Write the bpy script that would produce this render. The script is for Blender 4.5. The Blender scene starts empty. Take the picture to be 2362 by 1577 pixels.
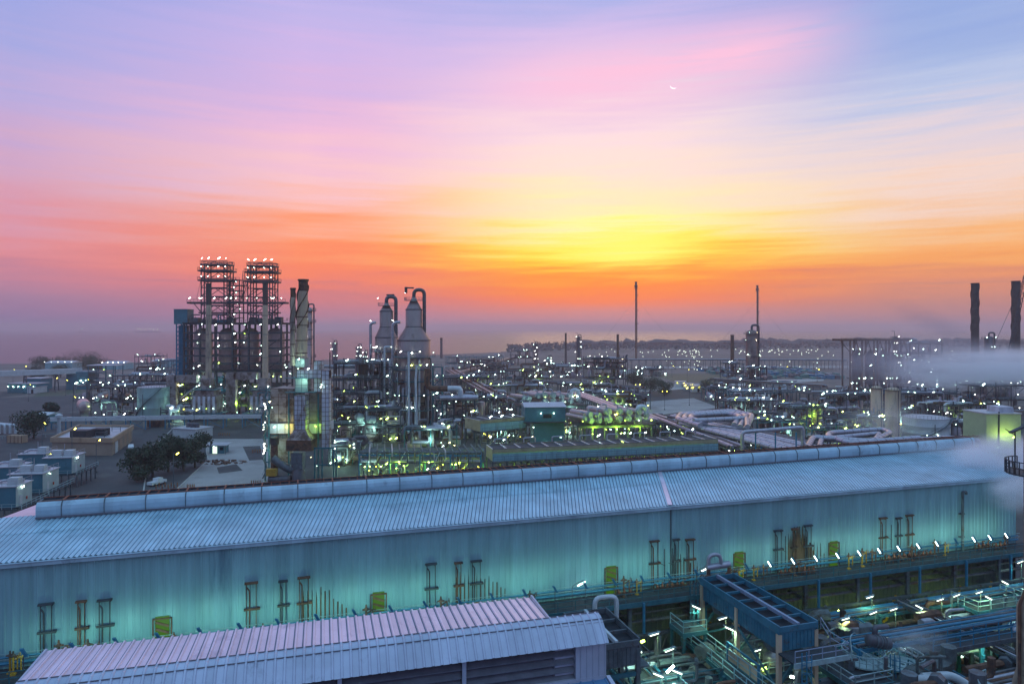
import bpy, math, random
from mathutils import Vector, Matrix
R = math.radians
sc = bpy.context.scene
col = sc.collection
# ---------------------------------------------------------------- camera
FPX, CX, YH, H = 1574.67, 1181.0, 757.0, 40.0      # photo pixels: focal length, centre column, horizon row; camera height in metres
cd = bpy.data.cameras.new('camera'); cam = bpy.data.objects.new('camera', cd); col.objects.link(cam)
cam.location = (0, 0, H); cam.rotation_euler = (R(90), 0, 0)
cd.sensor_width = 36; cd.lens = 24; cd.shift_y = -31.5/2362; cd.clip_start = .5; cd.clip_end = 60000
sc.camera = cam
# ---------------------------------------------------------------- view
sc.view_settings.view_transform = 'Standard'; sc.view_settings.look = 'None'
sc.view_settings.exposure = 0.0; sc.view_settings.gamma = 1.0; sc.view_settings.use_curve_mapping = False
sc.cycles.use_denoising = True
sc.cycles.max_bounces = 16; sc.cycles.diffuse_bounces = 2; sc.cycles.glossy_bounces = 3; sc.cycles.transparent_max_bounces = 8
sc.cycles.volume_bounces = 14; sc.cycles.sample_clamp_indirect = 3.0; sc.cycles.sample_clamp_direct = 0
sc.cycles.volume_step_rate = 2.0; sc.cycles.volume_max_steps = 128
sc.cycles.caustics_reflective = False; sc.cycles.caustics_refractive = False
# ---------------------------------------------------------------- dusk sky
SUN_AZ, SUN_EL = R(9.0), R(7.0)
def lin(c):
    return tuple(((v/255)/12.92 if v <= 10 else (((v/255)+.055)/1.055)**2.4) for v in c) + (1.0,)
W = bpy.data.worlds.new('World'); sc.world = W; W.use_nodes = True
nt = W.node_tree; N = nt.nodes; L = nt.links; N.clear()
def nd(t, **k):
    n = N.new(t)
    for a, b in k.items(): setattr(n, a, b)
    return n
def mth(op, a, b=None, c=None, clamp=False):
    n = nd('ShaderNodeMath', operation=op, use_clamp=clamp)
    for i, v in enumerate((a, b, c)):
        if v is None: continue
        if isinstance(v, (int, float)): n.inputs[i].default_value = v
        else: L.new(v, n.inputs[i])
    return n.outputs[0]
def mixc(f, a, b, t='MIX'):
    n = nd('ShaderNodeMix', data_type='RGBA', blend_type=t)
    for i, v in ((0, f), (6, a), (7, b)):
        if isinstance(v, (int, float)): n.inputs[i].default_value = v
        elif isinstance(v, tuple): n.inputs[i].default_value = v
        else: L.new(v, n.inputs[i])
    return n.outputs[2]
def mapr(v, a, b, c=0.0, d=1.0, t='SMOOTHSTEP'):
    n = nd('ShaderNodeMapRange', interpolation_type=t)
    L.new(v, n.inputs[0])
    for i, x in enumerate((a, b, c, d)): n.inputs[i+1].default_value = x
    return n.outputs[0]
tc = nd('ShaderNodeTexCoord'); sp = nd('ShaderNodeSeparateXYZ'); L.new(tc.outputs['Generated'], sp.inputs[0])
dx, dy, dz = sp.outputs
hor = mth('SQRT', mth('ADD', mth('MULTIPLY', dx, dx), mth('MULTIPLY', dy, dy)))
te = mth('DIVIDE', dz, mth('MAXIMUM', hor, .001))           # tangent of the elevation
az = mth('ARCTAN2', dx, dy)                                  # 0 straight ahead, + to the right
# long streaks of thin cloud: noise on (azimuth, elevation), stretched sideways and a little slanted
cb = nd('ShaderNodeCombineXYZ'); L.new(mth('MULTIPLY', az, 1.7), cb.inputs[0])
L.new(mth('ADD', mth('MULTIPLY', te, 17.0), mth('MULTIPLY', az, -.7)), cb.inputs[1])
n1 = nd('ShaderNodeTexNoise'); n1.inputs['Scale'].default_value = 1.6; n1.inputs['Detail'].default_value = 7; n1.inputs['Roughness'].default_value = .56
n1.inputs['Distortion'].default_value = .35
L.new(cb.outputs[0], n1.inputs['Vector'])
cb2 = nd('ShaderNodeCombineXYZ'); L.new(mth('MULTIPLY', az, 2.6), cb2.inputs[0])
L.new(mth('ADD', mth('MULTIPLY', te, 75.0), mth('MULTIPLY', az, 1.2)), cb2.inputs[1])
n2 = nd('ShaderNodeTexNoise'); n2.inputs['Scale'].default_value = 1.0; n2.inputs['Detail'].default_value = 5; n2.inputs['Roughness'].default_value = .6
L.new(cb2.outputs[0], n2.inputs['Vector'])
wob = mth('ADD', mth('MULTIPLY', mth('SUBTRACT', n1.outputs[0], .5), .11), mth('MULTIPLY', mth('SUBTRACT', n2.outputs[0],   .5), .078))
amp = mth('ADD', .15, mapr(te, .02, .10, 0, 1))
amp = mth('MULTIPLY', amp, mapr(te, .62, .35, 0, 1))
tw = mth('ADD', te, mth('MULTIPLY', wob, amp))
s = mth('MULTIPLY', tw, 1/0.7, clamp=True)
def ramp(stops):
    r = nd('ShaderNodeValToRGB'); L.new(s, r.inputs[0]); e = r.color_ramp.elements
    stops = [(t/0.7, c) for t, c in stops]
    e[0].position = stops[0][0]; e[0].color = lin(stops[0][1]); e[1].position = stops[-1][0]; e[1].color = lin(stops[-1][1])
    for p, c in stops[1:-1]:
        k = e.new(p); k.color = lin(c)
    return r.outputs[0]
ZEN = (132, 190, 236)
rB = ramp([(0, (126, 104, 152)), (.012, (138, 110, 152)), (.038, (164, 122, 152)), (.058, (190, 126, 148)), (.08, (208, 130, 142)), (.106, (220, 138, 146)), (.132, (216, 146, 162)),
           (.184, (206, 158, 186)), (.237, (190, 156, 200)), (.289, (172, 158, 212)), (.341, (154, 156, 216)), (.394, (138, 152, 218)), (.55, (96, 130, 208)), (.7, ZEN)])
rM = ramp([(0, (165, 120, 152)), (.043, (212, 118, 118)), (.067, (238, 124, 98)), (.091, (250, 130, 86)), (.121, (252, 146, 96)), (.151, (250, 164, 130)),
           (.18, (248, 180, 166)), (.211, (244, 190, 196)), (.271, (232, 178, 210)), (.331, (208, 170, 218)), (.39, (196, 170, 224)), (.45, (178, 168, 226)), (.6, (108, 136, 212)), (.7, ZEN)])
rA = ramp([(0, (196, 126, 140)), (.022, (214, 124, 120)), (.040, (250, 116, 52)), (.058, (255, 128, 4)), (.080, (255, 158, 0)), (.100, (255, 204, 8)), (.118, (255, 232, 70)),
           (.145, (255, 242, 158)), (.180, (255, 231, 178)), (.225, (253, 222, 200)), (.289, (246, 214, 218)), (.3525, (228, 194, 222)), (.42, (200, 178, 226)), (.49, (150, 164, 224)), (.6, (100, 140, 214)), (.7, ZEN)])
rC = ramp([(0, (166, 122, 136)), (.037, (196, 130, 116)), (.057, (226, 140, 98)), (.078, (244, 160, 86)), (.103, (247, 174, 106)), (.129, (243, 186, 134)),
           (.18, (238, 208, 196)), (.231, (216, 202, 212)), (.282, (172, 188, 222)), (.333, (145, 170, 218)), (.384, (132, 160, 216)), (.55, (88, 130, 206)), (.7, ZEN)])
rD = ramp([(0, (112, 100, 134)), (.1, (112, 108, 152)), (.3, (104, 126, 186)), (.7, ZEN)])
c = mixc(mapr(az, R(-36), R(-17), t='LINEAR'), rB, rM)
c = mixc(mapr(az, R(-15), R(6)), c, rA)
c = mixc(mapr(az, R(9), R(33)), c, rC)
c = mixc(mapr(az, R(50), R(112)), c, rD)
c = mixc(mapr(az, R(-48), R(-112)), c, rD)
# yellow core over the sunken sun
g1 = mth('DIVIDE', mth('SUBTRACT', az, R(9.8)), .085); g2 = mth('DIVIDE', mth('SUBTRACT', tw, .112), .026)
core = mth('EXPONENT', mth('MULTIPLY', mth('ADD', mth('MULTIPLY', g1, g1), mth('MULTIPLY', g2, g2)), -1.0))
c = mixc(mth('MULTIPLY', core, .7), c, lin((255, 251, 112)))
# pink cloud bank high on the right
l0 = mth('ADD', .362, mth('MULTIPLY', mth('SUBTRACT', az, .08), .075))
b1 = mth('DIVIDE', mth('SUBTRACT', te, l0), .044); b1 = mth('EXPONENT', mth('MULTIPLY', mth('MULTIPLY', b1, b1), -1.0))
bw = mth('MULTIPLY', mapr(az, -.15, .12), mapr(az, .52, .30))
b1 = mth('MULTIPLY', mth('MULTIPLY', b1, bw), mapr(mth('ADD', mth('MULTIPLY', n1.outputs[0], .6), mth('MULTIPLY', n2.outputs[0], .4)), .30, .55))
c = mixc(mth('MULTIPLY', b1, .95), c, lin((246, 186, 214)))
c = mixc(mth('MULTIPLY', mapr(te, .13, .26), .10), c, lin((244, 226, 230)))
below = mapr(te, -.02, 0.0)
c = mixc(below, lin((70, 62, 84)), c)
nish = nd('ShaderNodeTexSky', sky_type='NISHITA'); nish.sun_disc = False; nish.sun_elevation = SUN_EL; nish.sun_rotation = SUN_AZ
add = mixc(.0012, c, nish.outputs[0], 'ADD')
bg = nd('ShaderNodeBackground'); L.new(add, bg.inputs[0]); bg.inputs[1].default_value = 1.1
wo = nd('ShaderNodeOutputWorld'); L.new(bg.outputs[0], wo.inputs[0])
W.cycles.sampling_method = 'MANUAL'; W.cycles.sample_map_resolution = 512
# ---------------------------------------------------------------- low sun behind the cloud
sd = bpy.data.lights.new('sun', 'SUN'); sd.energy = .10; sd.angle = R(18); sd.color = (1, .52, .26)
sun = bpy.data.objects.new('sun', sd); col.objects.link(sun)
sun.rotation_euler = Vector((math.sin(SUN_AZ)*math.cos(SUN_EL), math.cos(SUN_AZ)*math.cos(SUN_EL), math.sin(SUN_EL))).to_track_quat('Z', 'Y').to_euler()
# ================================================================ helpers
rnd = random.Random(7)
MB_NT = None
MATS = {}
def mat(name, c, rough=.6, metal=0.0, var=.25, scale=.6, c2=None, c2amt=.5, c2scale=.35, stretch=(1, 1, 1), spec=.5, sheet=None):
    """principled material, colour mottled by noise in world metres; c2 = rust / dirt patches with their own shape"""
    m = bpy.data.materials.new(name); m.use_nodes = True; t = m.node_tree; b = t.nodes['Principled BSDF']
    b.inputs['Roughness'].default_value = rough; b.inputs['Metallic'].default_value = metal; b.inputs['Specular IOR Level'].default_value = spec
    g = t.nodes.new('ShaderNodeNewGeometry'); mp = t.nodes.new('ShaderNodeMapping'); mp.inputs['Scale'].default_value = stretch
    t.links.new(g.outputs['Position'], mp.inputs[0])
    n = t.nodes.new('ShaderNodeTexNoise'); n.inputs['Scale'].default_value = scale; n.inputs['Detail'].default_value = 5; n.inputs['Roughness'].default_value = .65
    t.links.new(mp.outputs[0], n.inputs['Vector'])
    mx = t.nodes.new('ShaderNodeMix'); mx.data_type = 'RGBA'
    mr = t.nodes.new('ShaderNodeMapRange'); mr.inputs[1].default_value = .3; mr.inputs[2].default_value = .7; t.links.new(n.outputs[0], mr.inputs[0]); t.links.new(mr.outputs[0], mx.inputs[0])
    mx.inputs[6].default_value = tuple(v*(1-var) for v in c) + (1,); mx.inputs[7].default_value = tuple(min(1, v*(1+var)) for v in c) + (1,)
    out = mx.outputs[2]
    if c2:
        n2 = t.nodes.new('ShaderNodeTexNoise'); n2.inputs['Scale'].default_value = c2scale; n2.inputs['Detail'].default_value = 8; n2.inputs['Roughness'].default_value = .7
        t.links.new(mp.outputs[0], n2.inputs['Vector'])
        m2 = t.nodes.new('ShaderNodeMapRange'); m2.inputs[1].default_value = 1-c2amt-.06; m2.inputs[2].default_value = 1-c2amt+.06; t.links.new(n2.outputs[0], m2.inputs[0])
        x2 = t.nodes.new('ShaderNodeMix'); x2.data_type = 'RGBA'; t.links.new(m2.outputs[0], x2.inputs[0]); t.links.new(out, x2.inputs[6]); x2.inputs[7].default_value = tuple(c2) + (1,)
        out = x2.outputs[2]
    if sheet:                                                     # single sheets differ a little from their neighbours
        tc_ = t.nodes.new('ShaderNodeTexCoord'); sx_ = t.nodes.new('ShaderNodeSeparateXYZ'); t.links.new(tc_.outputs['Object'], sx_.inputs[0])
        d_ = t.nodes.new('ShaderNodeMath'); d_.operation = 'DIVIDE'; t.links.new(sx_.outputs[0], d_.inputs[0]); d_.inputs[1].default_value = sheet
        fl_ = t.nodes.new('ShaderNodeMath'); fl_.operation = 'FLOOR'; t.links.new(d_.outputs[0], fl_.inputs[0]); wn = t.nodes.new('ShaderNodeTexWhiteNoise'); wn.noise_dimensions = '1D'; t.links.new(fl_.outputs[0], wn.inputs['W'])
        mr_ = t.nodes.new('ShaderNodeMapRange'); t.links.new(wn.outputs['Value'], mr_.inputs[0]); mr_.inputs[3].default_value = .91; mr_.inputs[4].default_value = 1.06
        x3 = t.nodes.new('ShaderNodeMix'); x3.data_type = 'RGBA'; x3.blend_type = 'MULTIPLY'; x3.inputs[0].default_value = 1; t.links.new(out, x3.inputs[6]); t.links.new(mr_.outputs[0], x3.inputs[7]); out = x3.outputs[2]
    t.links.new(out, b.inputs['Base Color'])
    MATS[name] = m
    return m
def emit(name, c, s):
    m = bpy.data.materials.new(name); m.use_nodes = True; b = m.node_tree.nodes['Principled BSDF']
    b.inputs['Base Color'].default_value = (.1, .1, .1, 1); b.inputs['Emission Color'].default_value = tuple(c) + (1,); b.inputs['Emission Strength'].default_value = s
    MATS[name] = m
    return m
mat('steel', (.125, .145, .165), .55, .3, .35, 1.2, (.10, .06, .045), .40, .8)
mat('dark_steel', (.065, .075, .09), .6, .2, .4, 1.0, (.07, .045, .035), .42, .7)
mat('teal_steel', (.045, .16, .20), .5, .1, .3, 1.0, (.09, .07, .05), .36, .9)
mat('blue_paint', (.035, .20, .33), .45, 0, .22, 1.4, (.10, .08, .07), .30, 1.1)
mat('pale_rail', (.34, .46, .48), .5, .1, .2, 2)
mat('grating', (.045, .052, .062), .8, .2, .3, 3)
mat('pipe_alu', (.44, .42, .48), .36, .55, .22, 1.5, (.24, .20, .19), .32, .9)
mat('pipe_dark', (.13, .125, .14), .5, .3, .35, 1.3, (.12, .07, .05), .42, .8)
mat('pipe_white', (.55, .58, .62), .4, .1, .15, 1)
mat('vessel_alu', (.50, .37, .36), .36, .42, .16, .5, (.25, .20, .19), .36, .25, (1, 1, .25))
mat('reactor_clad', (.33, .25, .245), .38, .35, .16, .5, (.19, .14, .13), .38, .25, (1, 1, .25))
mat('column_clad', (.22, .165, .15), .42, .3, .2, .5, (.12, .08, .07), .40, .3, (1, 1, .25))
mat('vessel_dark', (.12, .115, .135), .5, .4, .25, .5, (.10, .065, .05), .42, .3, (1, 1, .2))
mat('vessel_paint', (.34, .38, .38), .45, 0, .15, .4, (.26, .20, .16), .33, .3, (1, 1, .2))
mat('rust', (.17, .085, .055), .85, .1, .45, 1.3, (.07, .05, .045), .45, .7)
mat('rust_red', (.26, .09, .055), .8, .1, .35, 2)
mat('stack_concrete', (.60, .44, .31), .8, 0, .2, .3, (.24, .19, .16), .42, .2, (1, 1, .15))
mat('stack_black', (.085, .065, .06), .8, 0, .35, .5)
mat('duct_panel', (.58, .57, .64), .5, .1, .25, .35, (.21, .14, .11), .40, .3, (1, 1, .5))
mat('furnace_panel', (.36, .29, .28), .6, .1, .35, .3, (.14, .085, .06), .46, .35)
mat('concrete', (.34, .32, .31), .85, 0, .18, .08, (.24, .22, .21), .42, .05)
mat('plant_floor', (.055, .052, .052), .85, 0, .3, .15, (.085, .08, .075), .40, .08)
mat('asphalt', (.062, .060, .064), .85, 0, .25, .12, (.10, .095, .09), .40, .06)
mat('sand', (.19, .15, .135), .95, 0, .22, .02, (.12, .10, .09), .45, .012)
mat('kerb_concrete', (.4, .38, .36), .85, 0, .15, .5)
mat('road_paint', (.6, .58, .5), .7, 0, .2, 1)
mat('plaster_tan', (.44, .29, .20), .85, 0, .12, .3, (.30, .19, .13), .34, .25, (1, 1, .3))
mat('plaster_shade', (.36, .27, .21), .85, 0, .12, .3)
mat('white_panel', (.58, .60, .62), .55, .1, .12, .4, (.40, .38, .36), .34, .4)
mat('cabin_teal', (.065, .20, .255), .55, .1, .15, .5, (.05, .14, .18), .38, .3)
mat('cabin_side', (.42, .50, .50), .55, .1, .12, .6)
mat('tank_green', (.30, .44, .42), .5, .05, .12, .3, (.26, .32, .29), .36, .2, (1, 1, .2))
mat('tank_white', (.55, .58, .62), .45, .05, .10, .3, (.42, .42, .42), .33, .2, (1, 1, .2))
mat('yellow_paint', (.46, .25, .03), .5, 0, .25, 1.5, (.25, .14, .05), .36, 1)
mat('red_paint', (.45, .05, .035), .5, 0, .2, 2)
mat('foliage', (.040, .055, .030), .7, 0, .6, .5)
mat('foliage_b', (.062, .075, .040), .7, 0, .5, .6)
mat('bark', (.09, .065, .05), .9, 0, .3, 2)
mat('glass', (.02, .03, .04), .08, 0, .1, 1)
mat('rubber', (.02, .02, .02), .8, 0, .2, 1)
mat('car_white', (.72, .74, .76), .25, .1, .05, 1)
mat('trim_dark', (.03, .03, .035), .6, 0, .2, 1)
mat('far_land', (.10, .095, .10), .9, 0, .4, .02)
mat('roof_pale', (.50, .48, .52), .5, .2, .15, .3, (.36, .33, .34), .36, .2)
mat('roof_green', (.10, .26, .24), .6, .1, .2, .3)
E_CY = emit('lamp_cool', (.72, 1.0, .92), 40)
E_GR = emit('lamp_green', (.72, 1.0, .16), 38)
E_YE = emit('lamp_yellow', (1.0, .86, .10), 32)
E_WA = emit('lamp_warm', (1.0, .80, .45), 30)
E_TU = emit('tube_light', (.80, 1.0, .90), 9)
E_WH = emit('lamp_white', (1.0, 1.0, .95), 14)

class MB:
    def __init__(s): s.v = []; s.f = []
    def add(s, v, f):
        o = len(s.v); s.v += [tuple(p) for p in v]; s.f += [tuple(i+o for i in q) for q in f]
    def box(s, x, y, z, sx, sy, sz, rz=0.0):
        """centre x,y; z = bottom"""
        c, n = math.cos(rz), math.sin(rz); a, b = sx/2, sy/2
        P = [(x+u*c-w*n, y+u*n+w*c) for u, w in ((-a, -b), (a, -b), (a, b), (-a, b))]
        s.add([(p[0], p[1], z) for p in P] + [(p[0], p[1], z+sz) for p in P], [(3, 2, 1, 0), (4, 5, 6, 7), (0, 1, 5, 4), (1, 2, 6, 5), (2, 3, 7, 6), (3, 0, 4, 7)])
    def beam(s, p, q, w, h=None):
        p, q = Vector(p), Vector(q); d = q-p
        if d.length < 1e-6: return
        d.normalize(); up = Vector((0, 0, 1)) if abs(d.z) < .95 else Vector((1, 0, 0))
        a = d.cross(up).normalized()*(w/2); b = a.cross(d).normalized()*((h or w)/2)
        s.add([p-a-b, p+a-b, p+a+b, p-a+b, q-a-b, q+a-b, q+a+b, q-a+b], [(0, 3, 2, 1), (4, 5, 6, 7), (0, 1, 5, 4), (1, 2, 6, 5), (2, 3, 7, 6), (3, 0, 4, 7)])
    def pipe(s, pts, r, n=8, bend=None, cap=True, radii=None):
        P = [Vector(p) for p in pts]
        if bend is None: bend = r*2.5
        if bend and len(P) > 2:
            Q = [P[0]]
            for i in range(1, len(P)-1):
                a, b, c2 = P[i-1], P[i], P[i+1]; u = a-b; w = c2-b
                k = min(bend, u.length*.49, w.length*.49); u.normalize(); w.normalize()
                if abs(u.dot(w)) > .995: Q.append(b); continue
                for j in range(5):
                    t = j/4; Q.append((b+u*k)*(1-t)**2 + b*2*t*(1-t) + (b+w*k)*t*t)
            Q.append(P[-1]); P = Q
        V = []; F = []; pr = None
        for i, p in enumerate(P):
            d = (P[min(i+1, len(P)-1)]-P[max(i-1, 0)])
            if d.length < 1e-9: d = Vector((0, 0, 1))
            d.normalize()
            if pr is None:
                a = d.cross(Vector((0, 0, 1))) if abs(d.z) < .95 else d.cross(Vector((1, 0, 0)))
            else: a = pr - d*pr.dot(d)
            a.normalize(); pr = a; b = d.cross(a); rr = radii[i] if radii and len(radii) == len(P) else r
            V += [p+(a*math.cos(2*math.pi*k/n)+b*math.sin(2*math.pi*k/n))*rr for k in range(n)]
        for i in range(len(P)-1):
            for k in range(n): F.append((i*n+k, i*n+(k+1) % n, (i+1)*n+(k+1) % n, (i+1)*n+k))
        if cap: F.append(tuple(range(n))[::-1]); F.append(tuple((len(P)-1)*n+k for k in range(n)))
        s.add(V, F)
    def bands(s, pts, r, step=3.0, n=12):
        """clamp bands round the straight runs of a lagged pipe"""
        P = [Vector(p) for p in pts]
        for a, b in zip(P, P[1:]):
            d = b-a; l = d.length; d.normalize(); k = r*3.4
            while k < l-r*3: p = a+d*k; s.pipe([p-d*.05, p+d*.05], r*1.05, n, 0); k += step
    def lathe(s, x, y, prof, n=24, cap=True):
        V = []; F = []
        for r, z in prof: V += [(x+r*math.cos(2*math.pi*k/n), y+r*math.sin(2*math.pi*k/n), z) for k in range(n)]
        for i in range(len(prof)-1):
            for k in range(n): F.append((i*n+k, i*n+(k+1) % n, (i+1)*n+(k+1) % n, (i+1)*n+k))
        if cap: F.append(tuple(range(n))[::-1]); F.append(tuple((len(prof)-1)*n+k for k in range(n)))
        s.add(V, F)
    def drum(s, p, q, r, n=16):
        """vessel along p-q with dished ends"""
        p, q = Vector(p), Vector(q); d = (q-p).normalized()
        k = [(-.30, .05), (-.27, .45), (-.16, .80), (0, 1)]
        pts = [p+d*(r*a) for a, b in k] + [q-d*(r*a) for a, b in k[::-1]]
        s.pipe(pts, r, n, 0, True, [r*b for a, b in k] + [r*b for a, b in k[::-1]])
    def prism(s, poly, z0, z1):
        n = len(poly); s.add([(a, b, z0) for a, b in poly] + [(a, b, z1) for a, b in poly], [tuple(range(n))[::-1], tuple(range(n, 2*n))] + [(i, (i+1) % n, n+(i+1) % n, n+i) for i in range(n)])
    def extr(s, prof, p0, p1, across, close=False):
        """sweep a (across, up) profile from p0 to p1"""
        p0, p1, ac = Vector(p0), Vector(p1), Vector(across).normalized(); n = len(prof); Z = Vector((0, 0, 1))
        s.add([p+ac*a+Z*b for p in (p0, p1) for a, b in prof], [(i, (i+1) % n, n+(i+1) % n, n+i) for i in range(n if close else n-1)] + ([tuple(range(n))[::-1], tuple(range(n, 2*n))] if close else []))
    def rail(s, pts, h=1.1, t=.07, step=2.2, mid=True):
        for a, b in zip(pts, pts[1:]):
            a, b = Vector(a), Vector(b); n = max(1, int((b-a).length/step)); Z = Vector((0, 0, h))
            s.beam(a+Z, b+Z, t)
            if mid: s.beam(a+Z*.52, b+Z*.52, t*.8)
            for i in range(n+1): p = a.lerp(b, i/n); s.beam(p, p+Z, t)
    def build(s, name, m, parent=None, smooth=False, loc=None, mode=None):
        me = bpy.data.meshes.new(name); me.from_pydata(s.v, [], s.f); me.update()
        if smooth: me.shade_smooth(); me.set_sharp_from_angle(angle=.7)
        me.materials.append(MATS[m] if isinstance(m, str) else m)
        o = bpy.data.objects.new(name, me); col.objects.link(o)
        if parent is not None: o.parent = parent
        if loc is not None: o.location = loc
        return o
def tag(o, label=None, cat=None, group=None, kind=None):
    if label: o['label'] = label
    if cat: o['category'] = cat
    if group: o['group'] = group
    if kind: o['kind'] = kind
    return o
def thing(name, label, cat, loc=(0, 0, 0), rz=0.0, group=None):
    o = bpy.data.objects.new(name, None); col.objects.link(o); o.location = loc; o.rotation_euler = (0, 0, rz); o.empty_display_size = .5
    return tag(o, label, cat, group)
def copy_tree(o, parent=None):
    c2 = o.copy(); col.objects.link(c2)
    if parent is not None: c2.parent = parent
    for ch in list(o.children): copy_tree(ch, c2)
    return c2
def gp(px, py, z=0.0):
    """ground point (or point of height z) seen at a photo pixel"""
    Y = (H-z)*FPX/(py-YH); return ((px-CX)/FPX*Y, Y)
def pt(px, py, Y):
    return ((px-CX)/FPX*Y, Y, H-(py-YH)/FPX*Y)
def hz(py, Y): return H-(py-YH)/FPX*Y
def wx(px, Y): return (px-CX)/FPX*Y
def z1(x, y): return (350+x*.3634, 560+y*.3634)
def z2(x, y): return (x*.298, 780+y*.298)
def z3(x, y): return (1000+x*.298, 720+y*.298)
def z4(x, y): return (1600+x*.3244, 600+y*.3244)
# ---- lamps: a part of the thing that carries them; meshes shared
def _lampmesh(m, w, h, t):
    b = MB(); b.beam((-w/2, 0, -t), (w/2, 0, t), h); me = b.build('lamp', m).data; bpy.data.objects.remove(bpy.data.objects['lamp']); return me
LM = {}
for k, m in (('c', E_CY), ('g', E_GR), ('y', E_YE), ('w', E_WA), ('h', E_WH)):
    e_ = m.node_tree.nodes['Principled BSDF'].inputs['Emission Color'].default_value; c_ = tuple(e_)[:3]
    dim = emit(m.name+'_dim', (c_[0]*.9, c_[1], c_[2]*.86), 9); mid_ = emit(m.name+'_half', c_, 19)
    LM[k] = [_lampmesh(m, .48, .15, .14), _lampmesh(mid_, .30, .18, -.05), _lampmesh(m, .70, .13, .24), _lampmesh(dim, .42, .2, .1), _lampmesh(dim, .3, .3, .0), _lampmesh(mid_, .5, .16, .18), _lampmesh(dim, .6, .14, -.2)]
def glow(parent, x, y, z, c, e):
    ld = bpy.data.lights.new('lamp_light', 'POINT'); ld.color = c; ld.energy = e; ld.shadow_soft_size = .3; o = bpy.data.objects.new('lamp_light', ld); col.objects.link(o); o.parent = parent; o.location = (x, y, z); return o
GRN, CYN, YEL = (.50, 1.0, .06), (.50, 1.0, .80), (1.0, .80, .10)
def lamp(parent, x, y, z, k='c', s=1.0):
    o = bpy.data.objects.new('lamp', rnd.choice(LM[k])); col.objects.link(o); o.parent = parent; o.location = (x, y, z); s *= rnd.uniform(.7, 1.15); o.scale = (s, s, s); o.rotation_euler = (0, 0, rnd.uniform(-.5, .5))
    return o
# ================================================================ the setting
def sheet(name, pts, z, m, thick=.0):
    b = MB(); n = len(pts)
    if thick: b.prism(pts, z-thick, z)
    else: b.add([(p[0], p[1], z) for p in pts], [tuple(range(n))])
    return tag(b.build(name, m), kind='structure')
sea = bpy.data.materials.new('sea_water'); sea.use_nodes = True; t = sea.node_tree; b = t.nodes['Principled BSDF']
b.inputs['Base Color'].default_value = (.035, .045, .07, 1); b.inputs['Roughness'].default_value = .32; b.inputs['IOR'].default_value = 1.33
g = t.nodes.new('ShaderNodeNewGeometry'); mp = t.nodes.new('ShaderNodeMapping'); mp.inputs['Scale'].default_value = (.02, .08, 1); t.links.new(g.outputs['Position'], mp.inputs[0])
n = t.nodes.new('ShaderNodeTexNoise'); n.inputs['Detail'].default_value = 6; n.inputs['Scale'].default_value = 1; t.links.new(mp.outputs[0], n.inputs['Vector'])
bp = t.nodes.new('ShaderNodeBump'); bp.inputs['Strength'].default_value = .25; bp.inputs['Distance'].default_value = 2; t.links.new(n.outputs[0], bp.inputs['Height']); t.links.new(bp.outputs[0], b.inputs['Normal'])
MATS['sea'] = sea
sheet('sea', [(-14000, 500), (14000, 500), (14000, 15000), (-14000, 15000)], -1.6, 'sea')
shore = [(-3000, 690), (-1100, 745), (-760, 770), (-560, 778), (-420, 800), (-260, 850), (-170, 930), (-100, 1040), (-30, 1130), (20, 1230), (60, 1330), (110, 1420), (240, 1500), (420, 1640), (800, 1800), (1300, 2050), (2400, 2500), (4000, 3300)]
sh = []
for a, b2 in zip(shore, shore[1:]):
    for i in range(6):
        k = i/6; sh.append((a[0]+(b2[0]-a[0])*k+rnd.uniform(-9, 9), a[1]+(b2[1]-a[1])*k+rnd.uniform(-9, 9)))
land = MB(); land.prism([(-3000, -600), (4000, -600)] + [(3990, 3300)] + sh[::-1], -3, 0)
tag(land.build('ground', 'sand'), kind='structure')
def gpoly(*px): return [gp(*p) for p in px]
sheet('plant_paving', [(-130, 40), (240, 40), (260, 460), (-60, 470), (-150, 330)], .012, 'plant_floor')
# dark roads and yards on the left
sheet('yard_asphalt', gpoly((-60, 1180), (620, 1140), (610, 1062), (330, 1010), (330, 905), (-60, 920)), .022, 'asphalt')
sheet('apron', gpoly((395, 1140), (640, 1128), (640, 1012), (470, 1012), (480, 1060)), .034, 'concrete')
sheet('service_road', gpoly((120, 1190), (330, 1140), (345, 1040), (402, 985), (352, 985), (296, 1040), (190, 1120)), .030, 'asphalt')
sheet('coast_road', gpoly((-100, 930), (330, 876), (330, 870), (-100, 914)), .02, 'asphalt')
sheet('verge', gpoly((90, 905), (185, 898), (190, 905), (60, 925)), .02, 'foliage_b')
sheet('far_field', gpoly((1500, 862), (1690, 862), (1690, 880), (1560, 882)), .02, 'foliage_b')
sheet('right_road', gpoly((1450, 905), (1900, 878), (1900, 872), (1480, 890)), .03, 'kerb_concrete')
sheet('sandy_track', gpoly((1480, 850), (2350, 846), (2350, 842), (1480, 845)), .02, 'concrete')
sheet('lamp_pad', gpoly((1475, 962), (1660, 940), (1600, 918), (1490, 926)), .03, 'concrete')
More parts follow.
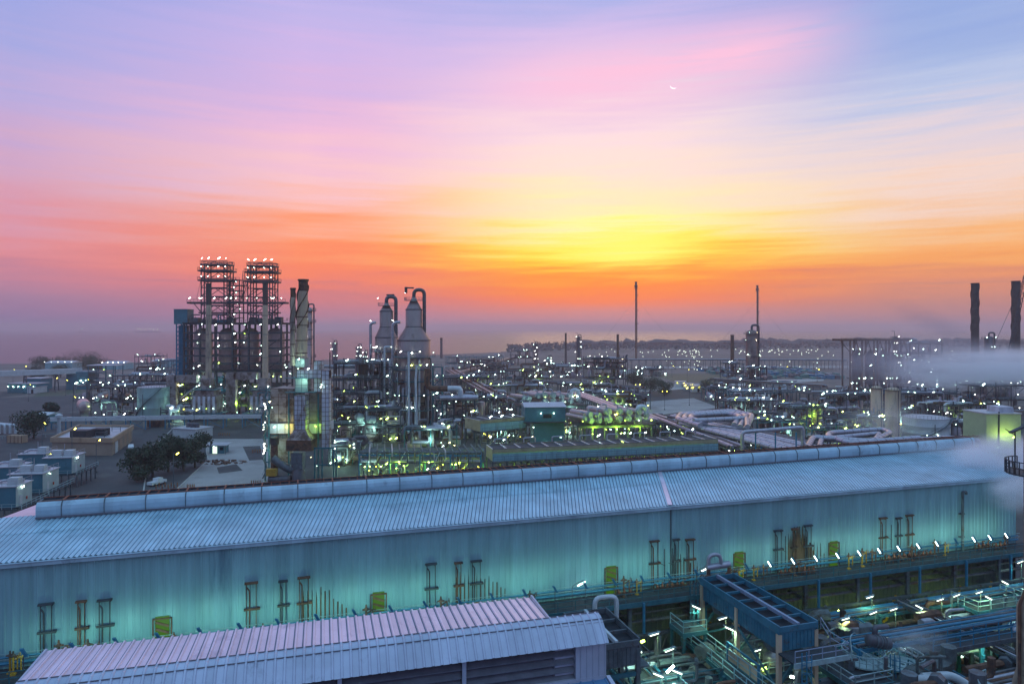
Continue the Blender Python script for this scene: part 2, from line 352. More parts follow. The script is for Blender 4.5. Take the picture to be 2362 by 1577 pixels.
# ================================================================ the long clad hall, its walkway, the louvred hall in front
mat('roof_rib_shade', (.12, .17, .24), .7, .1, .3, .8)  # dark tone for strips that paint the shading of the roof ribs
mat('hall_roof', (.43, .65, .76), .40, .25, .18, .30, (.29, .48, .58), .38, .22, (1, 1, 1), sheet=.84)
mat('hall_wall', (.25, .44, .49), .5, .1, .17, 1.1, (.15, .28, .34), .35, .5, (1, 1, .09), sheet=1.24)
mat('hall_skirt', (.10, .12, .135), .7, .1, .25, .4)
mat('cowl_panel', (.42, .58, .68), .5, .1, .16, .35, (.27, .36, .46), .36, .5, sheet=1.25)
mat('near_roof', (.78, .70, .80), .36, .55, .10, .3, (.55, .50, .60), .38, .35, sheet=.60)
mat('near_cowl', (.50, .53, .66), .42, .25, .14, .4, (.36, .38, .48), .36, .4, sheet=.60)
mat('near_wall', (.50, .50, .58), .5, .1, .12, .5)
mat('louvre', (.17, .165, .20), .6, .2, .2, 1)
mat('low_roof', (.12, .28, .48), .45, .2, .12, .4)
EL = Vector(pt(0, 1297, 20*FPX/540)); ER = Vector(pt(2330, 1097.5, 20*FPX/340.5))
U = (ER-EL); U.z = 0; HLEN = U.length; U.normalize(); NN = Vector((-U.y, U.x, 0)); HA = math.atan2(U.y, U.x)
O0 = Vector((EL.x, EL.y, 0))
def hl(px, d, z=None, py=None):
    """hall coordinates: s along the wall for a pixel column, on the line d metres in front of the wall"""
    k = (px-CX)/FPX; o = O0 - NN*d
    s_ = (k*o.y-o.x)/(U.x-k*U.y)
    if py is None: return s_
    Y = o.y+U.y*s_; return s_, hz(py, Y)
def Lw(s_, d, z=0): return O0+U*s_-NN*d+Vector((0, 0, z))
hall = thing('industrial_hall', 'long blue clad hall with ribbed roof and curved ridge ventilator, crossing the whole picture', 'building', O0, HA)
SL = -14.0                                                       # the gable stands a little left of the picture
RL = Vector(pt(0, 1195, 18.8*FPX/438))-O0; RR = Vector(pt(2215, 1030, 18.8*FPX/273))-O0
rl = (RL.dot(U), RL.dot(NN)); rr = (RR.dot(U), RR.dot(NN)); SR = HLEN+1
def rid(s_): k = (s_-rl[0])/(rr[0]-rl[0]); return rl[1]+(rr[1]-rl[1])*k
SL = rl[0]
SKEW = (hl(2245, -rr[1])-SR)/rr[1]                             # the far gable is not quite square
def sr(y): return SR+SKEW*y
ZR, ZE = 21.2, 20.0
def ribbed(mb, A, B, pitch, h, w=.07):
    """ribbed sheet: A(s)->point on one edge, B(s)->other edge; ribs stand proud along the normal"""
    n = int((SR-SL)/pitch); V = []; F = []
    for i in range(n+1):
        s0 = SL+i*pitch
        for ds, hh in ((0, 0), (pitch-3*w, 0), (pitch-2.2*w, h), (pitch-.8*w, h)):
            q = min(s0+ds, SR); V += [A(q, hh), B(q, hh)]
    for i in range(len(V)//2-1): F.append((2*i, 2*i+2, 2*i+3, 2*i+1))
    mb.add(V, F)
m = MB(); k1 = .42
def rp(t):
    def f(q, hh):
        q2 = q+(SKEW*rr[1])*t*(q-SL)/(SR-SL); return (q2, -.25*(1-t)+rid(q2)*t, ZE+(ZR-ZE)*t+hh)
    return f
ribbed(m, rp(0), rp(1-k1), .42, .06); 
ribbed(m, lambda q, hh: rp(1-k1-.008)(q, hh+.03), lambda q, hh: rp(1)(q, hh+.03), .42, .06)
m.build('roof', 'hall_roof', hall)
m = MB()                                                         # dark strips beside every rib, rib shading put in as colour
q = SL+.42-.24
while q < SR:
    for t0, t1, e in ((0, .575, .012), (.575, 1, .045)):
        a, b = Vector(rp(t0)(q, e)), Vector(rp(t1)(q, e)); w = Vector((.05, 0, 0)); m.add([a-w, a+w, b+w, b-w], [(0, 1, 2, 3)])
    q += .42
tag(m.build('rib_shade', 'roof_rib_shade', hall), 'dark painted shade strips beside the roof ribs')
m = MB(); m.add([(SL, rid(SL), ZR), (sr(rr[1]), rid(sr(rr[1])), ZR), (sr(2*rr[1]), 2*rid(SR)+.3, ZE), (SL, 2*rid(SL)+.3, ZE)], [(0, 1, 2, 3)]); m.build('roof', 'near_roof', hall)
m = MB(); ribbed(m, lambda q, hh: (q, -hh, 10.9), lambda q, hh: (q, -hh, ZE-.42), .62, .05, .08)
m.add([(SL, 0, 0), (SL, 2*rid(SL), 0), (SL, 2*rid(SL), ZE-.1), (SL, rid(SL), ZR-.1), (SL, 0, ZE-.1)], [(0, 1, 2, 3, 4)])
m.add([(SR, 0, 0), (sr(2*rr[1]), 2*rid(SR), 0), (sr(2*rr[1]), 2*rid(SR), ZE-.1), (sr(rr[1]), rid(SR), ZR-.1), (SR, 0, ZE-.1)], [(4, 3, 2, 1, 0)])
m.add([(SL, 2*rid(SL), 0), (sr(2*rr[1]), 2*rid(SR), 0), (sr(2*rr[1]), 2*rid(SR), ZE-.1), (SL, 2*rid(SL), ZE-.1)], [(3, 2, 1, 0)])
m.build('wall', 'hall_wall', hall)
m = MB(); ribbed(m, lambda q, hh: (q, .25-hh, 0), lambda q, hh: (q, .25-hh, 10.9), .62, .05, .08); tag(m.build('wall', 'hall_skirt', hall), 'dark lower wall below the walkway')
m = MB(); m.box((SL+SR)/2, -.30, ZE-.42, SR-SL, .20, .36); m.box((SL+SR)/2, -.33, ZE-.08, SR-SL, .34, .05); m.build('eaves_gutter', 'cowl_panel', hall)
js = hl(1543, 0); m = MB(); a = rp(0)(js, .12); b = rp(1)(js+.2, .12); m.beam(a, b, .5, .06); m.build('joint_flashing', 'near_roof', hall)
m = MB(); m.beam((js+.2, -.05, 10.9), (js+.2, -.05, ZE-.45), .16, .1); m.build('wall_joint', 'hall_skirt', hall)
# ridge ventilator: curved cowls, dark open top, rusty cross frames
V0, V1 = hl(85, -10), sr(rr[1])-1.2
def ridge_pt(q, a, z): return (q, rid(q)+a, ZR+z)
PRF = [(-1.25, 0.0), (-1.32, .35), (-1.36, .8), (-1.30, 1.15), (-1.1, 1.42), (-.86, 1.56)]
vent = MB()
for sg in (1, -1):
    P = [(a*sg, z) for a, z in PRF]
    vent.add([ridge_pt(q, a, z) for q in (V0, V1) for a, z in P], [(i, i+1, len(P)+i+1, len(P)+i) for i in range(len(P)-1)])
vent.add([ridge_pt(V0, a, z) for a, z in PRF]+[ridge_pt(V0, -a, z) for a, z in PRF[::-1]], [tuple(range(12))])
vo = vent.build('ridge_ventilator', 'cowl_panel', hall)
m = MB(); m.add([ridge_pt(V0, -.86, 1.40), ridge_pt(V1, -.86, 1.40), ridge_pt(V1, .86, 1.40), ridge_pt(V0, .86, 1.40)], [(0, 1, 2, 3)]); m.build('vent_opening', 'trim_dark', vo)
m = MB(); q = V0+2.2; i = 0
ST = 3.75
while q < V1:
    pr = [ridge_pt(q, a-.03, z+.01) for a, z in PRF]
    mj = MB()
    for a, b in zip(pr, pr[1:]): mj.beam(a, b, .10, .05)
    mj.build('joint_strip', 'hall_skirt', vo)
    m.beam(ridge_pt(q, -.9, 1.60), ridge_pt(q, .9, 1.60), .16, .1)
    for k in (1, 2, 3): m.beam(ridge_pt(q+ST*k/4, -.86, 1.52), ridge_pt(q+ST*k/4, .86, 1.52), .07)
    q += ST
m.beam(ridge_pt(V0, -.86, 1.57), ridge_pt(V1, -.86, 1.57), .07); m.beam(ridge_pt(V0, .86, 1.57), ridge_pt(V1, .86, 1.57), .07)
m.build('rusty_frame', 'rust_red', vo)
m = MB(); m.beam(ridge_pt(V0, -1.4, .06), ridge_pt(V1, -1.4, .06), .12, .14); m.build('flashing', 'louvre', vo)
# doorways with the stair light behind them
E_DO = emit('lit_interior', (.20, .56, .0), .20); E_DO.node_tree.nodes['Principled BSDF'].inputs['Base Color'].default_value = (.01, .02, .0, 1)
for px in (375, 873, 1409, 1704, 1922):
    s_ = hl(px, 0)
    m = MB(); m.box(s_, -.06, 10.9, 1.15, .10, 3.0); d_ = m.build('doorway', E_DO, hall)
    m = MB()
    for zz in (.15, .75, 1.35, 1.95): m.beam((s_-.56, -.16, 11.5+zz), (s_+.56, -.16, 11.05+zz), .10, .2)
    m.box(s_-.76, -.14, 10.9, .10, .12, 2.85); m.box(s_+.76, -.14, 10.9, .10, .12, 2.85); m.box(s_, -.14, 13.65, 1.6, .14, .12)
    m.build('door_frame', 'rust', d_)
# small flue pairs fixed to the wall, rust runs below them
VPX = [107, 188, 242, 580, 653, 701, 994, 1057, 1098, 1509, 1559, 1591, 1794, 1832, 1863, 2036, 2072, 2097]
for i, px in enumerate(VPX):
    s_ = hl(px, .2); w = .42 if i % 3 != 1 else .26; zt = 16.0+rnd.uniform(-.15, .15); m = MB()
    for e in (-w, w):
        m.pipe([(s_+e, -.30, 10.95), (s_+e, -.30, zt)], .045, 6)
        m.beam((s_+e, -.05, zt-.12), (s_+e, -.34, zt-.12), .08)
    m.pipe([(s_-w*.4, -.30, 10.95), (s_-w*.4, -.30, zt-.6), (s_-w, -.3, zt-.3)], .07, 6)
    m.box(s_, -.30, zt, 2*w+.35, .34, .16); m.beam((s_-w-.25, -.28, 13.7), (s_+w+.35, -.28, 13.7), .18)
    m.box(s_+w+.2, -.2, 13.6, .25, .25, .22); m.build('wall_flue', 'rust' if i % 2 else 'dark_steel', hall)
s_ = hl(2219, .3); m = MB(); m.pipe([(s_, -.4, 10.9), (s_, -.4, 18.6), (s_+.6, -.4, 18.6), (s_+.6, -.4, 18.2)], .16, 8, .25); m.box(s_, -.25, 15.6, .7, .4, .15); m.box(s_, -.25, 12.6, .7, .4, .15); m.build('wall_flue', 'steel', hall)
for px in (1551, 1812, 2056, 1533):
    s_ = hl(px, .2); m = MB(); m.pipe([(s_, -.2, 10.95), (s_, -.2, 15.2)], .05, 6); m.beam((s_-.5, -.2, 13.6), (s_+.1, -.2, 13.3), .06); m.build('wall_pipe', 'dark_steel', hall)
rs = bpy.data.materials.new('rust_run'); rs.use_nodes = True; t = rs.node_tree; b = t.nodes['Principled BSDF']; b.inputs['Roughness'].default_value = .9; b.inputs['Base Color'].default_value = (.15, .085, .05, 1)
tcn = t.nodes.new('ShaderNodeTexCoord'); mp = t.nodes.new('ShaderNodeMapping'); mp.inputs['Scale'].default_value = (5.5, 1, .22); t.links.new(tcn.outputs['Object'], mp.inputs[0])
n = t.nodes.new('ShaderNodeTexNoise'); n.inputs['Scale'].default_value = 1; n.inputs['Detail'].default_value = 5; t.links.new(mp.outputs[0], n.inputs['Vector'])
gz = t.nodes.new('ShaderNodeSeparateXYZ'); t.links.new(tcn.outputs['Generated'], gz.inputs[0])
ms = t.nodes.new('ShaderNodeMath'); ms.operation = 'MULTIPLY_ADD'; t.links.new(gz.outputs[2], ms.inputs[0]); ms.inputs[1].default_value = -.62; t.links.new(n.outputs[0], ms.inputs[2])
mr = t.nodes.new('ShaderNodeMapRange'); t.links.new(ms.outputs[0], mr.inputs[0]); mr.inputs[1].default_value = -.06; mr.inputs[2].default_value = .22; mr.inputs[4].default_value = .97; t.links.new(mr.outputs[0], b.inputs['Alpha'])
MATS['rust_run'] = rs
for px, wd, hh, k in ((735, 4.0, 5.2, 11), (1092, 5.2, 5.2, 13), (1568, 3.4, 4.2, 9), (1838, 3.6, 6.2, 16), (1880, 2.0, 4.6, 5), (1600, 1.4, 3.8, 4)):
    s_ = hl(px, 0); m = MB()
    for j in range(k):
        q = s_+(j/(k-1)-.35)*wd; h2 = hh*(1-.75*abs(j/(k-1)-.25))*rnd.uniform(.75, 1); w = rnd.uniform(.07, .14) if k < 16 else .17
        m.box(q, -.045 if k < 16 else -.07, 10.95, w, .03, h2)
    if k == 16: m.box(s_+.25, -.066, 10.95, 1.7, .03, 5.2)
    m.build('rust_stain', 'rust_run', hall)
# ---------------------------------------------------------------- elevated walkway
WKD, WKZ = 3.3, 10.9
walk = thing('elevated_walkway', 'railed steel walkway running along the foot of the long blue wall', 'walkway', O0, HA)
m = MB(); m.box((SL+SR+6)/2, -WKD/2-.05, WKZ-.12, SR+6-SL, WKD-.1, .12); m.build('deck', 'grating', walk)
m = MB(); m.box((SL+SR+6)/2, -WKD-.04, WKZ-.42, SR+6-SL, .14, .50); m.box((SL+SR+6)/2, -WKD*.5, WKZ-.55, SR+6-SL, .2, .42)
q = SL
while q < SR+5: m.box(q, -WKD/2, WKZ-.40, .18, WKD-.2, .27); q += 3.75
m.build('edge_beam', 'teal_steel', walk)
m = MB(); m.rail([(SL, -WKD, WKZ), (SR+5, -WKD, WKZ)], 1.1, .055, 1.9); m.build('railing', 'teal_steel', walk)
m = MB()
for zz in (1.9, 2.35): m.beam((SL, -.55, WKZ+zz-.9), (SR, -.55, WKZ+zz-.9), .04)
m.build('wire_rope', 'pale_rail', walk)
q = hl(1480, 3)
while q < SR+4:
    m = MB(); m.box(q, -WKD-.2, WKZ-3.3, .22, .22, 3.3); m.build('hanger_post', 'blue_paint', walk); q += 7.5
q = hl(1300, 3)
while q < SR+4:
    m = MB(); m.box(q, -WKD+.35, 0, .38, .38, WKZ-.4); m.beam((q, -WKD+.3, 8.6), (q, -.1, 8.6), .3); m.build('support_column', 'steel', walk); q += 7.5
m = MB(); m.beam((hl(1300, 3), -WKD-.25, WKZ-3.35), (SR+4, -WKD-.25, WKZ-3.35), .26, .3); m.build('lower_beam', 'steel', walk)
for k, (z_, r_) in enumerate(((WKZ-1.2, .16), (WKZ-1.75, .11), (WKZ-2.5, .2))):
    m = MB(); m.pipe([(hl(1300, 3), -1.6-.3*k, z_), (SR+4, -1.6-.3*k, z_)], r_, 8); m.build('pipe', 'pipe_dark', walk, True)
m = MB(); m.pipe([(SL, -.28, WKZ+1.05), (SR, -.28, WKZ+1.05)], .09, 6); m.pipe([(SL, -.28, WKZ+.55), (SR, -.28, WKZ+.55)], .14, 8); m.build('pipe', 'blue_paint', walk, True)
# walkway lamps: post, slanted head, tube
LPX = [54, 167, 267, 364, 461, 553, 641, 731, 818, 901, 981, 1059, 1135, 1210, 1280, 1350, 1417, 1481, 1543, 1606, 1722, 1777, 1831, 1884, 1934, 1984, 2030, 2075, 2120, 2163, 2205, 2248, 2285, 2323]
def make_lamp(face):
    t_ = thing('walkway_lamp', 'pole lamp on the walkway, '+('its bright slanted tube in view' if face else 'its slanted blue head turned to the long wall'), 'lamp', (0, 0, 0), 0, 'lamps along the walkway')
    m = MB(); m.pipe([(0, 0, 0), (0, 0, 2.05), (.12, .15, 2.25)], .04, 6, .1); m.build('post', 'steel', t_)
    m = MB(); m.add([(-.28, -.08, 2.75), (-.05, -.08, 2.75), (.34, -.08, 2.05), (.11, -.08, 2.05), (-.28, .14, 2.75), (-.05, .14, 2.75), (.34, .14, 2.05), (.11, .14, 2.05)],
                  [(0, 3, 2, 1), (4, 5, 6, 7), (0, 1, 5, 4), (1, 2, 6, 5), (2, 3, 7, 6), (3, 0, 4, 7)]); h_ = m.build('lamp_head', 'blue_paint', t_)
    m = MB(); m.beam((-.14, .17, 2.68), (.20, .17, 2.10), .15, .05); (m.beam((-.28, .0, 2.62), (.06, .0, 2.05), .04, .09) if face else 0); m.build('tube', E_TU, h_)
    return t_
lp0, lp1 = make_lamp(False), make_lamp(True); done = set()
for i, px in enumerate(LPX):
    src = lp1 if px > 1720 and px not in (1722, 2205) else lp0
    o = copy_tree(src) if src in done else src; done.add(src)
    s_ = hl(px, WKD-.25); o.location = Lw(s_, WKD-.25, WKZ)
    o.rotation_euler = (0, 0, HA+(0 if px < 1700 else R(-28)))
    ld = bpy.data.lights.new('lamp_light', 'AREA'); ld.shape = 'RECTANGLE'; ld.size = .9; ld.size_y = .2; ld.color = (.42, 1.0, .72) if px < 1650 else (.50, 1.0, .66); ld.energy = 17; ld.spread = R(170)
    lo = bpy.data.objects.new('lamp_light', ld); col.objects.link(lo); lo.parent = o; lo.location = (0, .32, 2.35)
    lo.rotation_euler = Vector((0, -1, .22 if px < 1700 else .4)).to_track_quat('Z', 'Y').to_euler()
# two arm lamps by the pipe arch
for px in (1334, 1620):
    t_ = thing('arm_lamp', 'bright white lamp on a bent arm beside the walkway '+('doorway' if px < 1400 else 'pipe arch'), 'lamp', Lw(hl(px, 2.0), 2.0, WKZ), HA)
    m = MB(); m.pipe([(-.7, 0, 0), (-.7, 0, 2.0), (-.3, 0, 2.3), (.5, 0, 2.55)], .035, 6, .15); m.build('post', 'steel', t_)
    m = MB(); m.beam((-.2, -.05, 2.2), (.75, -.05, 2.55), .3, .12); m.build('lamp_head', 'pale_rail', t_)
    m = MB(); m.beam((-.15, -.10, 2.13), (.70, -.10, 2.46), .26, .06); m.build('tube', E_WH, t_)
# valve stations on the walkway
def make_valves(kind):
    t_ = thing('valve_station', {'y': 'yellow valve riser with a handwheel standing against the long wall', 'r': 'rusty valve riser with side handwheels at the foot of the long wall', 'm': 'low tangle of rusty valves and small pipes at the foot of the long wall'}[kind], 'valve station', (0, 0, 0), HA,
               {'y': 'yellow valve risers on the walkway', 'r': 'rusty valve risers on the walkway', 'm': 'rusty valve manifolds on the walkway'}[kind])
    if kind == 'm':
        m = MB()
        for k in range(5): x = -1.0+.5*k+rnd.uniform(-.1, .1); h = rnd.uniform(.5, 1.1); m.pipe([(x, 0, 0), (x, 0, h), (x+.25, -.15, h)], .06, 6, .08)
        m.pipe([(-1.2, 0, .35), (1.3, 0, .35)], .08, 6); m.build('pipe', 'rust', t_)
        for k in range(3): m = MB(); m.lathe(-.8+.7*k, -.22, [(.02, .5), (.16, .62), (.16, .72), (.05, .9), (.05, 1.0)], 8); m.build('valve', 'rust_red', t_)
    else:
        c_ = 'yellow_paint' if kind == 'y' else 'rust'
        m = MB(); m.pipe([(0, 0, 0), (0, 0, 1.5)], .09, 8); m.pipe([(.0, 0, 1.2), (.55, 0, 1.45), (.55, 0, .3)], .06, 6, .1); m.box(0, 0, .0, .4, .4, .12); m.build('pipe', c_, t_)
        m = MB(); m.lathe(0, 0, [(.06, 1.45), (.2, 1.5), (.2, 1.6), (.09, 1.7), (.06, 1.95)], 8); m.pipe([(-.3, 0, 1.55), (.3, 0, 1.55)], .07, 6); m.build('valve', 'rust', t_)
        m = MB()
        for k in range(10):
            a, b = 2*math.pi*k/10, 2*math.pi*(k+1)/10; m.beam((.72, .2*math.cos(a), 1.5+.2*math.sin(a)), (.72, .2*math.cos(b), 1.5+.2*math.sin(b)), .035)
        m.beam((.72, -.2, 1.5), (.72, .2, 1.5), .03); m.beam((.3, 0, 1.5), (.74, 0, 1.5), .04); m.build('handwheel', c_, t_)
    return t_
first = {}
for px, kind in ((20, 'y'), (32, 'y'), (133, 'r'), (204, 'r'), (400, 'r'), (478, 'm'), (606, 'r'), (668, 'm'), (845, 'r'), (905, 'm'), (1018, 'r'), (1075, 'm'), (1222, 'r'), (1438, 'r'), (1470, 'y'), (1440, 'm'), (1530, 'm'), (1565, 'm'),
                 (1686, 'r'), (1702, 'y'), (1738, 'y'), (1762, 'r'), (1812, 'm'), (1830, 'r'), (1845, 'm'), (1860, 'm'), (1954, 'y'), (1988, 'y'), (2012, 'r'), (2058, 'm'), (2085, 'm'), (2100, 'r'), (2118, 'm'), (2140, 'm'), (2160, 'r'), (2182, 'y'), (2270, 'm'), (2300, 'm'), (2320, 'r')):
    if kind in first: o = copy_tree(first[kind])
    else: o = first[kind] = make_valves(kind)
    o.location = Lw(hl(px, 1.3), 1.3+rnd.uniform(-.3, .4), WKZ); k = rnd.uniform(.85, 1.2); o.scale = (k, k, k)
# ---------------------------------------------------------------- louvred hall in the foreground
Z0 = 18.3
A = Vector(pt(109, 1500, (40-Z0)*FPX/743)); B = Vector(pt(1224, 1377, (40-Z0)*FPX/620)); u2 = B-A; u2.z = 0; LEN2 = u2.length; u2.normalize(); n2v = Vector((-u2.y, u2.x, 0)); a2 = math.atan2(u2.y, u2.x)
near = thing('louvred_hall', 'foreground hall with pale ribbed roof, curved eave and dark louvred side', 'building', (A.x, A.y, 0), a2)
# local: x along the building, y away from the camera (0 at the far eave)
XE = LEN2; CW = 5.0; XC = LEN2+3.9
def strip(mb, prof, x0, x1, pitch, h, w=.09):
    """ribbed sheet whose cross-section (y,z) is prof, ribs running along prof"""
    n = int((x1-x0)/pitch); xs = []
    for i in range(n+1):
        for ds, hh in ((0, 0), (pitch-2.4*w, 0), (pitch-1.8*w, h), (pitch-.6*w, h)):
            if x0+i*pitch+ds <= x1: xs.append((x0+i*pitch+ds, hh))
    xs.append((x1, 0)); k = len(prof); V = []
    nr = []
    for i in range(k):
        a, b = prof[max(0, i-1)], prof[min(k-1, i+1)]; d = Vector((b[0]-a[0], b[1]-a[1])).normalized(); nr.append((d.y, -d.x) if -d.x > 0 else (-d.y, d.x))
    for x, hh in xs: V += [(x, y+nr[i][0]*hh, z+nr[i][1]*hh) for i, (y, z) in enumerate(prof)]
    mb.add(V, [(a*k+i, (a+1)*k+i, (a+1)*k+i+1, a*k+i+1) for a in range(len(xs)-1) for i in range(k-1)])
PITCH = .60
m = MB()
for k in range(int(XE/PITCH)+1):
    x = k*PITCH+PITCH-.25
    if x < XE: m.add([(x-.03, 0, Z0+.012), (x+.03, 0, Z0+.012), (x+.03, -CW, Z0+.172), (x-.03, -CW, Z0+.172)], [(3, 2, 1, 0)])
m.build('rib_shade', 'roof_rib_shade', near)  # painted shade strips beside the ribs of the near roof
m = MB(); strip(m, [(0, Z0), (-CW-.1, Z0+.16)], 0, XE, PITCH, .12); m.box(LEN2/2, .06, Z0-.35, LEN2, .1, .32); m.build('roof', 'near_roof', near)
m = MB(); m.box(-.05, -CW/2, Z0-.35, .14, CW, .5); m.box(XE+.05, -CW/2, Z0-.30, .14, CW, .5); m.build('verge_trim', 'near_cowl', near)
cp = [(-CW+.35, Z0+.24), (-CW-.15, Z0+.20), (-CW-.45, Z0+.06), (-CW-.85, Z0-.26), (-CW-1.3, Z0-.70), (-CW-1.74, Z0-1.16)]
m = MB(); strip(m, cp, 0, XC, PITCH, .07)
sm = MB()
for i in (0, 2): sm.beam((0, cp[i][0]-.02, cp[i][1]+.04), (XC, cp[i][0]-.02, cp[i][1]+.04), .05, .05)
cw = m.build('cowl', 'near_cowl', near, True); sm.build('lap_joint', 'louvre', cw)
# back of the cowl extension and the wall under it
yw = -CW-.75; zb = 14.35; zt = Z0-.85
m = MB(); m.box((XE+XC)/2+.05, -CW-.15, zb, XC-XE-.1, 1.0, 3.9); m.build('end_panel', 'near_wall', near)
m = MB(); m.box(XC-1.0, yw-.18, zb, 2.1, .3, zt-zb+.3)
for k in range(5): m.box(XC-1.95+k*.48, yw-.35, zb, .05, .06, zt-zb)
m.build('end_panel', 'near_wall', near)
m = MB(); m.box(XC/2, yw-.3, zt-.18, XC, .16, .45); m.box(XC/2, yw-.25, zb-.15, XC, .2, .3); m.build('fascia', 'near_wall', near)
m = MB(); m.box(XC/2, yw+.55, zb, XC, .1, zt-zb); m.build('inner_wall', 'trim_dark', near)
q = XC-2.2; BAY = 8.4
while q > 0:
    m = MB(); m.box(q, yw-.26, zb, .28, .22, zt-zb); m.build('post', 'near_wall', near)
    lo_ = MB(); x0 = max(q-BAY, 0)
    for k in range(5):
        z_ = zb+.10+k*(zt-zb-.1)/5
        lo_.add([(x0+.16, yw-.20, z_), (q-.16, yw-.20, z_), (q-.16, yw+.28, z_+.42), (x0+.16, yw+.28, z_+.42), (x0+.16, yw-.20, z_-.05), (q-.16, yw-.20, z_-.05), (q-.16, yw+.28, z_+.37), (x0+.16, yw+.28, z_+.37)],
                [(0, 1, 2, 3), (7, 6, 5, 4), (0, 4, 5, 1), (1, 5, 6, 2), (2, 6, 7, 3), (3, 7, 4, 0)])
    lo_.build('louvre', 'louvre', near)
    q -= BAY
m = MB(); strip(m, [(yw-.3, zb-.12), (-CW-9, zb-1.3)], 0, XC+.15, .95, .08, .08); m.build('roof', 'low_roof', near)
m = MB(); m.add([(XC+.2, yw-.3, zb-.02), (XC+.2, -CW-9, zb-1.2), (XC+.2, -CW-9, 0), (XC+.2, yw-.3, 0)], [(0, 1, 2, 3)]); m.add([(0, 0, 0), (XE, 0, 0), (XE, 0, Z0-.36), (0, 0, Z0-.36)], [(3, 2, 1, 0)])
m.add([(0, 0, 0), (0, -CW-9, 0), (0, -CW-9, zb-1.3), (0, yw, zb), (0, yw, Z0-.4), (0, 0, Z0-.4)], [(0, 1, 2, 3, 4, 5)]); m.add([(XE+.02, .0, 0), (XE+.02, yw, 0), (XE+.02, yw, Z0-.4), (XE+.02, 0, Z0-.4)], [(0, 1, 2, 3)]); m.build('wall', 'near_wall', near)
m = MB(); m.beam((XC+.2, yw-.3, zb+.02), (XC+.2, -CW-9, zb-1.16), .3, .14); m.build('verge_trim', 'near_cowl', near)
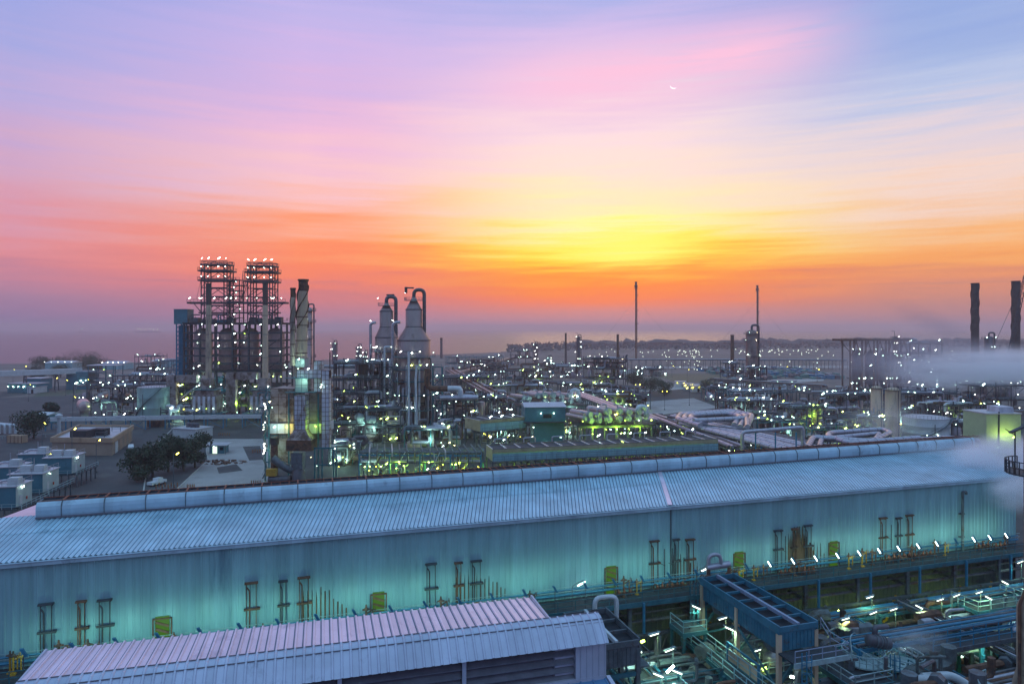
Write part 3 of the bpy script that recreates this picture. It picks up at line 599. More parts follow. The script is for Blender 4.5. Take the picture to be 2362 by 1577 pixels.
# ================================================================ plant builders
def unit(name, label, cat, px, base, wpx, top, dm, seed, nl=10, lk='ccccch', npipe=9, nves=3, dens=2.0, vsc=1.0, rz=0.12, group=None, steel=None, loc=None, w=None, h=None, floors=None):
    """open steel process structure with its pipes, drums and lamps"""
    r = random.Random(seed)
    if loc is None:
        X, Y = gp(px, base); w = wpx*Y/FPX; h = hz(top, Y); loc = (X, Y+dm/2, 0)
    t = thing(name, label, cat, loc, rz, group)
    st = steel or r.choice(['steel', 'dark_steel', 'teal_steel', 'steel'])
    nx = max(2, int(w/6.5)); ny = max(1, int(dm/7)); nf = floors or max(1, int(h/5.2)); zs = [h*(i+1)/nf for i in range(nf)]
    xs = [-w/2+w*i/nx for i in range(nx+1)]; ys = [-dm/2+dm*i/ny for i in range(ny+1)]
    m = MB()
    for x in xs:
        for y in ys: m.box(x, y, 0, .34, .34, h+(.0 if r.random() < .6 else r.uniform(.5, 2.2)))
    for z in zs:
        for y in ys: m.beam((xs[0], y, z-.2), (xs[-1], y, z-.2), .2, .36)
        for x in xs: m.beam((x, ys[0], z-.22), (x, ys[-1], z-.22), .18, .32)
    for i in range(nx):
        for k in range(nf):
            if r.random() < .3:
                z0 = zs[k-1] if k else 0
                if r.random() < .5: m.beam((xs[i], ys[0], z0), (xs[i+1], ys[0], zs[k]), .16)
                else: m.beam((xs[i], ys[0], z0), ((xs[i]+xs[i+1])/2, ys[0], zs[k]), .16); m.beam((xs[i+1], ys[0], z0), ((xs[i]+xs[i+1])/2, ys[0], zs[k]), .16)
    m.build('frame', st, t)
    m = MB(); ml = MB()
    for z in zs:
        a = r.uniform(-.5, -.2)*w if r.random() < .5 else xs[0]; b = xs[-1] if r.random() < .6 else r.uniform(.1, .5)*w
        m.box((a+b)/2, 0, z-.02, b-a, dm, .06); ml.rail([(a, ys[0]-.05, z+.05), (b, ys[0]-.05, z+.05), (b, ys[-1], z+.05)], 1.1, .09, 2.4)
        if r.random() < .5: ml.rail([(a, ys[-1], z+.05), (b, ys[-1], z+.05)], 1.1, .09, 2.4)
    m.build('deck', 'grating', t); ml.build('railing', r.choice(['teal_steel', 'steel', 'pale_rail']), t)
    npipe = int(npipe*dens); nves = int(nves*dens)
    pm = ['pipe_alu', 'pipe_alu', 'pipe_dark', 'pipe_dark', 'rust', 'pipe_white', 'steel']
    for k in range(npipe):
        z = r.choice(zs)+r.uniform(.25, .8) if r.random() < .7 else r.uniform(1, h*.9); y = r.uniform(ys[0]-.4, ys[-1]); rr = r.choice([.14, .18, .25, .35, .5, .7])
        a, b = sorted((r.uniform(-.58, .4)*w, r.uniform(-.4, .58)*w))
        if b-a < 3: b = a+3+r.random()*4
        z2_ = max(.3, min(h+2.5, z+r.choice([-1, -1, 1, 1, .5])*r.uniform(2, 6))); P = [(a, y, z), (b, y, z), (b, y, z2_)]
        if r.random() < .5: P.append((b+r.uniform(-4, 3), y-r.uniform(0, 1), z2_))
        if r.random() < .4: P = [(a, y, max(.3, z-r.uniform(2, 5)))]+P
        m = MB(); m.pipe(P, rr, 7, rr*2.6); m.build('pipe', r.choice(pm), t, True)
    for k in range(nves):
        z = r.choice([0]+zs[:-1]); x = r.uniform(-.4, .4)*w; y = r.uniform(ys[0]*.7, ys[-1]*.5); rr = r.uniform(.8, 1.9)*vsc; m = MB(); cz = z+rr+.6
        if r.random() < .55:
            l = r.uniform(2.5, 5.5); dd = Vector((1, 0, 0)) if r.random() < .6 else Vector((0, 1, 0)); c_ = Vector((x, y, cz)); m.drum(c_-dd*l/2, c_+dd*l/2, rr, 12); m.box(x, y, z, rr*1.2, rr*1.2, .8)
        else:
            l = r.uniform(3, 7); m.lathe(x, y, [(rr*.9, z), (rr, z+.5), (rr, z+l), (rr*.85, z+l+rr*.35), (rr*.45, z+l+rr*.55), (.15, z+l+rr*.62)], 14)
        m.build('vessel', r.choice(['vessel_alu', 'vessel_paint', 'vessel_dark', 'pipe_alu']), t, True)
    for k in range(max(2, int(nf*nx*.7*dens*.5))):                   # skids: dark machinery standing on the floors
        z = r.choice([0, 0]+zs[:-1]); x = r.uniform(-.48, .48)*w; y = r.uniform(ys[0]*.8, ys[-1]*.8); m = MB(); a_ = r.uniform(1.2, 3.2)*vsc; b_ = r.uniform(.9, 2.4)*vsc
        m.box(x, y, z, a_*1.4, b_*1.2, .35); m.box(x-a_*.2, y, z+.35, a_*.7, b_, r.uniform(.7, 2.2)*vsc); m.drum((x+a_*.1, y, z+.9*vsc), (x+a_*.7, y, z+.9*vsc), .5*vsc, 10); m.pipe([(x, y, z+1*vsc), (x, y, z+3.4*vsc), (x+r.choice([-3, 3])*vsc, y, z+3.4*vsc)], .16, 6)
        m.build('skid', r.choice(['dark_steel', 'vessel_dark', 'rust', 'blue_paint', 'teal_steel', 'duct_panel']), t)
    if 'g' in lk: glow(t, w*r.uniform(-.3, .3), ys[0]-1.2, min(h*.5, 5), r.choice([GRN, CYN, CYN]), 700 if loc[1] > 140 else 120)
    q_ = 0
    for z in [0]+zs:                                                 # lamps follow the deck edges
        n_ = max(1, round(.8*nl/(len(zs)+1))); f0 = r.uniform(.1, .9)
        for k in range(n_):
            if q_ >= nl: break
            q_ += 1; back = r.random() < .25
            lamp(t, w*r.uniform(-.5, .5), r.uniform(ys[0], ys[-1]) if back else ys[0]-.3, z+(2.3 if z < h-.1 else 1.5)+r.uniform(-1.3, .6), r.choice(lk), r.choice([.75, .9, 1.0, 1.3])*(1 if loc[1] < 330 else min(1.35, loc[1]/330)))
    return t
def rack(label, pts, w, h, npipe, seed, nl=0, lk='cc', rmin=.15, rmax=.42, tiers=1, group=None, mats=('pipe_alu', 'pipe_alu', 'pipe_dark', 'pipe_white'), steel='steel', name='pipe_rack', dz=0):
    """elevated pipe rack following a ground line"""
    r = random.Random(seed); P = [Vector((p[0], p[1], 0)) for p in pts]; o = P[0].copy(); P = [p-o for p in P]
    t = thing(name, label, 'pipe rack', o, 0, group); m = MB()
    for a, b in zip(P, P[1:]):
        d = (b-a).normalized(); ac = Vector((-d.y, d.x, 0)); n = max(1, int((b-a).length/7)); Z = Vector((0, 0, 1))
        for i in range(n+1):
            p = a.lerp(b, i/n)
            for s_ in (-1, 1): m.beam(p+ac*s_*w/2, p+ac*s_*w/2+Z*h, .34)
            for k in range(tiers): z = h-.25-k*2.6; m.beam(p-ac*(w/2+.3)+Z*z, p+ac*(w/2+.3)+Z*z, .28, .36)
            if i < n and i % 2 == 0:
                q = a.lerp(b, (i+1)/n); m.beam(p+ac*w/2, q+ac*w/2+Z*h*.9, .14); m.beam(p-ac*w/2+Z*h*.9, q-ac*w/2, .14)
        for s_ in (-1, 1): m.beam(a+ac*s_*(w/2)+Z*(h-.25), b+ac*s_*(w/2)+Z*(h-.25), .18, .34)
    m.build('frame', steel, t)
    for k in range(npipe):
        tier = k % tiers; rr = r.uniform(rmin, rmax); off = -w/2+w*(k//tiers+.5)/max(1, math.ceil(npipe/tiers)); z = h+.02+rr-tier*2.6; pp = []
        for i, p in enumerate(P):
            d = (P[min(i+1, len(P)-1)]-P[max(0, i-1)]).normalized(); ac = Vector((-d.y, d.x, 0)); pp.append(p+ac*off+Vector((0, 0, z)))
        m = MB(); m.pipe(pp, rr, 9, 2.0); o_ = m.build('pipe', r.choice(mats), t, True)
        if rr > .4: m = MB(); m.bands(pp, rr, 4.0, 9); m.build('band', 'pipe_dark', o_)
    for k in range(nl):
        i = r.randrange(len(P)-1); p = P[i].lerp(P[i+1], r.random()); lamp(t, p.x, p.y-w/2-.3, h-r.uniform(.4, 3.5), r.choice(lk), 1.0)
    return t
def ringplat(mb, x, y, z, r0, r1, a0=0, a1=6.283, n=20, rail_=True):
    A = [a0+(a1-a0)*i/n for i in range(n+1)]
    for a, b in zip(A, A[1:]):
        q = [(x+rr*math.cos(c_), y+rr*math.sin(c_), z) for rr, c_ in ((r0, a), (r1, a), (r1, b), (r0, b))]
        mb.add(q+[(p[0], p[1], z+.14) for p in q], [(3, 2, 1, 0), (4, 5, 6, 7), (1, 2, 6, 5), (0, 4, 7, 3)])
        if rail_:
            p, p2 = Vector((x+r1*math.cos(a), y+r1*math.sin(a), z)), Vector((x+r1*math.cos(b), y+r1*math.sin(b), z))
            for hh in (.6, 1.15): mb.beam(p+Vector((0, 0, hh)), p2+Vector((0, 0, hh)), .07)
            mb.beam(p, p+Vector((0, 0, 1.15)), .07)
def column(label, px, base, wpx, top, plats=(.35, .6, .85, .97), shell='vessel_dark', nl=6, pipe=True, davit=True, group=None, lk='c', name='distillation_column', Y=None):
    X, Y = gp(px, base) if Y is None else (wx(px, Y), Y); r = wpx*Y/FPX/2; h = hz(top, Y)-1.5; t = thing(name, label, 'column', (X, Y, 0), 0, group); rr = random.Random(int(px))
    m = MB(); m.lathe(0, 0, [(r*1.12, 0), (r*1.12, .5), (r, 3), (r, h-r*.5), (r*.85, h-r*.2), (r*.5, h), (r*.12, h+.1)], 18); m.build('shell', shell, t, True)
    m = MB()
    for k in (.2, .4, .55, .7, .82): m.lathe(0, 0, [(r*1.03, h*k), (r*1.03, h*k+.25)], 18)
    m.build('shell_ring', 'pipe_dark', t)
    for i, k in enumerate(plats): m = MB(); a = i*1.7; ringplat(m, 0, 0, h*k, r*.98, r+1.3, a+2.4, a+2.4+4.6, 14); m.build('platform', 'steel', t)
    m = MB()
    for s_ in (-.25, .25): m.beam((-r-.5, s_-r*.3, 1), (-r-.5, s_-r*.3, h), .08)
    for k in range(int(h/1.2)): m.beam((-r-.5, -.25-r*.3, 1+k*1.2), (-r-.5, .25-r*.3, 1+k*1.2), .05)
    m.build('ladder', 'steel', t)
    if pipe: m = MB(); m.pipe([(0, 0, h), (0, 0, h+r*.9), (r+.7, -.3, h+r*.9), (r+.7, -.3, 1)], max(.22, r*.2), 9); m.build('overhead_pipe', 'pipe_dark', t, True)
    if davit: m = MB(); m.pipe([(-r*.5, 0, h*.96), (-r*.5, 0, h+3.2), (-r*.5-2.0, 0, h+3.3)], .12, 6, .3); m.build('davit', 'steel', t)
    for k in range(nl): a = rr.uniform(3.4, 6.0); lamp(t, (r+1.2)*math.cos(a), (r+1.2)*math.sin(a), h*plats[k % len(plats)]+1.2, rr.choice(lk), max(.8, Y/400))
    return t
def chimney(label, px, base, wpx, top, mt='stack_concrete', band=.12, strake=False, group=None, name='chimney', rtop=None, Y=None, dish=False):
    X, Y = gp(px, base) if Y is None else (wx(px, Y), Y); r = wpx*Y/FPX/2; h = hz(top, Y); r2 = rtop*Y/FPX/2 if rtop else r*.82; t = thing(name, label, 'chimney', (X, Y, 0), 0, group); n = 18
    prof = [(r+(r2-r)*i/10, h*(1-band)*i/10) for i in range(11)]
    m = MB(); m.lathe(0, 0, prof, n); m.build('shaft', mt, t, True)
    m = MB(); m.lathe(0, 0, [(r2*1.02, h*(1-band)-.05), (r2*1.02, h-.4), (r2*1.16, h-.3), (r2*1.16, h), (r2*.8, h), (r2*.8, h-1)], n, False); m.build('cap', 'stack_black', t, True)
    m = MB()
    for k in (.25, .45, .62, .76): q = r+(r2-r)*k/(1-band); m.lathe(0, 0, [(q*1.03, h*k), (q*1.03, h*k+.22)], n)
    m.build('shell_ring', 'pipe_dark', t)
    if strake:
        for k in range(3):
            m = MB(); a0 = k*2.094; V = []; F = []; nn = 28
            for i in range(nn+1):
                q = i/nn; z = h*(.56+.43*q); a = a0+q*6.0; V += [(r2*.98*math.cos(a), r2*.98*math.sin(a), z), (r2*1.16*math.cos(a), r2*1.16*math.sin(a), z+.1)]
            for i in range(nn): F.append((2*i, 2*i+1, 2*i+3, 2*i+2))
            m.add(V, F); m.add([(p[0], p[1], p[2]+.12) for p in V], [f[::-1] for f in F]); m.build('strake', mt if mt != 'stack_concrete' else 'rust', t)
    return t
def tank(label, px, base, wpx, top, mt, rail_=True, Y=None, nl=0):
    X, Y = gp(px, base) if Y is None else (wx(px, Y), Y); r = wpx*Y/FPX/2; h = hz(top, Y-r*.0); t = thing('storage_tank', label, 'tank', (X, Y+r, 0), 0)
    m = MB(); m.lathe(0, 0, [(r, 0), (r, h*.33), (r*1.004, h*.335), (r, h*.34), (r, h*.66), (r*1.004, h*.665), (r, h*.67), (r, h)], 48); m.build('shell', mt, t, True)
    m = MB(); m.lathe(0, 0, [(r*1.01, h-.05), (r*1.01, h+.12), (r*.5, h+r*.05), (.2, h+r*.08)], 48); m.build('roof', 'roof_pale', t, True)
    if rail_:
        m = MB(); n = 40; p = [(r*.99*math.cos(6.283*i/n), r*.99*math.sin(6.283*i/n), h+.1) for i in range(n+1)]; m.rail(p, 1.1, .07, 9); m.build('railing', 'steel', t)
    m = MB(); n = 26; P = [((r+.5)*math.cos(-2.6+1.9*i/n), (r+.5)*math.sin(-2.6+1.9*i/n), h*i/n) for i in range(n+1)]
    for a, b in zip(P, P[1:]): m.beam(a, b, .8, .08); m.beam((a[0], a[1], a[2]+1), (b[0], b[1], b[2]+1), .06)
    m.build('stairway', 'steel', t)
    m = MB(); m.pipe([(-.2*r, -r-.25, .3), (-.2*r, -r-.25, h*.8)], .12, 6); m.build('pipe', 'pipe_dark', t)
    for k in range(nl): lamp(t, (-.6+.5*k)*r, -r-.6, h*.35, 'c')
    return t
LEAF = MB()
def tree(label, x, y, h, w, seed, group='trees in the plant', m1='foliage', name='tree'):
    r = random.Random(seed); t = thing(name, label, 'tree', (x, y, 0), 0, group); m = MB()
    m.pipe([(0, 0, 0), (r.uniform(-.2, .2), 0, h*.25), (r.uniform(-.4, .4), r.uniform(-.3, .3), h*.6)], .28, 7, 0, True, [.34, .26, .12]); cl = []
    for k in range(9):
        a = r.uniform(0, 6.28); e = r.uniform(.35, 1); p = Vector((math.cos(a)*w*.36*e, math.sin(a)*w*.36*e, h*r.uniform(.24, .84))); cl.append((p, r.uniform(.20, .32)*w)); m.pipe([(0, 0, h*r.uniform(.15, .4)), p*.6+Vector((0, 0, p.z*.3)), p], .1, 5, 0)
    cl.append((Vector((0, 0, h*.72)), w*.36)); m.build('trunk', 'bark', t)
    m = MB(); V = m.v; F = m.f; nleaf = int(1500+w*150)
    for k in range(nleaf):
        c_, rr = r.choice(cl); d = Vector((r.gauss(0, 1), r.gauss(0, 1), r.gauss(0, 1))).normalized()*rr*(r.random()**.4); d.z *= .8; p = c_+d; p.z = max(p.z, h*.05); s_ = r.uniform(.16, .42)
        a = Vector((r.gauss(0, 1), r.gauss(0, 1), r.gauss(0, 1))).normalized(); b = a.orthogonal().normalized()*s_; a = a*s_; o = len(V); V += [tuple(p-a), tuple(p+b*.6), tuple(p+a), tuple(p-b*.6)]; F.append((o, o+1, o+2, o+3))
    m.build('crown', m1, t); return t
def lamppost(px, py, kind='y', hpx=None, label=None, two=False):
    X, Y = gp(px, py); h = 9.0; t = thing('street_lamp', label, 'street lamp', (X, Y, 0), 0, 'street lamps along the plant roads'); m = MB(); m.pipe([(0, 0, 0), (0, 0, h), (.5, -.1, h+.25), (1.2, -.2, h+.25)], .09, 6, .3)
    if two: m.pipe([(0, 0, h-.4), (-.5, -.1, h+.25), (-1.2, -.2, h+.25)], .09, 6, .3)
    m.box(0, 0, 0, .5, .5, .5); m.build('post', 'steel', t)
    lamp(t, 1.2, -.35, h+.1, kind, 1.0)
    if two: lamp(t, -1.2, -.35, h+.1, kind, 1.0)
    return t
# ================================================================ silo block with its two steel towers
Y1 = 320; S1 = Y1/FPX
X0 = wx(443, Y1); X1 = wx(662, Y1); XM = (X0+X1)/2
blk = thing('silo_block', 'dark steel block of four silos carrying two tall open towers linked by a boom platform', 'process block', (XM, Y1, 0))
W2 = (X1-X0)/2; TOP = hz(745, Y1); MID = hz(852, Y1); DEP = 16
m = MB(); xs = [-W2+2*W2*i/6 for i in range(7)]; ys = [-DEP/2, 0, DEP/2]
for x in xs:
    for y in ys: m.box(x, y, 0, .75, .75, TOP)
for z in (5, 9.5, 14, MID, MID+3.5, MID+7, MID+10.5, MID+14, MID+17.5, TOP):
    for y in ys: m.beam((-W2, y, z-.3), (W2, y, z-.3), .45, .8)
    for x in xs: m.beam((x, -DEP/2, z-.3), (x, DEP/2, z-.3), .3, .5)
for i in (0, 3, 5):
    for z0, z1_ in ((MID, MID+5), (MID+10, MID+15), (8, 14)): m.beam((xs[i], -DEP/2, z0), (xs[i+1], -DEP/2, z1_), .26)
m.build('frame', 'dark_steel', blk)
m = MB()
for z in (MID, TOP): m.box(0, 0, z, 2*W2+1, DEP+1, .25)
m.box(0, -DEP/2-.3, MID-.9, 2*W2, .3, 1.0); m.build('deck', 'grating', blk)
m = MB(); m.rail([(-W2, -DEP/2, TOP+.2), (W2, -DEP/2, TOP+.2)], 1.2, .1, 2); m.rail([(-W2, -DEP/2, MID+.2), (W2, -DEP/2, MID+.2)], 1.2, .1, 2)
for z in (8, 14): m.rail([(-W2, -DEP/2-.1, z), (W2, -DEP/2-.1, z)], 1.1, .1, 2)
m.build('railing', 'steel', blk)
for k, zx in enumerate((335, 490, 630, 790)):
    x = wx(z1(zx, 0)[0], Y1)-XM; r = 4.1; z0, z1_ = MID+.4, hz(767, Y1); pr = [(r*.5, z0-3), (r, z0+1)]
    for q in (.25, .5, .75): zz = z0+1+(z1_-z0-1)*q; pr += [(r, zz-.3), (r*1.05, zz-.2), (r*1.05, zz+.2), (r, zz+.3)]
    pr += [(r, z1_), (r*.55, z1_+1.8), (.3, z1_+2.2)]
    m = MB(); m.lathe(x, -1.0, pr, 28); m.build('silo', 'vessel_alu', blk, True)
    m = MB(); m.box(x+2, -2, TOP+.3, 3.2, 3, 1.6+k*.3); m.pipe([(x, -1, z1_+2), (x, -1, TOP+2.5), (x+2.5, -1, TOP+2.5)], .3, 7); m.build('filter_box', 'dark_steel', blk)
def truss(px0, px1, ptop, levels, nm):
    a, b = wx(px0, Y1)-XM, wx(px1, Y1)-XM; zt = hz(ptop, Y1); m = MB(); d = 7.0
    for x in (a, b, a+(b-a)*.12, b-(b-a)*.12):
        for y in (-d/2, d/2): m.beam((x, y, TOP), (x, y, zt-1), .42)
    n = 7; zz = [TOP+(zt-TOP)*i/n for i in range(n+1)]
    for i in range(n):
        for y in (-d/2, d/2):
            m.beam((a, y, zz[i+1]), (b, y, zz[i+1]), .28, .42)
            if i != 4: m.beam((a, y, zz[i]), ((a+b)/2, y, zz[i+1]), .25); m.beam((b, y, zz[i]), ((a+b)/2, y, zz[i+1]), .25)
        for x in (a, b): m.beam((x, -d/2, zz[i]), (x, d/2, zz[i+1]), .18)
    m.build('tower', 'dark_steel', blk)
    for i, lp in enumerate(levels):
        z = hz(lp, Y1); e = 1.2 if i else .4; m = MB(); m.box((a+b)/2, 0, z-.6, b-a+2*e, d+2*e, .65); m.rail([(a-e, d/2+e, z), (a-e, -d/2-e, z), (b+e, -d/2-e, z), (b+e, d/2+e, z)], 1.3, .11, 1.7); m.build('platform', 'dark_steel', blk)
        for q in (.04, .3, .7, .97): lamp(blk, a+(b-a)*q, -d/2-e, z+(2.6 if i == 0 else 1.6), 'h', 1.35 if i == 0 else 1.15)
    return a, b
tA = truss(472, 531, 604, (610, 624.5, 646.5), 'a'); tB = truss(578, 635, 607, (613.5, 627.5, 649), 'b')
m = MB(); mid_z = hz(646, Y1); a = tA[1]; b = wx(557, Y1)-XM                       # stair tower beside the left tower
for x in (a+.5, b):
    for y in (-2.5, 2.5): m.beam((x, y, TOP), (x, y, mid_z), .42)
for i in range(8):
    z = TOP+(mid_z-TOP)*(i+1)/8; m.box((a+b)/2, 0, z-.2, b-a+(3 if i in (4, 6) else .6), 6, .28); m.beam((a+.5, -2.6, z-(mid_z-TOP)/8), (b, -2.6, z), .4, .35); m.rail([(a+.3, -3, z), (b+.2, -3, z)], 1.1, .09, 1.6)
m.build('stair_tower', 'dark_steel', blk)
for i in range(8): lamp(blk, rnd.uniform(a, b+1), -3.2, TOP+(mid_z-TOP)*(i+.6)/8, 'c', 1.1)
zb = hz(697, Y1); m = MB(); a = wx(439, Y1)-XM; b = wx(664, Y1)-XM                 # boom platform across both towers
m.box((a+b)/2, -1, zb-.8, b-a, 5, .9); m.box((a+b)/2, 1, zb-5.2, (b-a)*.82, 3.4, .6); m.rail([(a, -3.5, zb+.1), (b, -3.5, zb+.1)], 1.2, .1, 1.6); m.rail([(a*.8, -1, zb-4.8), (b*.82, -1, zb-4.8)], 1.1, .1, 2)
m.beam((a+3, -3, zb-.6), (tA[0], -3, zb-5), .3); m.beam((b-1, -3, zb-.6), (tB[1], -3, zb-5), .3); m.beam((b-1, -3, zb-.6), (tB[1], -3, zb-2.6), .2)
m.build('boom_platform', 'dark_steel', blk)
for q in (.03, .13, .15, .28, .40, .5, .61, .71, .86, .88, .96): lamp(blk, a+(b-a)*q, -3.6, zb+1.8, 'h', 1.3)
m = MB(); p0 = Vector((wx(557, Y1)-XM, 0, zb+.5)); p1 = Vector((tB[0]-.5, 0, hz(625, Y1)))   # sloping conveyor truss
for y in (-1, 1):
    for dz_ in (0, 2.6): m.beam(p0+Vector((0, y, dz_*.3)), p1+Vector((-dz_, y, 0)), .24)
for i in range(10): q = p0.lerp(p1, i/9); m.beam(q+Vector((0, -1, 0)), q+Vector((-1.6, -1, .9)), .14); m.beam(q+Vector((0, -1, 0)), q+Vector((0, 1, 0)), .14)
m.build('conveyor_truss', 'steel', blk)
for x0 in (wx(472, Y1)-XM-2, wx(572, Y1)-XM, wx(636, Y1)-XM+1.2):
    m = MB(); m.pipe([(x0+1, -2, hz(650, Y1)), (x0-.4, -3, zb+1.5)], .07, 5, 0); m.build('stay_cable', 'dark_steel', blk)
# lift tower on the left side
ex = wx(z1(204, 0)[0], Y1)-XM; ez = hz(z1(0, 428)[1], Y1); m = MB()
for dx_ in (-2.3, 2.3):
    for dy_ in (-2.3, 2.3): m.box(ex+dx_, dy_, 0, .5, .5, ez)
for k in range(24): z = ez*k/24; m.beam((ex-2.3, -2.3, z), (ex+2.3, -2.3, z+ez/24), .22); m.beam((ex-2.3, -2.35, z), (ex+2.3, -2.35, z), .25); m.beam((ex-2.3, 2.3, z), (ex-2.3, -2.3, z), .2)
m.box(ex, 0, 0, 3.4, 3.4, ez-7); m.build('lift_tower', 'blue_paint', blk)
m = MB(); m.box(ex, 0, ez-6.5, 6.3, 6.3, 6.6); m.prism([(ex-3.2, -3.3), (ex+3.2, -3.3), (ex+3.2, 3.3), (ex-3.2, 3.3)], ez+.1, ez+.5); m.build('lift_house', 'cabin_teal', blk)
m = MB()
for z in (MID+3, MID+9, MID+15, TOP-2, TOP+2): m.box((ex-W2)/2+1, -1, z, abs(-W2-ex), 4, .2); m.rail([(ex+2, -3, z+.2), (-W2+3, -3, z+.2)], 1.1, .1, 2)
for x in (ex+4, ex+7): m.box(x, -2.5, 0, .3, .3, TOP); m.box(x, 2.5, 0, .3, .3, TOP)
m.build('link_platform', 'dark_steel', blk)
# a column of little bracket platforms on the right side
r = random.Random(44)
for k in range(22):                                                   # conveyors, hoppers and drives under the towers
    x = r.uniform(-W2+2, W2-2); m = MB(); z = r.choice([TOP+.2, TOP+.2, 14.1, 9.6, 5.1]); w_ = r.uniform(2, 5); m.box(x, r.uniform(-7, 2), z, w_, 3, r.uniform(1.2, 3.2)); m.pipe([(x, -6, z+1), (x, -6, z+3.6), (x+r.choice([-4, 4]), -6, z+3.6)], .3, 7)
    m.build('drive_unit', r.choice(['dark_steel', 'vessel_dark', 'steel', 'blue_paint']), blk)
m = MB()
for k in range(9): z = MID+2+k*2.6; m.box(W2+1.2, -6, z, 1.8, 2.4, .15); m.rail([(W2+2.1, -7, z+.1), (W2+2.1, -5, z+.1)], 1.1, .1, 1)
m.build('ladder_platform', 'dark_steel', blk)
for (zx, zy, w_, zy2) in ((200, 830, 30, 1070), (565, 812, 26, 1080)):                # big square ducts bending down in front
    m = MB(); x = wx(z1(zx, 0)[0], Y1)-XM; m.box(x, -DEP/2-2, 2, 4.4, 3, hz(z1(0, zy)[1], Y1)-2); m.box(x+6.5, -DEP/2-2, hz(z1(0, zy)[1], Y1)-3.2, 10, 3, 3.2); m.build('square_duct', 'furnace_panel', blk)
for k in range(5): x = rnd.uniform(-W2, W2); m = MB(); m.pipe([(x, -DEP/2-1, rnd.uniform(8, 19)), (x+rnd.uniform(-12, 12), -DEP/2-1, 15), (x+rnd.uniform(-12, 12), -DEP/2-1, 2)], .4, 8); m.build('pipe', rnd.choice(['pipe_alu', 'pipe_dark']), blk, True)
r = random.Random(3)
for (zx, zy) in ((318, 515), (405, 520), (510, 517), (590, 520), (690, 518), (800, 518), (525, 575), (590, 575), (300, 580), (290, 635), (530, 632), (585, 632), (425, 655), (695, 652), (420, 604), (690, 705), (815, 690), (425, 762), (550, 762), (670, 775), (300, 780), (225, 850), (265, 795), (480, 848), (610, 838), (628, 858), (770, 846), (300, 850), (440, 898), (735, 920), (660, 910), (335, 940), (285, 1040), (370, 1045), (465, 1020), (500, 1040), (540, 1075), (455, 1035), (640, 1020), (560, 950), (590, 905), (300, 905), (190, 960), (210, 1075), (820, 850), (845, 775), (250, 1078)):
    px, py = z1(zx, zy); lamp(blk, wx(px, Y1-9.5)-XM, -9.5, max(1, hz(py, Y1-9.5)), r.choice('cccchg'), 1.05)
for (zx, k) in ((361, 0), (721, 1)):                                             # slender concrete stacks in front
    px = z1(zx, 0)[0]; Yc = 303; t = chimney('slender pale stack with a black top standing before the silo block, '+('left' if k == 0 else 'right')+' one of two', px, 0, 14.5, z1(0, 257)[1], 'stack_concrete', .16, False, 'slender stacks before the silo block', 'chimney', 11.6, Yc)
    m = MB(); b_ = 18; m.box(0, -1, 3, 10.8, 7, 7.6); m.prism([(-4, -4), (4, -4), (4, 2), (-4, 2)], 10.6, 13); m.box(0, -1, 13, 4.4, 4.4, 5); m.build('heater_box', 'furnace_panel', t)
    m = MB()
    for i in range(-2, 3): m.box(i*2.15, -4.62, 3, 1.1, .25, 7.2)
    m.build('wall_panel', 'duct_panel', t)
    m = MB()
    for i in range(-2, 3): m.box(i*3.2, -4.2, 0, .5, .5, 3.05); m.box(i*3.2, 2, 0, .5, .5, 3.05)
    m.rail([(-8, -5.5, 2.8), (8, -5.5, 2.8)], 1.1, .1, 2); m.box(0, -1.5, 2.7, 16.5, 9.5, .2); m.build('leg_frame', 'teal_steel', t)
    m = MB(); m.rail([(-5, -4.5, 13.1), (5, -4.5, 13.1)], 1.1, .1, 2); m.box(0, -1, 12.9, 10.5, 8, .2); m.build('upper_deck', 'teal_steel', t)
    for i in (-4.5, -1.5, 1.5, 4.5): lamp(t, i, -5.6, 5.0, r.choice('cgc'), .9)
    for i in (-3, 3): lamp(t, i, -5, 14.6, 'c', .9)
# ================================================================ furnace with twin strapped stack
Xf, Yf = gp(694, 1112); KF = Yf/FPX
fur = thing('furnace', 'panelled furnace with white gridded ducts and a tall tapering stack, standing over the concrete yard', 'furnace', (Xf, Yf, 0))
fx = lambda zx: wx(z1(zx, 0)[0], Yf)-Xf
fz = lambda zy: hz(z1(0, zy)[1], Yf)
def panelbox(zx0, zx1, zy0, zy1, y0, d, m_, nm='panel', grid=None, gm='rust'):
    a, b, z0, z1_ = fx(zx0), fx(zx1), max(0, fz(zy1)), fz(zy0); m = MB(); m.box((a+b)/2, y0+d/2, z0, b-a, d, z1_-z0); o = m.build(nm, m_, fur)
    if grid:
        g_ = MB(); nx_ = max(1, round((b-a)/grid)); nz_ = max(1, round((z1_-z0)/(grid*1.15)))
        for i in range(nx_+1): g_.box(a+(b-a)*i/nx_, y0-.03, z0, .09, .10, z1_-z0)
        for i in range(nz_+1): g_.box((a+b)/2, y0-.03, z0+(z1_-z0)*i/nz_-.04, b-a+.1, .12, .09)
        for i in range(nz_+1): g_.box(a-.03, y0+d/2, z0+(z1_-z0)*i/nz_-.04, .1, d, .09); g_.box(b+.03, y0+d/2, z0+(z1_-z0)*i/nz_-.04, .1, d, .09)
        tag(g_.build('stiffener', gm, o), 'rusty stiffener grid')
    return o
panelbox(738, 890, 930, 1250, 2, 8, 'furnace_panel', 'firebox', 1.9)
panelbox(985, 1085, 960, 1250, 2, 8, 'furnace_panel', 'firebox', 1.9)
panelbox(735, 1090, 1150, 1215, 1.2, 9, 'duct_panel', 'firebox', 2.2)
panelbox(735, 860, 1240, 1395, 1.2, 8, 'furnace_panel', 'lower_casing', 2.4)
panelbox(915, 985, 966, 1180, -1.4, 3.4, 'duct_panel', 'front_duct', 1.1)
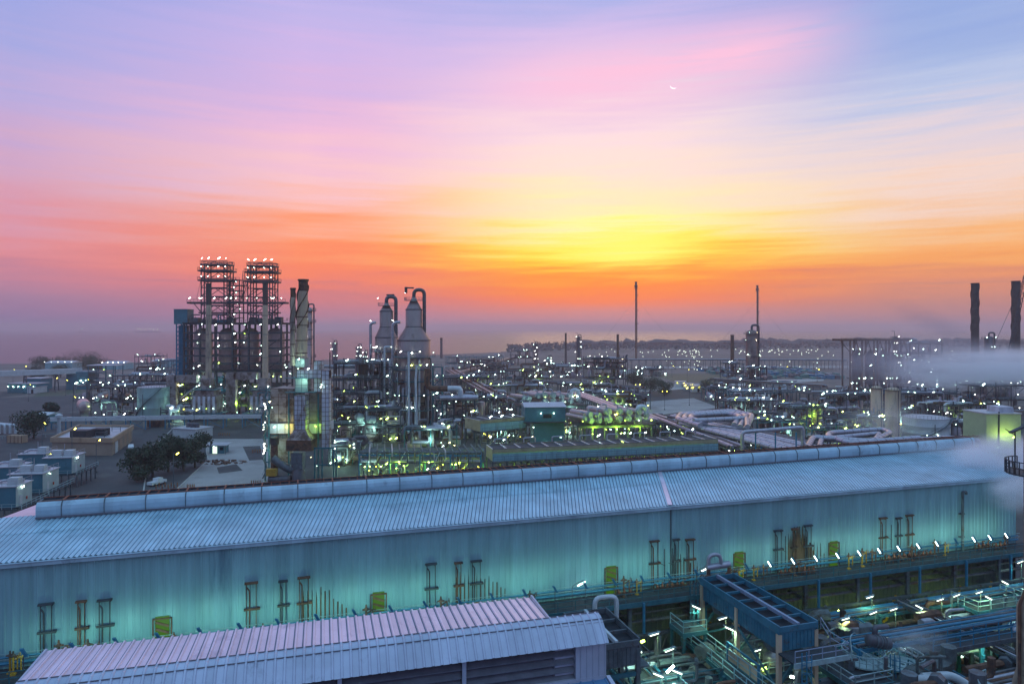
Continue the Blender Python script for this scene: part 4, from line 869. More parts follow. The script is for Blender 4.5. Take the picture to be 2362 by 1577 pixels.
panelbox(1082, 1130, 810, 1300, -.6, 2.0, 'duct_panel', 'side_duct', 1.0)
panelbox(922, 1130, 806, 858, -.3, 2.6, 'duct_panel', 'cross_duct', 1.1)
panelbox(1018, 1066, 750, 950, 1.5, 2.2, 'duct_panel', 'side_duct', 1.0)
panelbox(872, 1030, 1245, 1310, -2.2, 5, 'rust', 'hood', 2.6)
panelbox(905, 985, 860, 950, .8, 3.5, 'vessel_paint', 'stack_base', 1.4, 'dark_steel')
panelbox(905, 965, 735, 790, .8, 3.5, 'vessel_paint', 'stack_base', 1.4, 'dark_steel')
m = MB()                                                       # flared hood under the front duct
a0, a1, b0, b1, z0, z1_ = fx(915), fx(985), fx(872), fx(1030), fz(1245), fz(1180)
m.add([(b0, -2.2, z0), (b1, -2.2, z0), (b1, 2.6, z0), (b0, 2.6, z0), (a0, -1.4, z1_), (a1, -1.4, z1_), (a1, 2, z1_), (a0, 2, z1_)], [(3, 2, 1, 0), (4, 5, 6, 7), (0, 1, 5, 4), (1, 2, 6, 5), (2, 3, 7, 6), (3, 0, 4, 7)])
m.build('hood', 'furnace_panel', fur)
m = MB()                                                       # sloped casing tops
for a0, a1, s_ in ((738, 905, 1), (985, 1080, -1)):
    a, b = fx(a0), fx(a1); zl, zr = (fz(960), fz(925)) if s_ > 0 else (fz(930), fz(965)); m.add([(a, 1.9, fz(962)), (b, 1.9, fz(962)), (b, 10, fz(962)), (a, 10, fz(962)), (a, 1.9, zl), (b, 1.9, zr), (b, 10, zr), (a, 10, zl)], [(3, 2, 1, 0), (4, 5, 6, 7), (0, 1, 5, 4), (1, 2, 6, 5), (2, 3, 7, 6), (3, 0, 4, 7)])
m.build('casing_roof', 'furnace_panel', fur)
def fstack(zxb0, zxb1, zxt0, zxt1, zyb, zyt, y, nm, cap):
    xb, xt = (fx(zxb0)+fx(zxb1))/2, (fx(zxt0)+fx(zxt1))/2; rb, rt = (fx(zxb1)-fx(zxb0))/2, (fx(zxt1)-fx(zxt0))/2; zb_, zt_ = fz(zyb), fz(zyt); m = MB(); P = []; Rr = []
    for i in range(9): q = i/8*(1-cap); P.append((xb+(xt-xb)*q, y, zb_+(zt_-zb_)*q)); Rr.append(rb+(rt-rb)*q)
    m.pipe(P, 1, 20, 0, True, Rr); o = m.build('stack', 'stack_concrete', fur, True)
    m = MB(); m.pipe([(xt, y, zb_+(zt_-zb_)*(1-cap)), (xt, y, zt_-.5), (xt, y, zt_-.4), (xt, y, zt_)], 1, 20, 0, True, [rt*.99, rt*.99, rt*1.16, rt*1.16]); m.build('cap', 'rust', o, True)
    for k in range(3):
        m = MB(); V = []; F = []; nn = 26
        for i in range(nn+1):
            q = .42+.5*i/nn; a = k*2.094+i/nn*4.6; x, r_ = xb+(xt-xb)*q, rb+(rt-rb)*q; z = zb_+(zt_-zb_)*q; c_, s_ = math.cos(a), math.sin(a)
            V += [(x+r_*.98*c_, y+r_*.98*s_, z), (x+r_*1.22*c_, y+r_*1.22*s_, z+.1), (x+r_*1.22*c_, y+r_*1.22*s_, z+.30), (x+r_*.98*c_, y+r_*.98*s_, z+.34)]
        for i in range(nn):
            for j in range(3): F.append((4*i+j, 4*i+j+1, 4*i+4+j+1, 4*i+4+j))
        m.add(V, F); m.build('strake', 'rust', o)
    m = MB()
    for q in (.12, .27, .45, .55): x, r_ = xb+(xt-xb)*q, rb+(rt-rb)*q; z = zb_+(zt_-zb_)*q; m.lathe(x, y, [(r_*1.03, z), (r_*1.03, z+.22)], 20)
    m.build('shell_ring', 'rust', o)
fstack(884, 962, 908, 968, 770, 226, 3.2, 's', .14); fstack(872, 906, 876, 908, 780, 285, .6, 's', .12)
m = MB(); x = fx(903); m.pipe([(x, 3.2, fz(850)), (x, 3.2, fz(740))], 1.3, 14, 0, True); m.build('stack_leg', 'stack_concrete', fur, True)
m = MB(); x = fx(808); r_ = (fx(832)-fx(785))/2; m.lathe(x, -3.5, [(r_*1.05, 0), (r_, 1), (r_*.9, fz(1262))], 16); o = m.build('small_stack', 'rust', fur, True)
m = MB(); m.lathe(x, -3.5, [(r_*1.1, fz(1264)), (r_*1.1, fz(1225)), (r_*1.25, fz(1220)), (r_*.3, fz(1212))], 16); m.build('cowl', 'stack_black', o, True)
m = MB()                                                       # access towers, legs
for zx in (712, 736, 862, 898, 1050, 1075, 1165):
    m.box(fx(zx), 1.0, 0, .32, .32, fz(960 if zx < 1100 else 1290))
for zy in (1000, 1100, 1240, 1320, 1395): m.beam((fx(710), .9, fz(zy)), (fx(740), .9, fz(zy)), .2, .3)
for zx in (1045, 1165): m.box(fx(zx), -1.5, 0, .35, .35, fz(1290))
m.beam((fx(1045), -1.5, fz(1295)), (fx(1165), -1.5, fz(1295)), .3, .4); m.beam((fx(1045), -1.5, fz(1400)), (fx(1165), -1.5, fz(1400)), .2, .3); m.build('leg_frame', 'teal_steel', fur)
m = MB()
for zy in (950, 860): m.box((fx(890)+fx(1000))/2, .3, fz(zy), 8, 1.6, .18); m.rail([(fx(912), -.5, fz(zy)+.1), (fx(985), -.5, fz(zy)+.1)], 1.1, .08, 1.5)
m.rail([(fx(735), .9, fz(1250)), (fx(870), .9, fz(1250))], 1.1, .08, 1.6); m.build('railing', 'teal_steel', fur)
m = MB()                                                       # stair flights on the left side
for k in range(8):
    z0 = 1+k*2.7; a, b = (fx(705), fx(735)) if k % 2 == 0 else (fx(735), fx(705)); m.beam((a, -.1, z0), (b, -.1, z0+2.7), .8, .12); m.beam((a, -.5, z0+1), (b, -.5, z0+3.7), .07)
m.build('stairway', 'steel', fur)
for zy in (1020, 1035, 1050, 1135, 1150, 1165, 1180, 1272, 1287, 1302, 1317, 1332): px, py = z1(rnd.uniform(708, 726), zy); lamp(fur, wx(px, Yf-1)-Xf, -1, hz(py, Yf), 'h', .75)
for zx, zy, k in ((770, 1172, 'c'), (848, 1172, 'y'), (1032, 1168, 'g'), (895, 1318, 'h'), (1003, 1365, 'w'), (873, 1432, 'w'), (840, 1405, 'c'), (760, 1045, 'c'), (930, 738, 'c'), (925, 800, 'c'), (1040, 1420, 'c'), (1155, 1270, 'c'), (745, 1010, 'w'), (1075, 900, 'c'), (1070, 915, 'c'), (990, 800, 'c'), (850, 790, 'c'), (875, 830, 'c'), (1180, 1425, 'y')):
    px, py = z1(zx, zy); lamp(fur, wx(px, Yf-2)-Xf, -.9 if zy > 1100 else -1.5, hz(py, Yf-2), k, .7)
# draught fan at the foot of the furnace
fan = thing('draught_fan', 'dark draught fan on a yellow base at the foot of the furnace', 'fan', (Xf+fx(905), Yf-6.2, 0))
m = MB(); m.box(-2.2, 0, 0, 7, 3, 1.1); m.build('base', 'yellow_paint', fan)
m = MB(); m.drum((-4.2, -.2, 2.2), (1.2, -.2, 2.2), 1.0, 16); m.lathe(3.0, 0, [(1.2, 0), (1.6, .4), (1.6, 4.2), (1.1, 5)], 18); m.build('fan_casing', 'vessel_dark', fan, True)
m = MB(); m.pipe([(-3.6, .5, 7.4), (-1.2, .5, 5.6), (1, .5, 4.4), (3, .5, 4.4)], 1.0, 10, 1.2); m.box(3.0, 0, 4.8, 2.8, 2.6, 4.2); m.build('duct', 'steel', fan, True)
m = MB(); m.box(-3.5, -.5, 3.2, 2.4, 1.5, 1.7); m.build('motor', 'yellow_paint', fan)
# ================================================================ the two reactors with goose-neck pipes
def reactor(label, Yr, zxc, prof, goose, gx, plat, seed, hook):
    X = wx(z1(zxc, 0)[0], Yr); t = thing('reactor_vessel', label, 'reactor', (X, Yr, 0)); rz_ = lambda zy: hz(z1(0, zy)[1], Yr); K = .3634*Yr/FPX
    m = MB(); m.lathe(0, 0, [(h_*K, max(0, rz_(zy))) for h_, zy in prof], 40); m.build('shell', 'reactor_clad', t, True)
    m = MB()
    for h_, zy in prof[1:-1]: m.lathe(0, 0, [(h_*K*1.025, rz_(zy)-.18), (h_*K*1.025, rz_(zy)+.18)], 40)
    m.build('shell_ring', 'vessel_dark', t)
    r_ = 11.5*K; zt = rz_(goose); x1_ = gx*K; m = MB(); m.pipe([(0, 0, rz_(prof[-1][1])-1), (0, 0, zt), (x1_, 0, zt), (x1_, 0, rz_(plat+140))], r_, 16, 4.4); m.build('gooseneck_pipe', 'pipe_dark', t, True)
    m = MB(); m.pipe([(x1_, 0, rz_(plat+140)), (x1_, -.5, 12)], r_*1.05, 14, 0); m.build('downcomer', 'vessel_dark', t, True)
    m = MB(); m.beam((0, 0, zt+r_), ((-50 if hook else 50)*K, 0, zt+r_*(1.1)), .45, .5); m.box((-50 if hook else 50)*K, 0, zt-1.2, .9, .9, 2.2) if hook else None; m.build('jib', 'dark_steel', t)
    mm = max(h_ for h_, zy in prof)*K
    for zy, rr in ((prof[-1][1]+22, prof[-2][0]*K*.55), (plat, mm), (plat+75, mm), (plat+150, mm), (plat+235, mm), (plat+330, mm), (plat+430, mm)):
        m = MB(); ringplat(m, 0, 0, rz_(zy), rr*.98, rr+1.8, 2.6, 6.6, 22); m.build('platform', 'teal_steel', t)
    m = MB()
    for k in range(10): a = 2*math.pi*k/10+.2; m.box(mm*.93*math.cos(a), mm*.93*math.sin(a), 0, .6, .6, rz_(1000))
    for zz in (5, 11): ringplat(m, 0, 0, zz, mm*.9, mm*1.02, 0, 6.283, 20, False)
    m.build('support_leg', 'dark_steel', t)
    m = MB(); rs_ = -mm-1.4
    m.pipe([(rs_*.62, -2, rz_(prof[-3][1]-30)), (rs_, -2, rz_(prof[-3][1]-25)), (rs_, -2, rz_(plat+250))], .55, 10, 1.4); m.build('side_pipe', 'pipe_alu', t, True)
    for sx in (-1, 1):                                                # stair towers beside the shell
        m = MB(); xa, xb_ = sx*(mm+1.2), sx*(mm+4.6); zt2 = rz_(plat+60)
        for x in (xa, xb_):
            for y in (-3.5, -.5): m.box(x, y, 0, .35, .35, zt2)
        n_ = int(zt2/3.4)
        for k in range(n_): z0 = zt2*k/n_; z9 = zt2*(k+1)/n_; m.beam((xa, -3.5, z0), (xb_, -3.5, z9) if k % 2 else (xb_, -3.5, z0), .3); m.beam((xb_, -3.6, z0), (xa, -3.6, z9), .5, .14); m.beam((xa, -3.5, z9), (xb_, -3.5, z9), .25, .35); m.rail([(xa, -3.8, z9), (xb_, -3.8, z9)], 1.1, .1, 1.7)
        m.build('stair_tower', 'teal_steel' if sx > 0 else 'steel', t)
        for k in range(4): lamp(t, sx*(mm+2.9), -4.2, zt2*(k+.7)/4.2, 'c', .9)
    r = random.Random(seed)
    for k in range(16): a = r.uniform(3.3, 6.1); x, y = (mm+.6)*math.cos(a), (mm+.6)*math.sin(a); m = MB(); z = r.uniform(12, rz_(plat)); m.pipe([(x*.8, y*.8, z), (x, y, z), (x, y, 6), (x+r.uniform(-3, 3), y-1, 3)], r.choice([.2, .3, .4]), 8); m.build('pipe', r.choice(['pipe_alu', 'pipe_dark', 'pipe_white']), t, True)
    for k in range(3): a = -2.2+.6*k; m = MB(); z = rz_(plat+150+80*k); d_ = Vector((math.cos(a), math.sin(a), 0)); m.pipe([d_*mm*.9+Vector((0, 0, z)), d_*(mm+1)+Vector((0, 0, z))], .9, 14, 0); m.build('manway', 'rust', t, True)
    for k in range(22): a = r.uniform(3.3, 6.2); zz = r.choice([rz_(plat)+1.8, rz_(plat+75)+1.8, rz_(plat+330)+1.4, 12, 8, 4, 16]); lamp(t, (mm+1.9)*math.cos(a), (mm+1.9)*math.sin(a), zz, r.choice('ccccgh'), .85)
    lamp(t, -3, -2, rz_(prof[-1][1]-25), 'h', 1.1); lamp(t, (-mm if not hook else -mm)-1.4, -2, rz_(prof[-3][1]-40), 'h', 1.1)
    return t
reactor('smaller silver reactor with conical top and goose-neck pipe, behind the larger one', 268, 1490, [(62, 1240), (62, 800), (72, 790), (72, 600), (43, 535), (43, 435), (8, 378)], 342, 60, 690, 11, False)
reactor('larger silver reactor with conical top, goose-neck pipe and small jib', 250, 1664, [(70, 1240), (70, 1012), (104, 962), (104, 800), (104, 618), (52, 533), (52, 424), (10, 345)], 298, 66, 725, 12, True)
tw = thing('riser_pipes', 'pair of thin silver riser pipes with a double lamp arm before the larger reactor', 'pipe riser', (wx(z1(1655, 0)[0], 238), 238, 0))
for k, (dx_, tz) in enumerate(((-1.3, 690), (1.5, 775))):
    m = MB(); z_ = hz(z1(0, tz)[1], 238); m.pipe([(dx_+(1.0 if k else 0), 0, 1), (dx_+(1.0 if k else 0), 0, 4.5), (dx_, 0, 6), (dx_, 0, 22) if not k else (dx_-.4, 0, 22), (dx_, 0, z_)], .42, 10, .8); m.build('pipe', 'pipe_white', tw, True)
m = MB(); z_ = hz(z1(0, 690)[1], 238); m.beam((-4, 0, z_), (2.6, 0, z_), .3); m.build('lamp_arm', 'steel', tw); lamp(tw, -4, -.3, z_, 'h', 1.3); lamp(tw, 2.6, -.3, z_, 'h', 1.1)
tw2 = thing('riser_pipes', 'thin silver riser with a lamp arm before the smaller reactor', 'pipe riser', (wx(z1(1478, 0)[0], 248), 248, 0))
m = MB(); z_ = hz(z1(0, 660)[1], 248); m.pipe([(0, 0, 1), (0, 0, z_), (2.6, 0, z_)], .36, 10, .5); m.pipe([(2.0, 0, 4), (2.0, 0, hz(z1(0, 735)[1], 248))], .3, 8); m.build('pipe', 'pipe_white', tw2, True); lamp(tw2, -3, -.3, z_, 'h', 1.4); lamp(tw2, 2.6, -.3, z_, 'h', 1.1)
column('silver column with bracket platforms right behind the furnace stack', 712, 0, 17, 700, (.3, .45, .6, .75, .88, .97), 'vessel_alu', 10, True, False, None, 'ch', 'distillation_column', 262)
# goose pipes right of the larger reactor
gpz = thing('overhead_pipe_bend', 'rusty horizontal overhead pipe ending in a bright silver elbow over a long header', 'pipe', (wx(1000, 240), 240, 0))
K = 240/FPX; m = MB(); x0 = wx(985, 240)-wx(1000, 240); x1_ = wx(1033, 240)-wx(1000, 240); x2_ = wx(1062, 240)-wx(1000, 240)
m.pipe([(x0, 0, hz(850, 240)), (x0, 0, hz(896, 240)), (x1_, 0, hz(896, 240))], 1.0, 12, 2.5); m.build('pipe', 'rust', gpz, True)
m = MB(); m.pipe([(x1_, 0, hz(896, 240)), (x2_, 0, hz(896, 240)), (x2_, 0, hz(915, 240))], 1.02, 14, 3.2); m.build('elbow', 'pipe_white', gpz, True)
m = MB(); m.pipe([(wx(1015, 240)-wx(1000, 240), 0, hz(917, 240)), (wx(1102, 240)-wx(1000, 240), 0, hz(917, 240))], .95, 12); m.build('header', 'pipe_alu', gpz, True)
m = MB()
for px in (1030, 1047, 1075, 1095): m.box(wx(px, 240)-wx(1000, 240), 0, 0, .5, .5, hz(919, 240))
m.build('support_column', 'dark_steel', gpz)

for zx, zy, c_, e in ((770, 1172, CYN, 260), (848, 1172, YEL, 320), (1032, 1168, GRN, 300), (760, 1330, CYN, 260), (930, 760, CYN, 200), (945, 880, CYN, 260)):
    px, py = z1(zx, zy); glow(fur, wx(px, Yf-2)-Xf, -1.0, hz(py, Yf-1), c_, e)
for x in (-14, -6, 3, 12): glow(blk, x, -10.5, 6, CYN if x != 3 else GRN, 900)
for x in (-12, 2, 14): glow(blk, x, -9.5, MID-4, CYN, 600)
# ================================================================ middle ground, left
# tan flat-roofed workshop
wc = [gp(398, 1040), gp(866*.298, 1050.5), gp(1002*.298, 1021)]
bx = Vector((wc[1][0], wc[1][1], 0)); ax = Vector((wc[0][0]-wc[1][0], wc[0][1]-wc[1][1], 0)); Lx = (Vector(gp(120, 1049)+(0,))-bx).length; ang = math.atan2(Vector(gp(120, 1049)+(0,)).y-bx.y, Vector(gp(120, 1049)+(0,)).x-bx.x)+math.pi
yl = (Vector((wc[2][0], wc[2][1], 0))-bx); Dl = 30.0; sk = yl.normalized()
wk = thing('workshop', 'tan flat-roofed workshop with a high parapet and black units on its roof', 'building', bx, ang)
Li = Matrix.Rotation(-ang, 3, 'Z'); dv = Li @ sk; HB = 5.6
def wp(x, y, z): return Vector((-x, 0, z))+dv*y+Vector((0, 0, 0))          # x: left along the front, y: back along the side
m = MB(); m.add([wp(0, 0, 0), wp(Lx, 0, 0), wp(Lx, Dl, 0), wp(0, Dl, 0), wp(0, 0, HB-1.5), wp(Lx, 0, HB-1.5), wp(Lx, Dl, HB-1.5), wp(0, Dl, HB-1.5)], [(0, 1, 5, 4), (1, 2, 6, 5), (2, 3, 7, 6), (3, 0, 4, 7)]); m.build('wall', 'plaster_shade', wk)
m = MB(); e = .5
q0 = [wp(-e, -e, 0), wp(Lx+e, -e, 0), wp(Lx+e, Dl+e, 0), wp(-e, Dl+e, 0)]; q1 = [wp(.1, .1, 0), wp(Lx-.1, .1, 0), wp(Lx-.1, Dl-.1, 0), wp(.1, Dl-.1, 0)]; Zv = Vector((0, 0, 1))
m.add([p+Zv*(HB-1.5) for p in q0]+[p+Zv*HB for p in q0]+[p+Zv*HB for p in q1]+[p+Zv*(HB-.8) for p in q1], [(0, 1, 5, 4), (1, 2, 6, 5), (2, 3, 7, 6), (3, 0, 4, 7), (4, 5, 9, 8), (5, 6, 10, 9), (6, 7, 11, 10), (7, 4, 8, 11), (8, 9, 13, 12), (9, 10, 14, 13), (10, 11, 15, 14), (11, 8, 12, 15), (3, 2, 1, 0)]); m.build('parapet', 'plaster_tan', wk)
m = MB(); m.add([p+Zv*(HB-.8) for p in q1], [(0, 1, 2, 3)]); m.build('roof', 'roof_pale', wk)
for k in range(4): m = MB(); a, b = wp(-.12, 4+k*6.4, 0), wp(-.12, 7.6+k*6.4, 0); m.add([a, b, b+Zv*3.6, a+Zv*3.6], [(0, 1, 2, 3)]); m.build('door', 'plaster_tan' if k != 0 else 'white_panel', wk)
m = MB(); c0 = wp(Lx-8.5, 5, 0); m.box(c0.x, c0.y, HB-.7, 5.5, 4, 2.4); m.box(c0.x+2.6, c0.y+5, HB-.7, 4.6, 3, 2.2); m.build('roof_unit', 'trim_dark', wk)
m = MB(); c0 = wp(6, 8, 0); m.rail([wp(7, 6, HB-.8), wp(4, 6, HB-.8), wp(4, 10, HB-.8)], 1.6, .14, 2); m.rail([wp(2, 20, HB-.8), wp(5, 20, HB-.8)], 1.6, .14, 2); m.build('roof_railing', 'steel', wk)
# white saloon beside it
car = thing('parked_car', 'white saloon car parked by the tan workshop', 'car', gp(302, 1034)+(0,), R(28))
m = MB(); prof = [(-2.3, .35), (-2.3, .85), (-1.5, 1.0), (-.9, 1.45), (.6, 1.45), (1.3, .98), (2.2, .86), (2.3, .35)]
m.add([(y*.85*(1 if z < 1.2 else .82), x, z) for y in (-1, 1) for x, z in prof], [tuple(range(8)), tuple(range(15, 7, -1))]+[(i, 8+i, 8+(i+1) % 8, (i+1) % 8) for i in range(8)]); m.build('body', 'car_white', car)
m = MB(); m.add([(-.72, -1.44, 1.04), (.72, -1.44, 1.04), (.66, -.93, 1.41), (-.66, -.93, 1.41)], [(0, 1, 2, 3)]); m.add([(s_*.80, x, z) for s_ in (1,) for x, z in ((-1.2, 1.05), (1.0, 1.05), (.5, 1.38), (-.85, 1.38))], [(0, 1, 2, 3)]); m.build('window', 'glass', car)
for x in (-1.4, 1.45):
    for s_ in (-.72, .72):
        m = MB(); m.pipe([(s_-.1, x, .33), (s_+.1, x, .33)], .33, 14, 0); w_ = m.build('wheel', 'rubber', car)
        m = MB(); m.pipe([(s_-.12, x, .33), (s_+.12, x, .33)], .18, 10, 0); m.build('rim', 'pipe_white', w_)
# dark trees on the corner of the yard
for i, (px, py, h, w_, lb) in enumerate(((318, 1108, 9, 8.5, 'left end of the dark tree row in the yard'), (352, 1100, 10.5, 8.5, 'second tree of the dark yard row'), (388, 1088, 11.5, 9.5, 'tallest tree in the middle of the dark yard row'), (424, 1086, 9.5, 8.5, 'tree behind the lamp pole in the dark yard row'), (450, 1078, 10, 9, 'right end of the dark tree row, by the lit kiosk'))):
    X, Y = gp(px, py); tree('round dark green tree, '+lb, X, Y, h, w_, 40+i, 'dark trees in the yard')
X, Y = gp(78, 1012); tree('broad dark tree alone on the left beside the yard rail', X, Y, 9.5, 13, 50, None)
X, Y = gp(118, 958); tree('small dark tree beside the low white shed', X, Y, 6, 7, 51, None)
# elevated cabins on the left
def cabin(label, px, base, wpx, h, dpt, z0, lampk='c', acs=2):
    X, Y = gp(px, base, z0); w = wpx*Y/FPX; t = thing('elevated_cabin', label, 'cabin', (X, Y, 0), R(8), 'elevated teal cabins on the left')
    m = MB(); m.box(-w/2, dpt/2, z0, w, dpt, h); m.build('body', 'cabin_teal', t)
    m = MB(); m.box(.03, dpt/2, z0+.05, .08, dpt-.1, h-.1); m.build('side_panel', 'cabin_side', t)
    m = MB(); m.box(-w/2, dpt/2, z0+h, w+.5, dpt+.5, .18); m.build('roof', 'roof_pale', t)
    for k in range(acs): m = MB(); x = -w*(.25+.42*k); m.box(x, dpt*.4, z0+h+.4, 2.1, 1.6, 1.2); m.box(x, dpt*.4, z0+h+.18, 2.3, 1.8, .25); m.build('air_conditioner', 'white_panel', t)
    m = MB(); m.pipe([(-w*.5, dpt*.5, z0+h), (-w*.5, dpt*.5, z0+h+3)], .09, 6); m.pipe([(-w*.1, dpt*.7, z0+h+.6), (-w*.9, dpt*.7, z0+h+.6), (-w*.9, dpt*.2, z0+h+.3)], .28, 8); m.rail([(-w, .2, z0+h+.2), (0, .2, z0+h+.2), (0, dpt, z0+h+.2)], 1.0, .06, 2); m.build('roof_pipe', 'pipe_alu', t)
    m = MB(); m.box(1.0, dpt/2+1, z0-.15, 2.0, dpt+4, .15); m.box(-w/2, -.9, z0-.15, w+2, 1.6, .15); m.build('gallery', 'grating', t)
    m = MB(); m.rail([(2.0, -1.6, z0), (2.0, dpt+3, z0)], 1.1, .08, 1.6); m.rail([(-w, -1.7, z0), (2, -1.7, z0)], 1.1, .08, 1.8); m.build('railing', 'pale_rail', t)
    m = MB()
    for i in range(5): m.box(1.8, -1.2+i*(dpt+3)/4, 0, .25, .25, z0); m.box(-w*i/4, -1.5, 0, .25, .25, z0)
    m.build('leg', 'steel', t)
    m = MB(); m.box(.09, dpt*.3, z0, .06, 1.0, 2.1); m.build('door', 'white_panel', t)
    m = MB(); m.box(.2, dpt*.62, z0+.9, .2, .25, .6); m.build('extinguisher', 'red_paint', t)
    lamp(t, .35, dpt*.35, z0+h-.35, lampk, .85); 
    return t
cabin('teal cabin on stilts at the left edge, nearest the long hall', 36, 1170, 60, 4.2, 6, 3.0, 'c', 1)
cabin('teal cabin on stilts with a large white cooler, behind the leftmost one', 98, 1136, 72, 4.2, 7, 3.0)
cabin('teal cabin on stilts with round vent drums, before the tan workshop', 165, 1092, 60, 4.0, 7, 3.2)
cabin('pale roofed cabin on stilts half hidden at the left of its group', 40, 1112, 60, 3.6, 6, 2.8, 'y', 1)
cabin('farthest cabin on stilts with a lilac roof near the dark tree', 105, 1076, 58, 3.4, 6, 2.6, 'y', 1)
# kiosk, shed, long covered pipe trough
Xk, Yk = gp(500, 1046); k_ = thing('kiosk', 'small lit kiosk with a flat overhanging roof in the concrete yard', 'kiosk', (Xk, Yk, 0), .05)
m = MB(); m.box(0, 2, 0, 4.6, 4, 2.7); m.build('wall', 'cabin_teal', k_); m = MB(); m.box(0, 1.6, 2.7, 7.0, 6, .22); m.build('roof', 'roof_pale', k_)
m = MB(); m.box(-.6, -.03, .1, 1.4, .08, 2.2); m.build('door', emit('kiosk_light', (.75, 1, .75), 1.4), k_); m = MB(); m.box(1.5, -.03, 1.1, 1.0, .07, .9); m.build('window', 'glass', k_); lamp(k_, -.6, -.9, 2.45, 'c', .8)
m = MB()
for x in (-3.1, 3.1): m.box(x, -1.1, 0, .15, .15, 2.7)
m.build('post', 'steel', k_)
Xk, Yk = gp(425, 1010); k_ = thing('shed', 'low white roofed shed with pipes on top, behind the yard trees', 'shed', (Xk, Yk, 0), R(-20))
m = MB(); m.box(0, 4, 0, 11, 8, 3.2); m.build('wall', 'white_panel', k_); m = MB(); m.box(0, 4, 3.2, 11.6, 8.6, .25); m.build('roof', 'roof_pale', k_)
for x in (-2, 0, 2): m = MB(); m.lathe(x, 4, [(.9, 3.4), (.9, 4.8), (.5, 5.2)], 12); m.build('roof_vent', 'vessel_dark', k_)
Xk, Yk = gp(82, 976); k_ = thing('shed', 'low teal walled shed with a white roof on the far left', 'shed', (Xk, Yk, 0), R(-12))
m = MB(); m.box(0, 4, 0, 11, 7, 3.4); m.build('wall', 'cabin_teal', k_); m = MB(); m.add([(-5.8, .2, 3.5), (5.8, .2, 3.5), (5.8, 8, 3.5), (-5.8, 8, 3.5), (-5.8, 4, 4.4), (5.8, 4, 4.4)], [(0, 1, 5, 4), (3, 4, 5, 2), (0, 4, 3), (1, 2, 5)]); m.build('roof', 'white_panel', k_)
A = gp(112, 992); B = gp(606, 984)
tr = rack('long covered blue pipe trough on short posts behind the workshop', [A, B], 4.2, 4.6, 3, 61, 0, 'c', .2, .3, 1, None, ('pipe_alu', 'pipe_dark'), 'blue_paint', 'pipe_trough')
m = MB(); d_ = Vector((B[0]-A[0], B[1]-A[1], 0)); m.beam((0, -2.3, 4.4), (d_.x, d_.y-2.3, 4.4), .2, 1.3); m.beam((0, -2.0, 5.1), (d_.x, d_.y-2.0, 5.1), .8, .12); m.build('side_sheet', 'white_panel', tr)
m = MB()
for i in range(1, 9): p = d_*i/9; m.box(p.x, p.y-2.2, 4.9, 1.6, .6, .5)
m.build('cover', 'pipe_white', tr)
sp_ = thing('vent_pillar', 'white pillar with a round drum top at the end of the blue trough', 'vent', gp(136, 1002)+(0,), 0)
m = MB(); m.lathe(0, 0, [(.7, 0), (.6, 6.2), (1.25, 6.4), (1.25, 7.4), (.4, 7.8)], 16); m.build('pillar', 'pipe_white', sp_)
tank('pale green cylindrical tank left of the silo block', 337, 966, 72, 895, 'tank_green', True, None, 2)
bl = thing('bullet_tank', 'horizontal silver bullet tank with a rust-tinged dished end, left of the green tank', 'tank', gp(196, 962)+(0,), R(35))
m = MB(); m.drum((0, 0, 4.6), (0, 14, 4.6), 2.7, 18); m.build('shell', 'vessel_alu', bl, True); [(lambda q: (q.box(0, y_, 0, 3, 1, 3.2), q.build('saddle', 'concrete', bl)))(MB()) for y_ in (2, 11)]; lamp(bl, 1.4, -1.6, 5.0, 'g', .9)
unit('process_structure', 'cluttered pipe structure left of the pale green tank', 'pipe structure', 256, 962, 92, 893, 10, 101, 14, 'cccg')
unit('process_structure', 'flat open pipe structure behind the pale green tank', 'pipe structure', 336, 906, 150, 866, 14, 102, 16, 'ccch', 10, 2)
unit('process_structure', 'narrow pipe structure between the green tank and the silo block', 'pipe structure', 400, 960, 46, 897, 9, 103, 10, 'cgcw')
unit('process_structure', 'tall roofed conveyor structure left of the silo block', 'pipe structure', 338, 872, 56, 822, 14, 104, 12, 'ccc', 5, 1)
unit('process_structure', 'long low lit structure joining the silo block from the left', 'pipe structure', 388, 876, 60, 832, 14, 105, 10, 'cch', 5, 1)
ch_ = thing('conveyor_house', 'teal conveyor house with a pale canopy at the end of the long gallery', 'building', gp(200, 898)+(0,), .05)
m = MB(); m.box(-6, 6, 0, 14, 12, 11.5); m.build('wall', 'cabin_teal', ch_); m = MB(); m.box(9, 6, 15.4, 18, 13, .5); m.build('canopy', 'roof_pale', ch_)
m = MB()
for x in (1, 6, 12, 17):
    for y in (0, 12): m.box(x, y, 0, .4, .4, 15.4)
for z in (7, 11): m.beam((1, 0, z), (17, 0, z), .3, .4); m.box(9, 6, z, 16, 11, .15)
m.beam((1, 0, 7), (9, 0, 11), .25); m.beam((17, 0, 7), (9, 0, 11), .25); m.build('frame', 'teal_steel', ch_)
for k in range(7): lamp(ch_, rnd.uniform(-4, 18), -.6, rnd.choice([6, 9, 13]), rnd.choice('cg'), 1.1)
gal = thing('conveyor_gallery', 'long grey enclosed conveyor gallery on trestle legs at the left edge', 'conveyor', gp(200, 898)+(0,), 0); Yg = gp(200, 898)[1]
xl = wx(-60, Yg-40)-wx(200, Yg); m = MB(); m.beam((xl, -40, 12.5), (-6, 4, 12.0), 4, 3.2); m.build('gallery', 'white_panel', gal); m = MB()
for q in (.15, .45, .75): x = xl+( -6-xl)*q; y = -40+44*q; m.beam((x-1.5, y, 0), (x-.5, y, 11), .5); m.beam((x+1.5, y, 0), (x+.5, y, 11), .5); m.beam((x-1.3, y, 4), (x+1, y, 8), .25)
m.build('trestle', 'steel', gal)
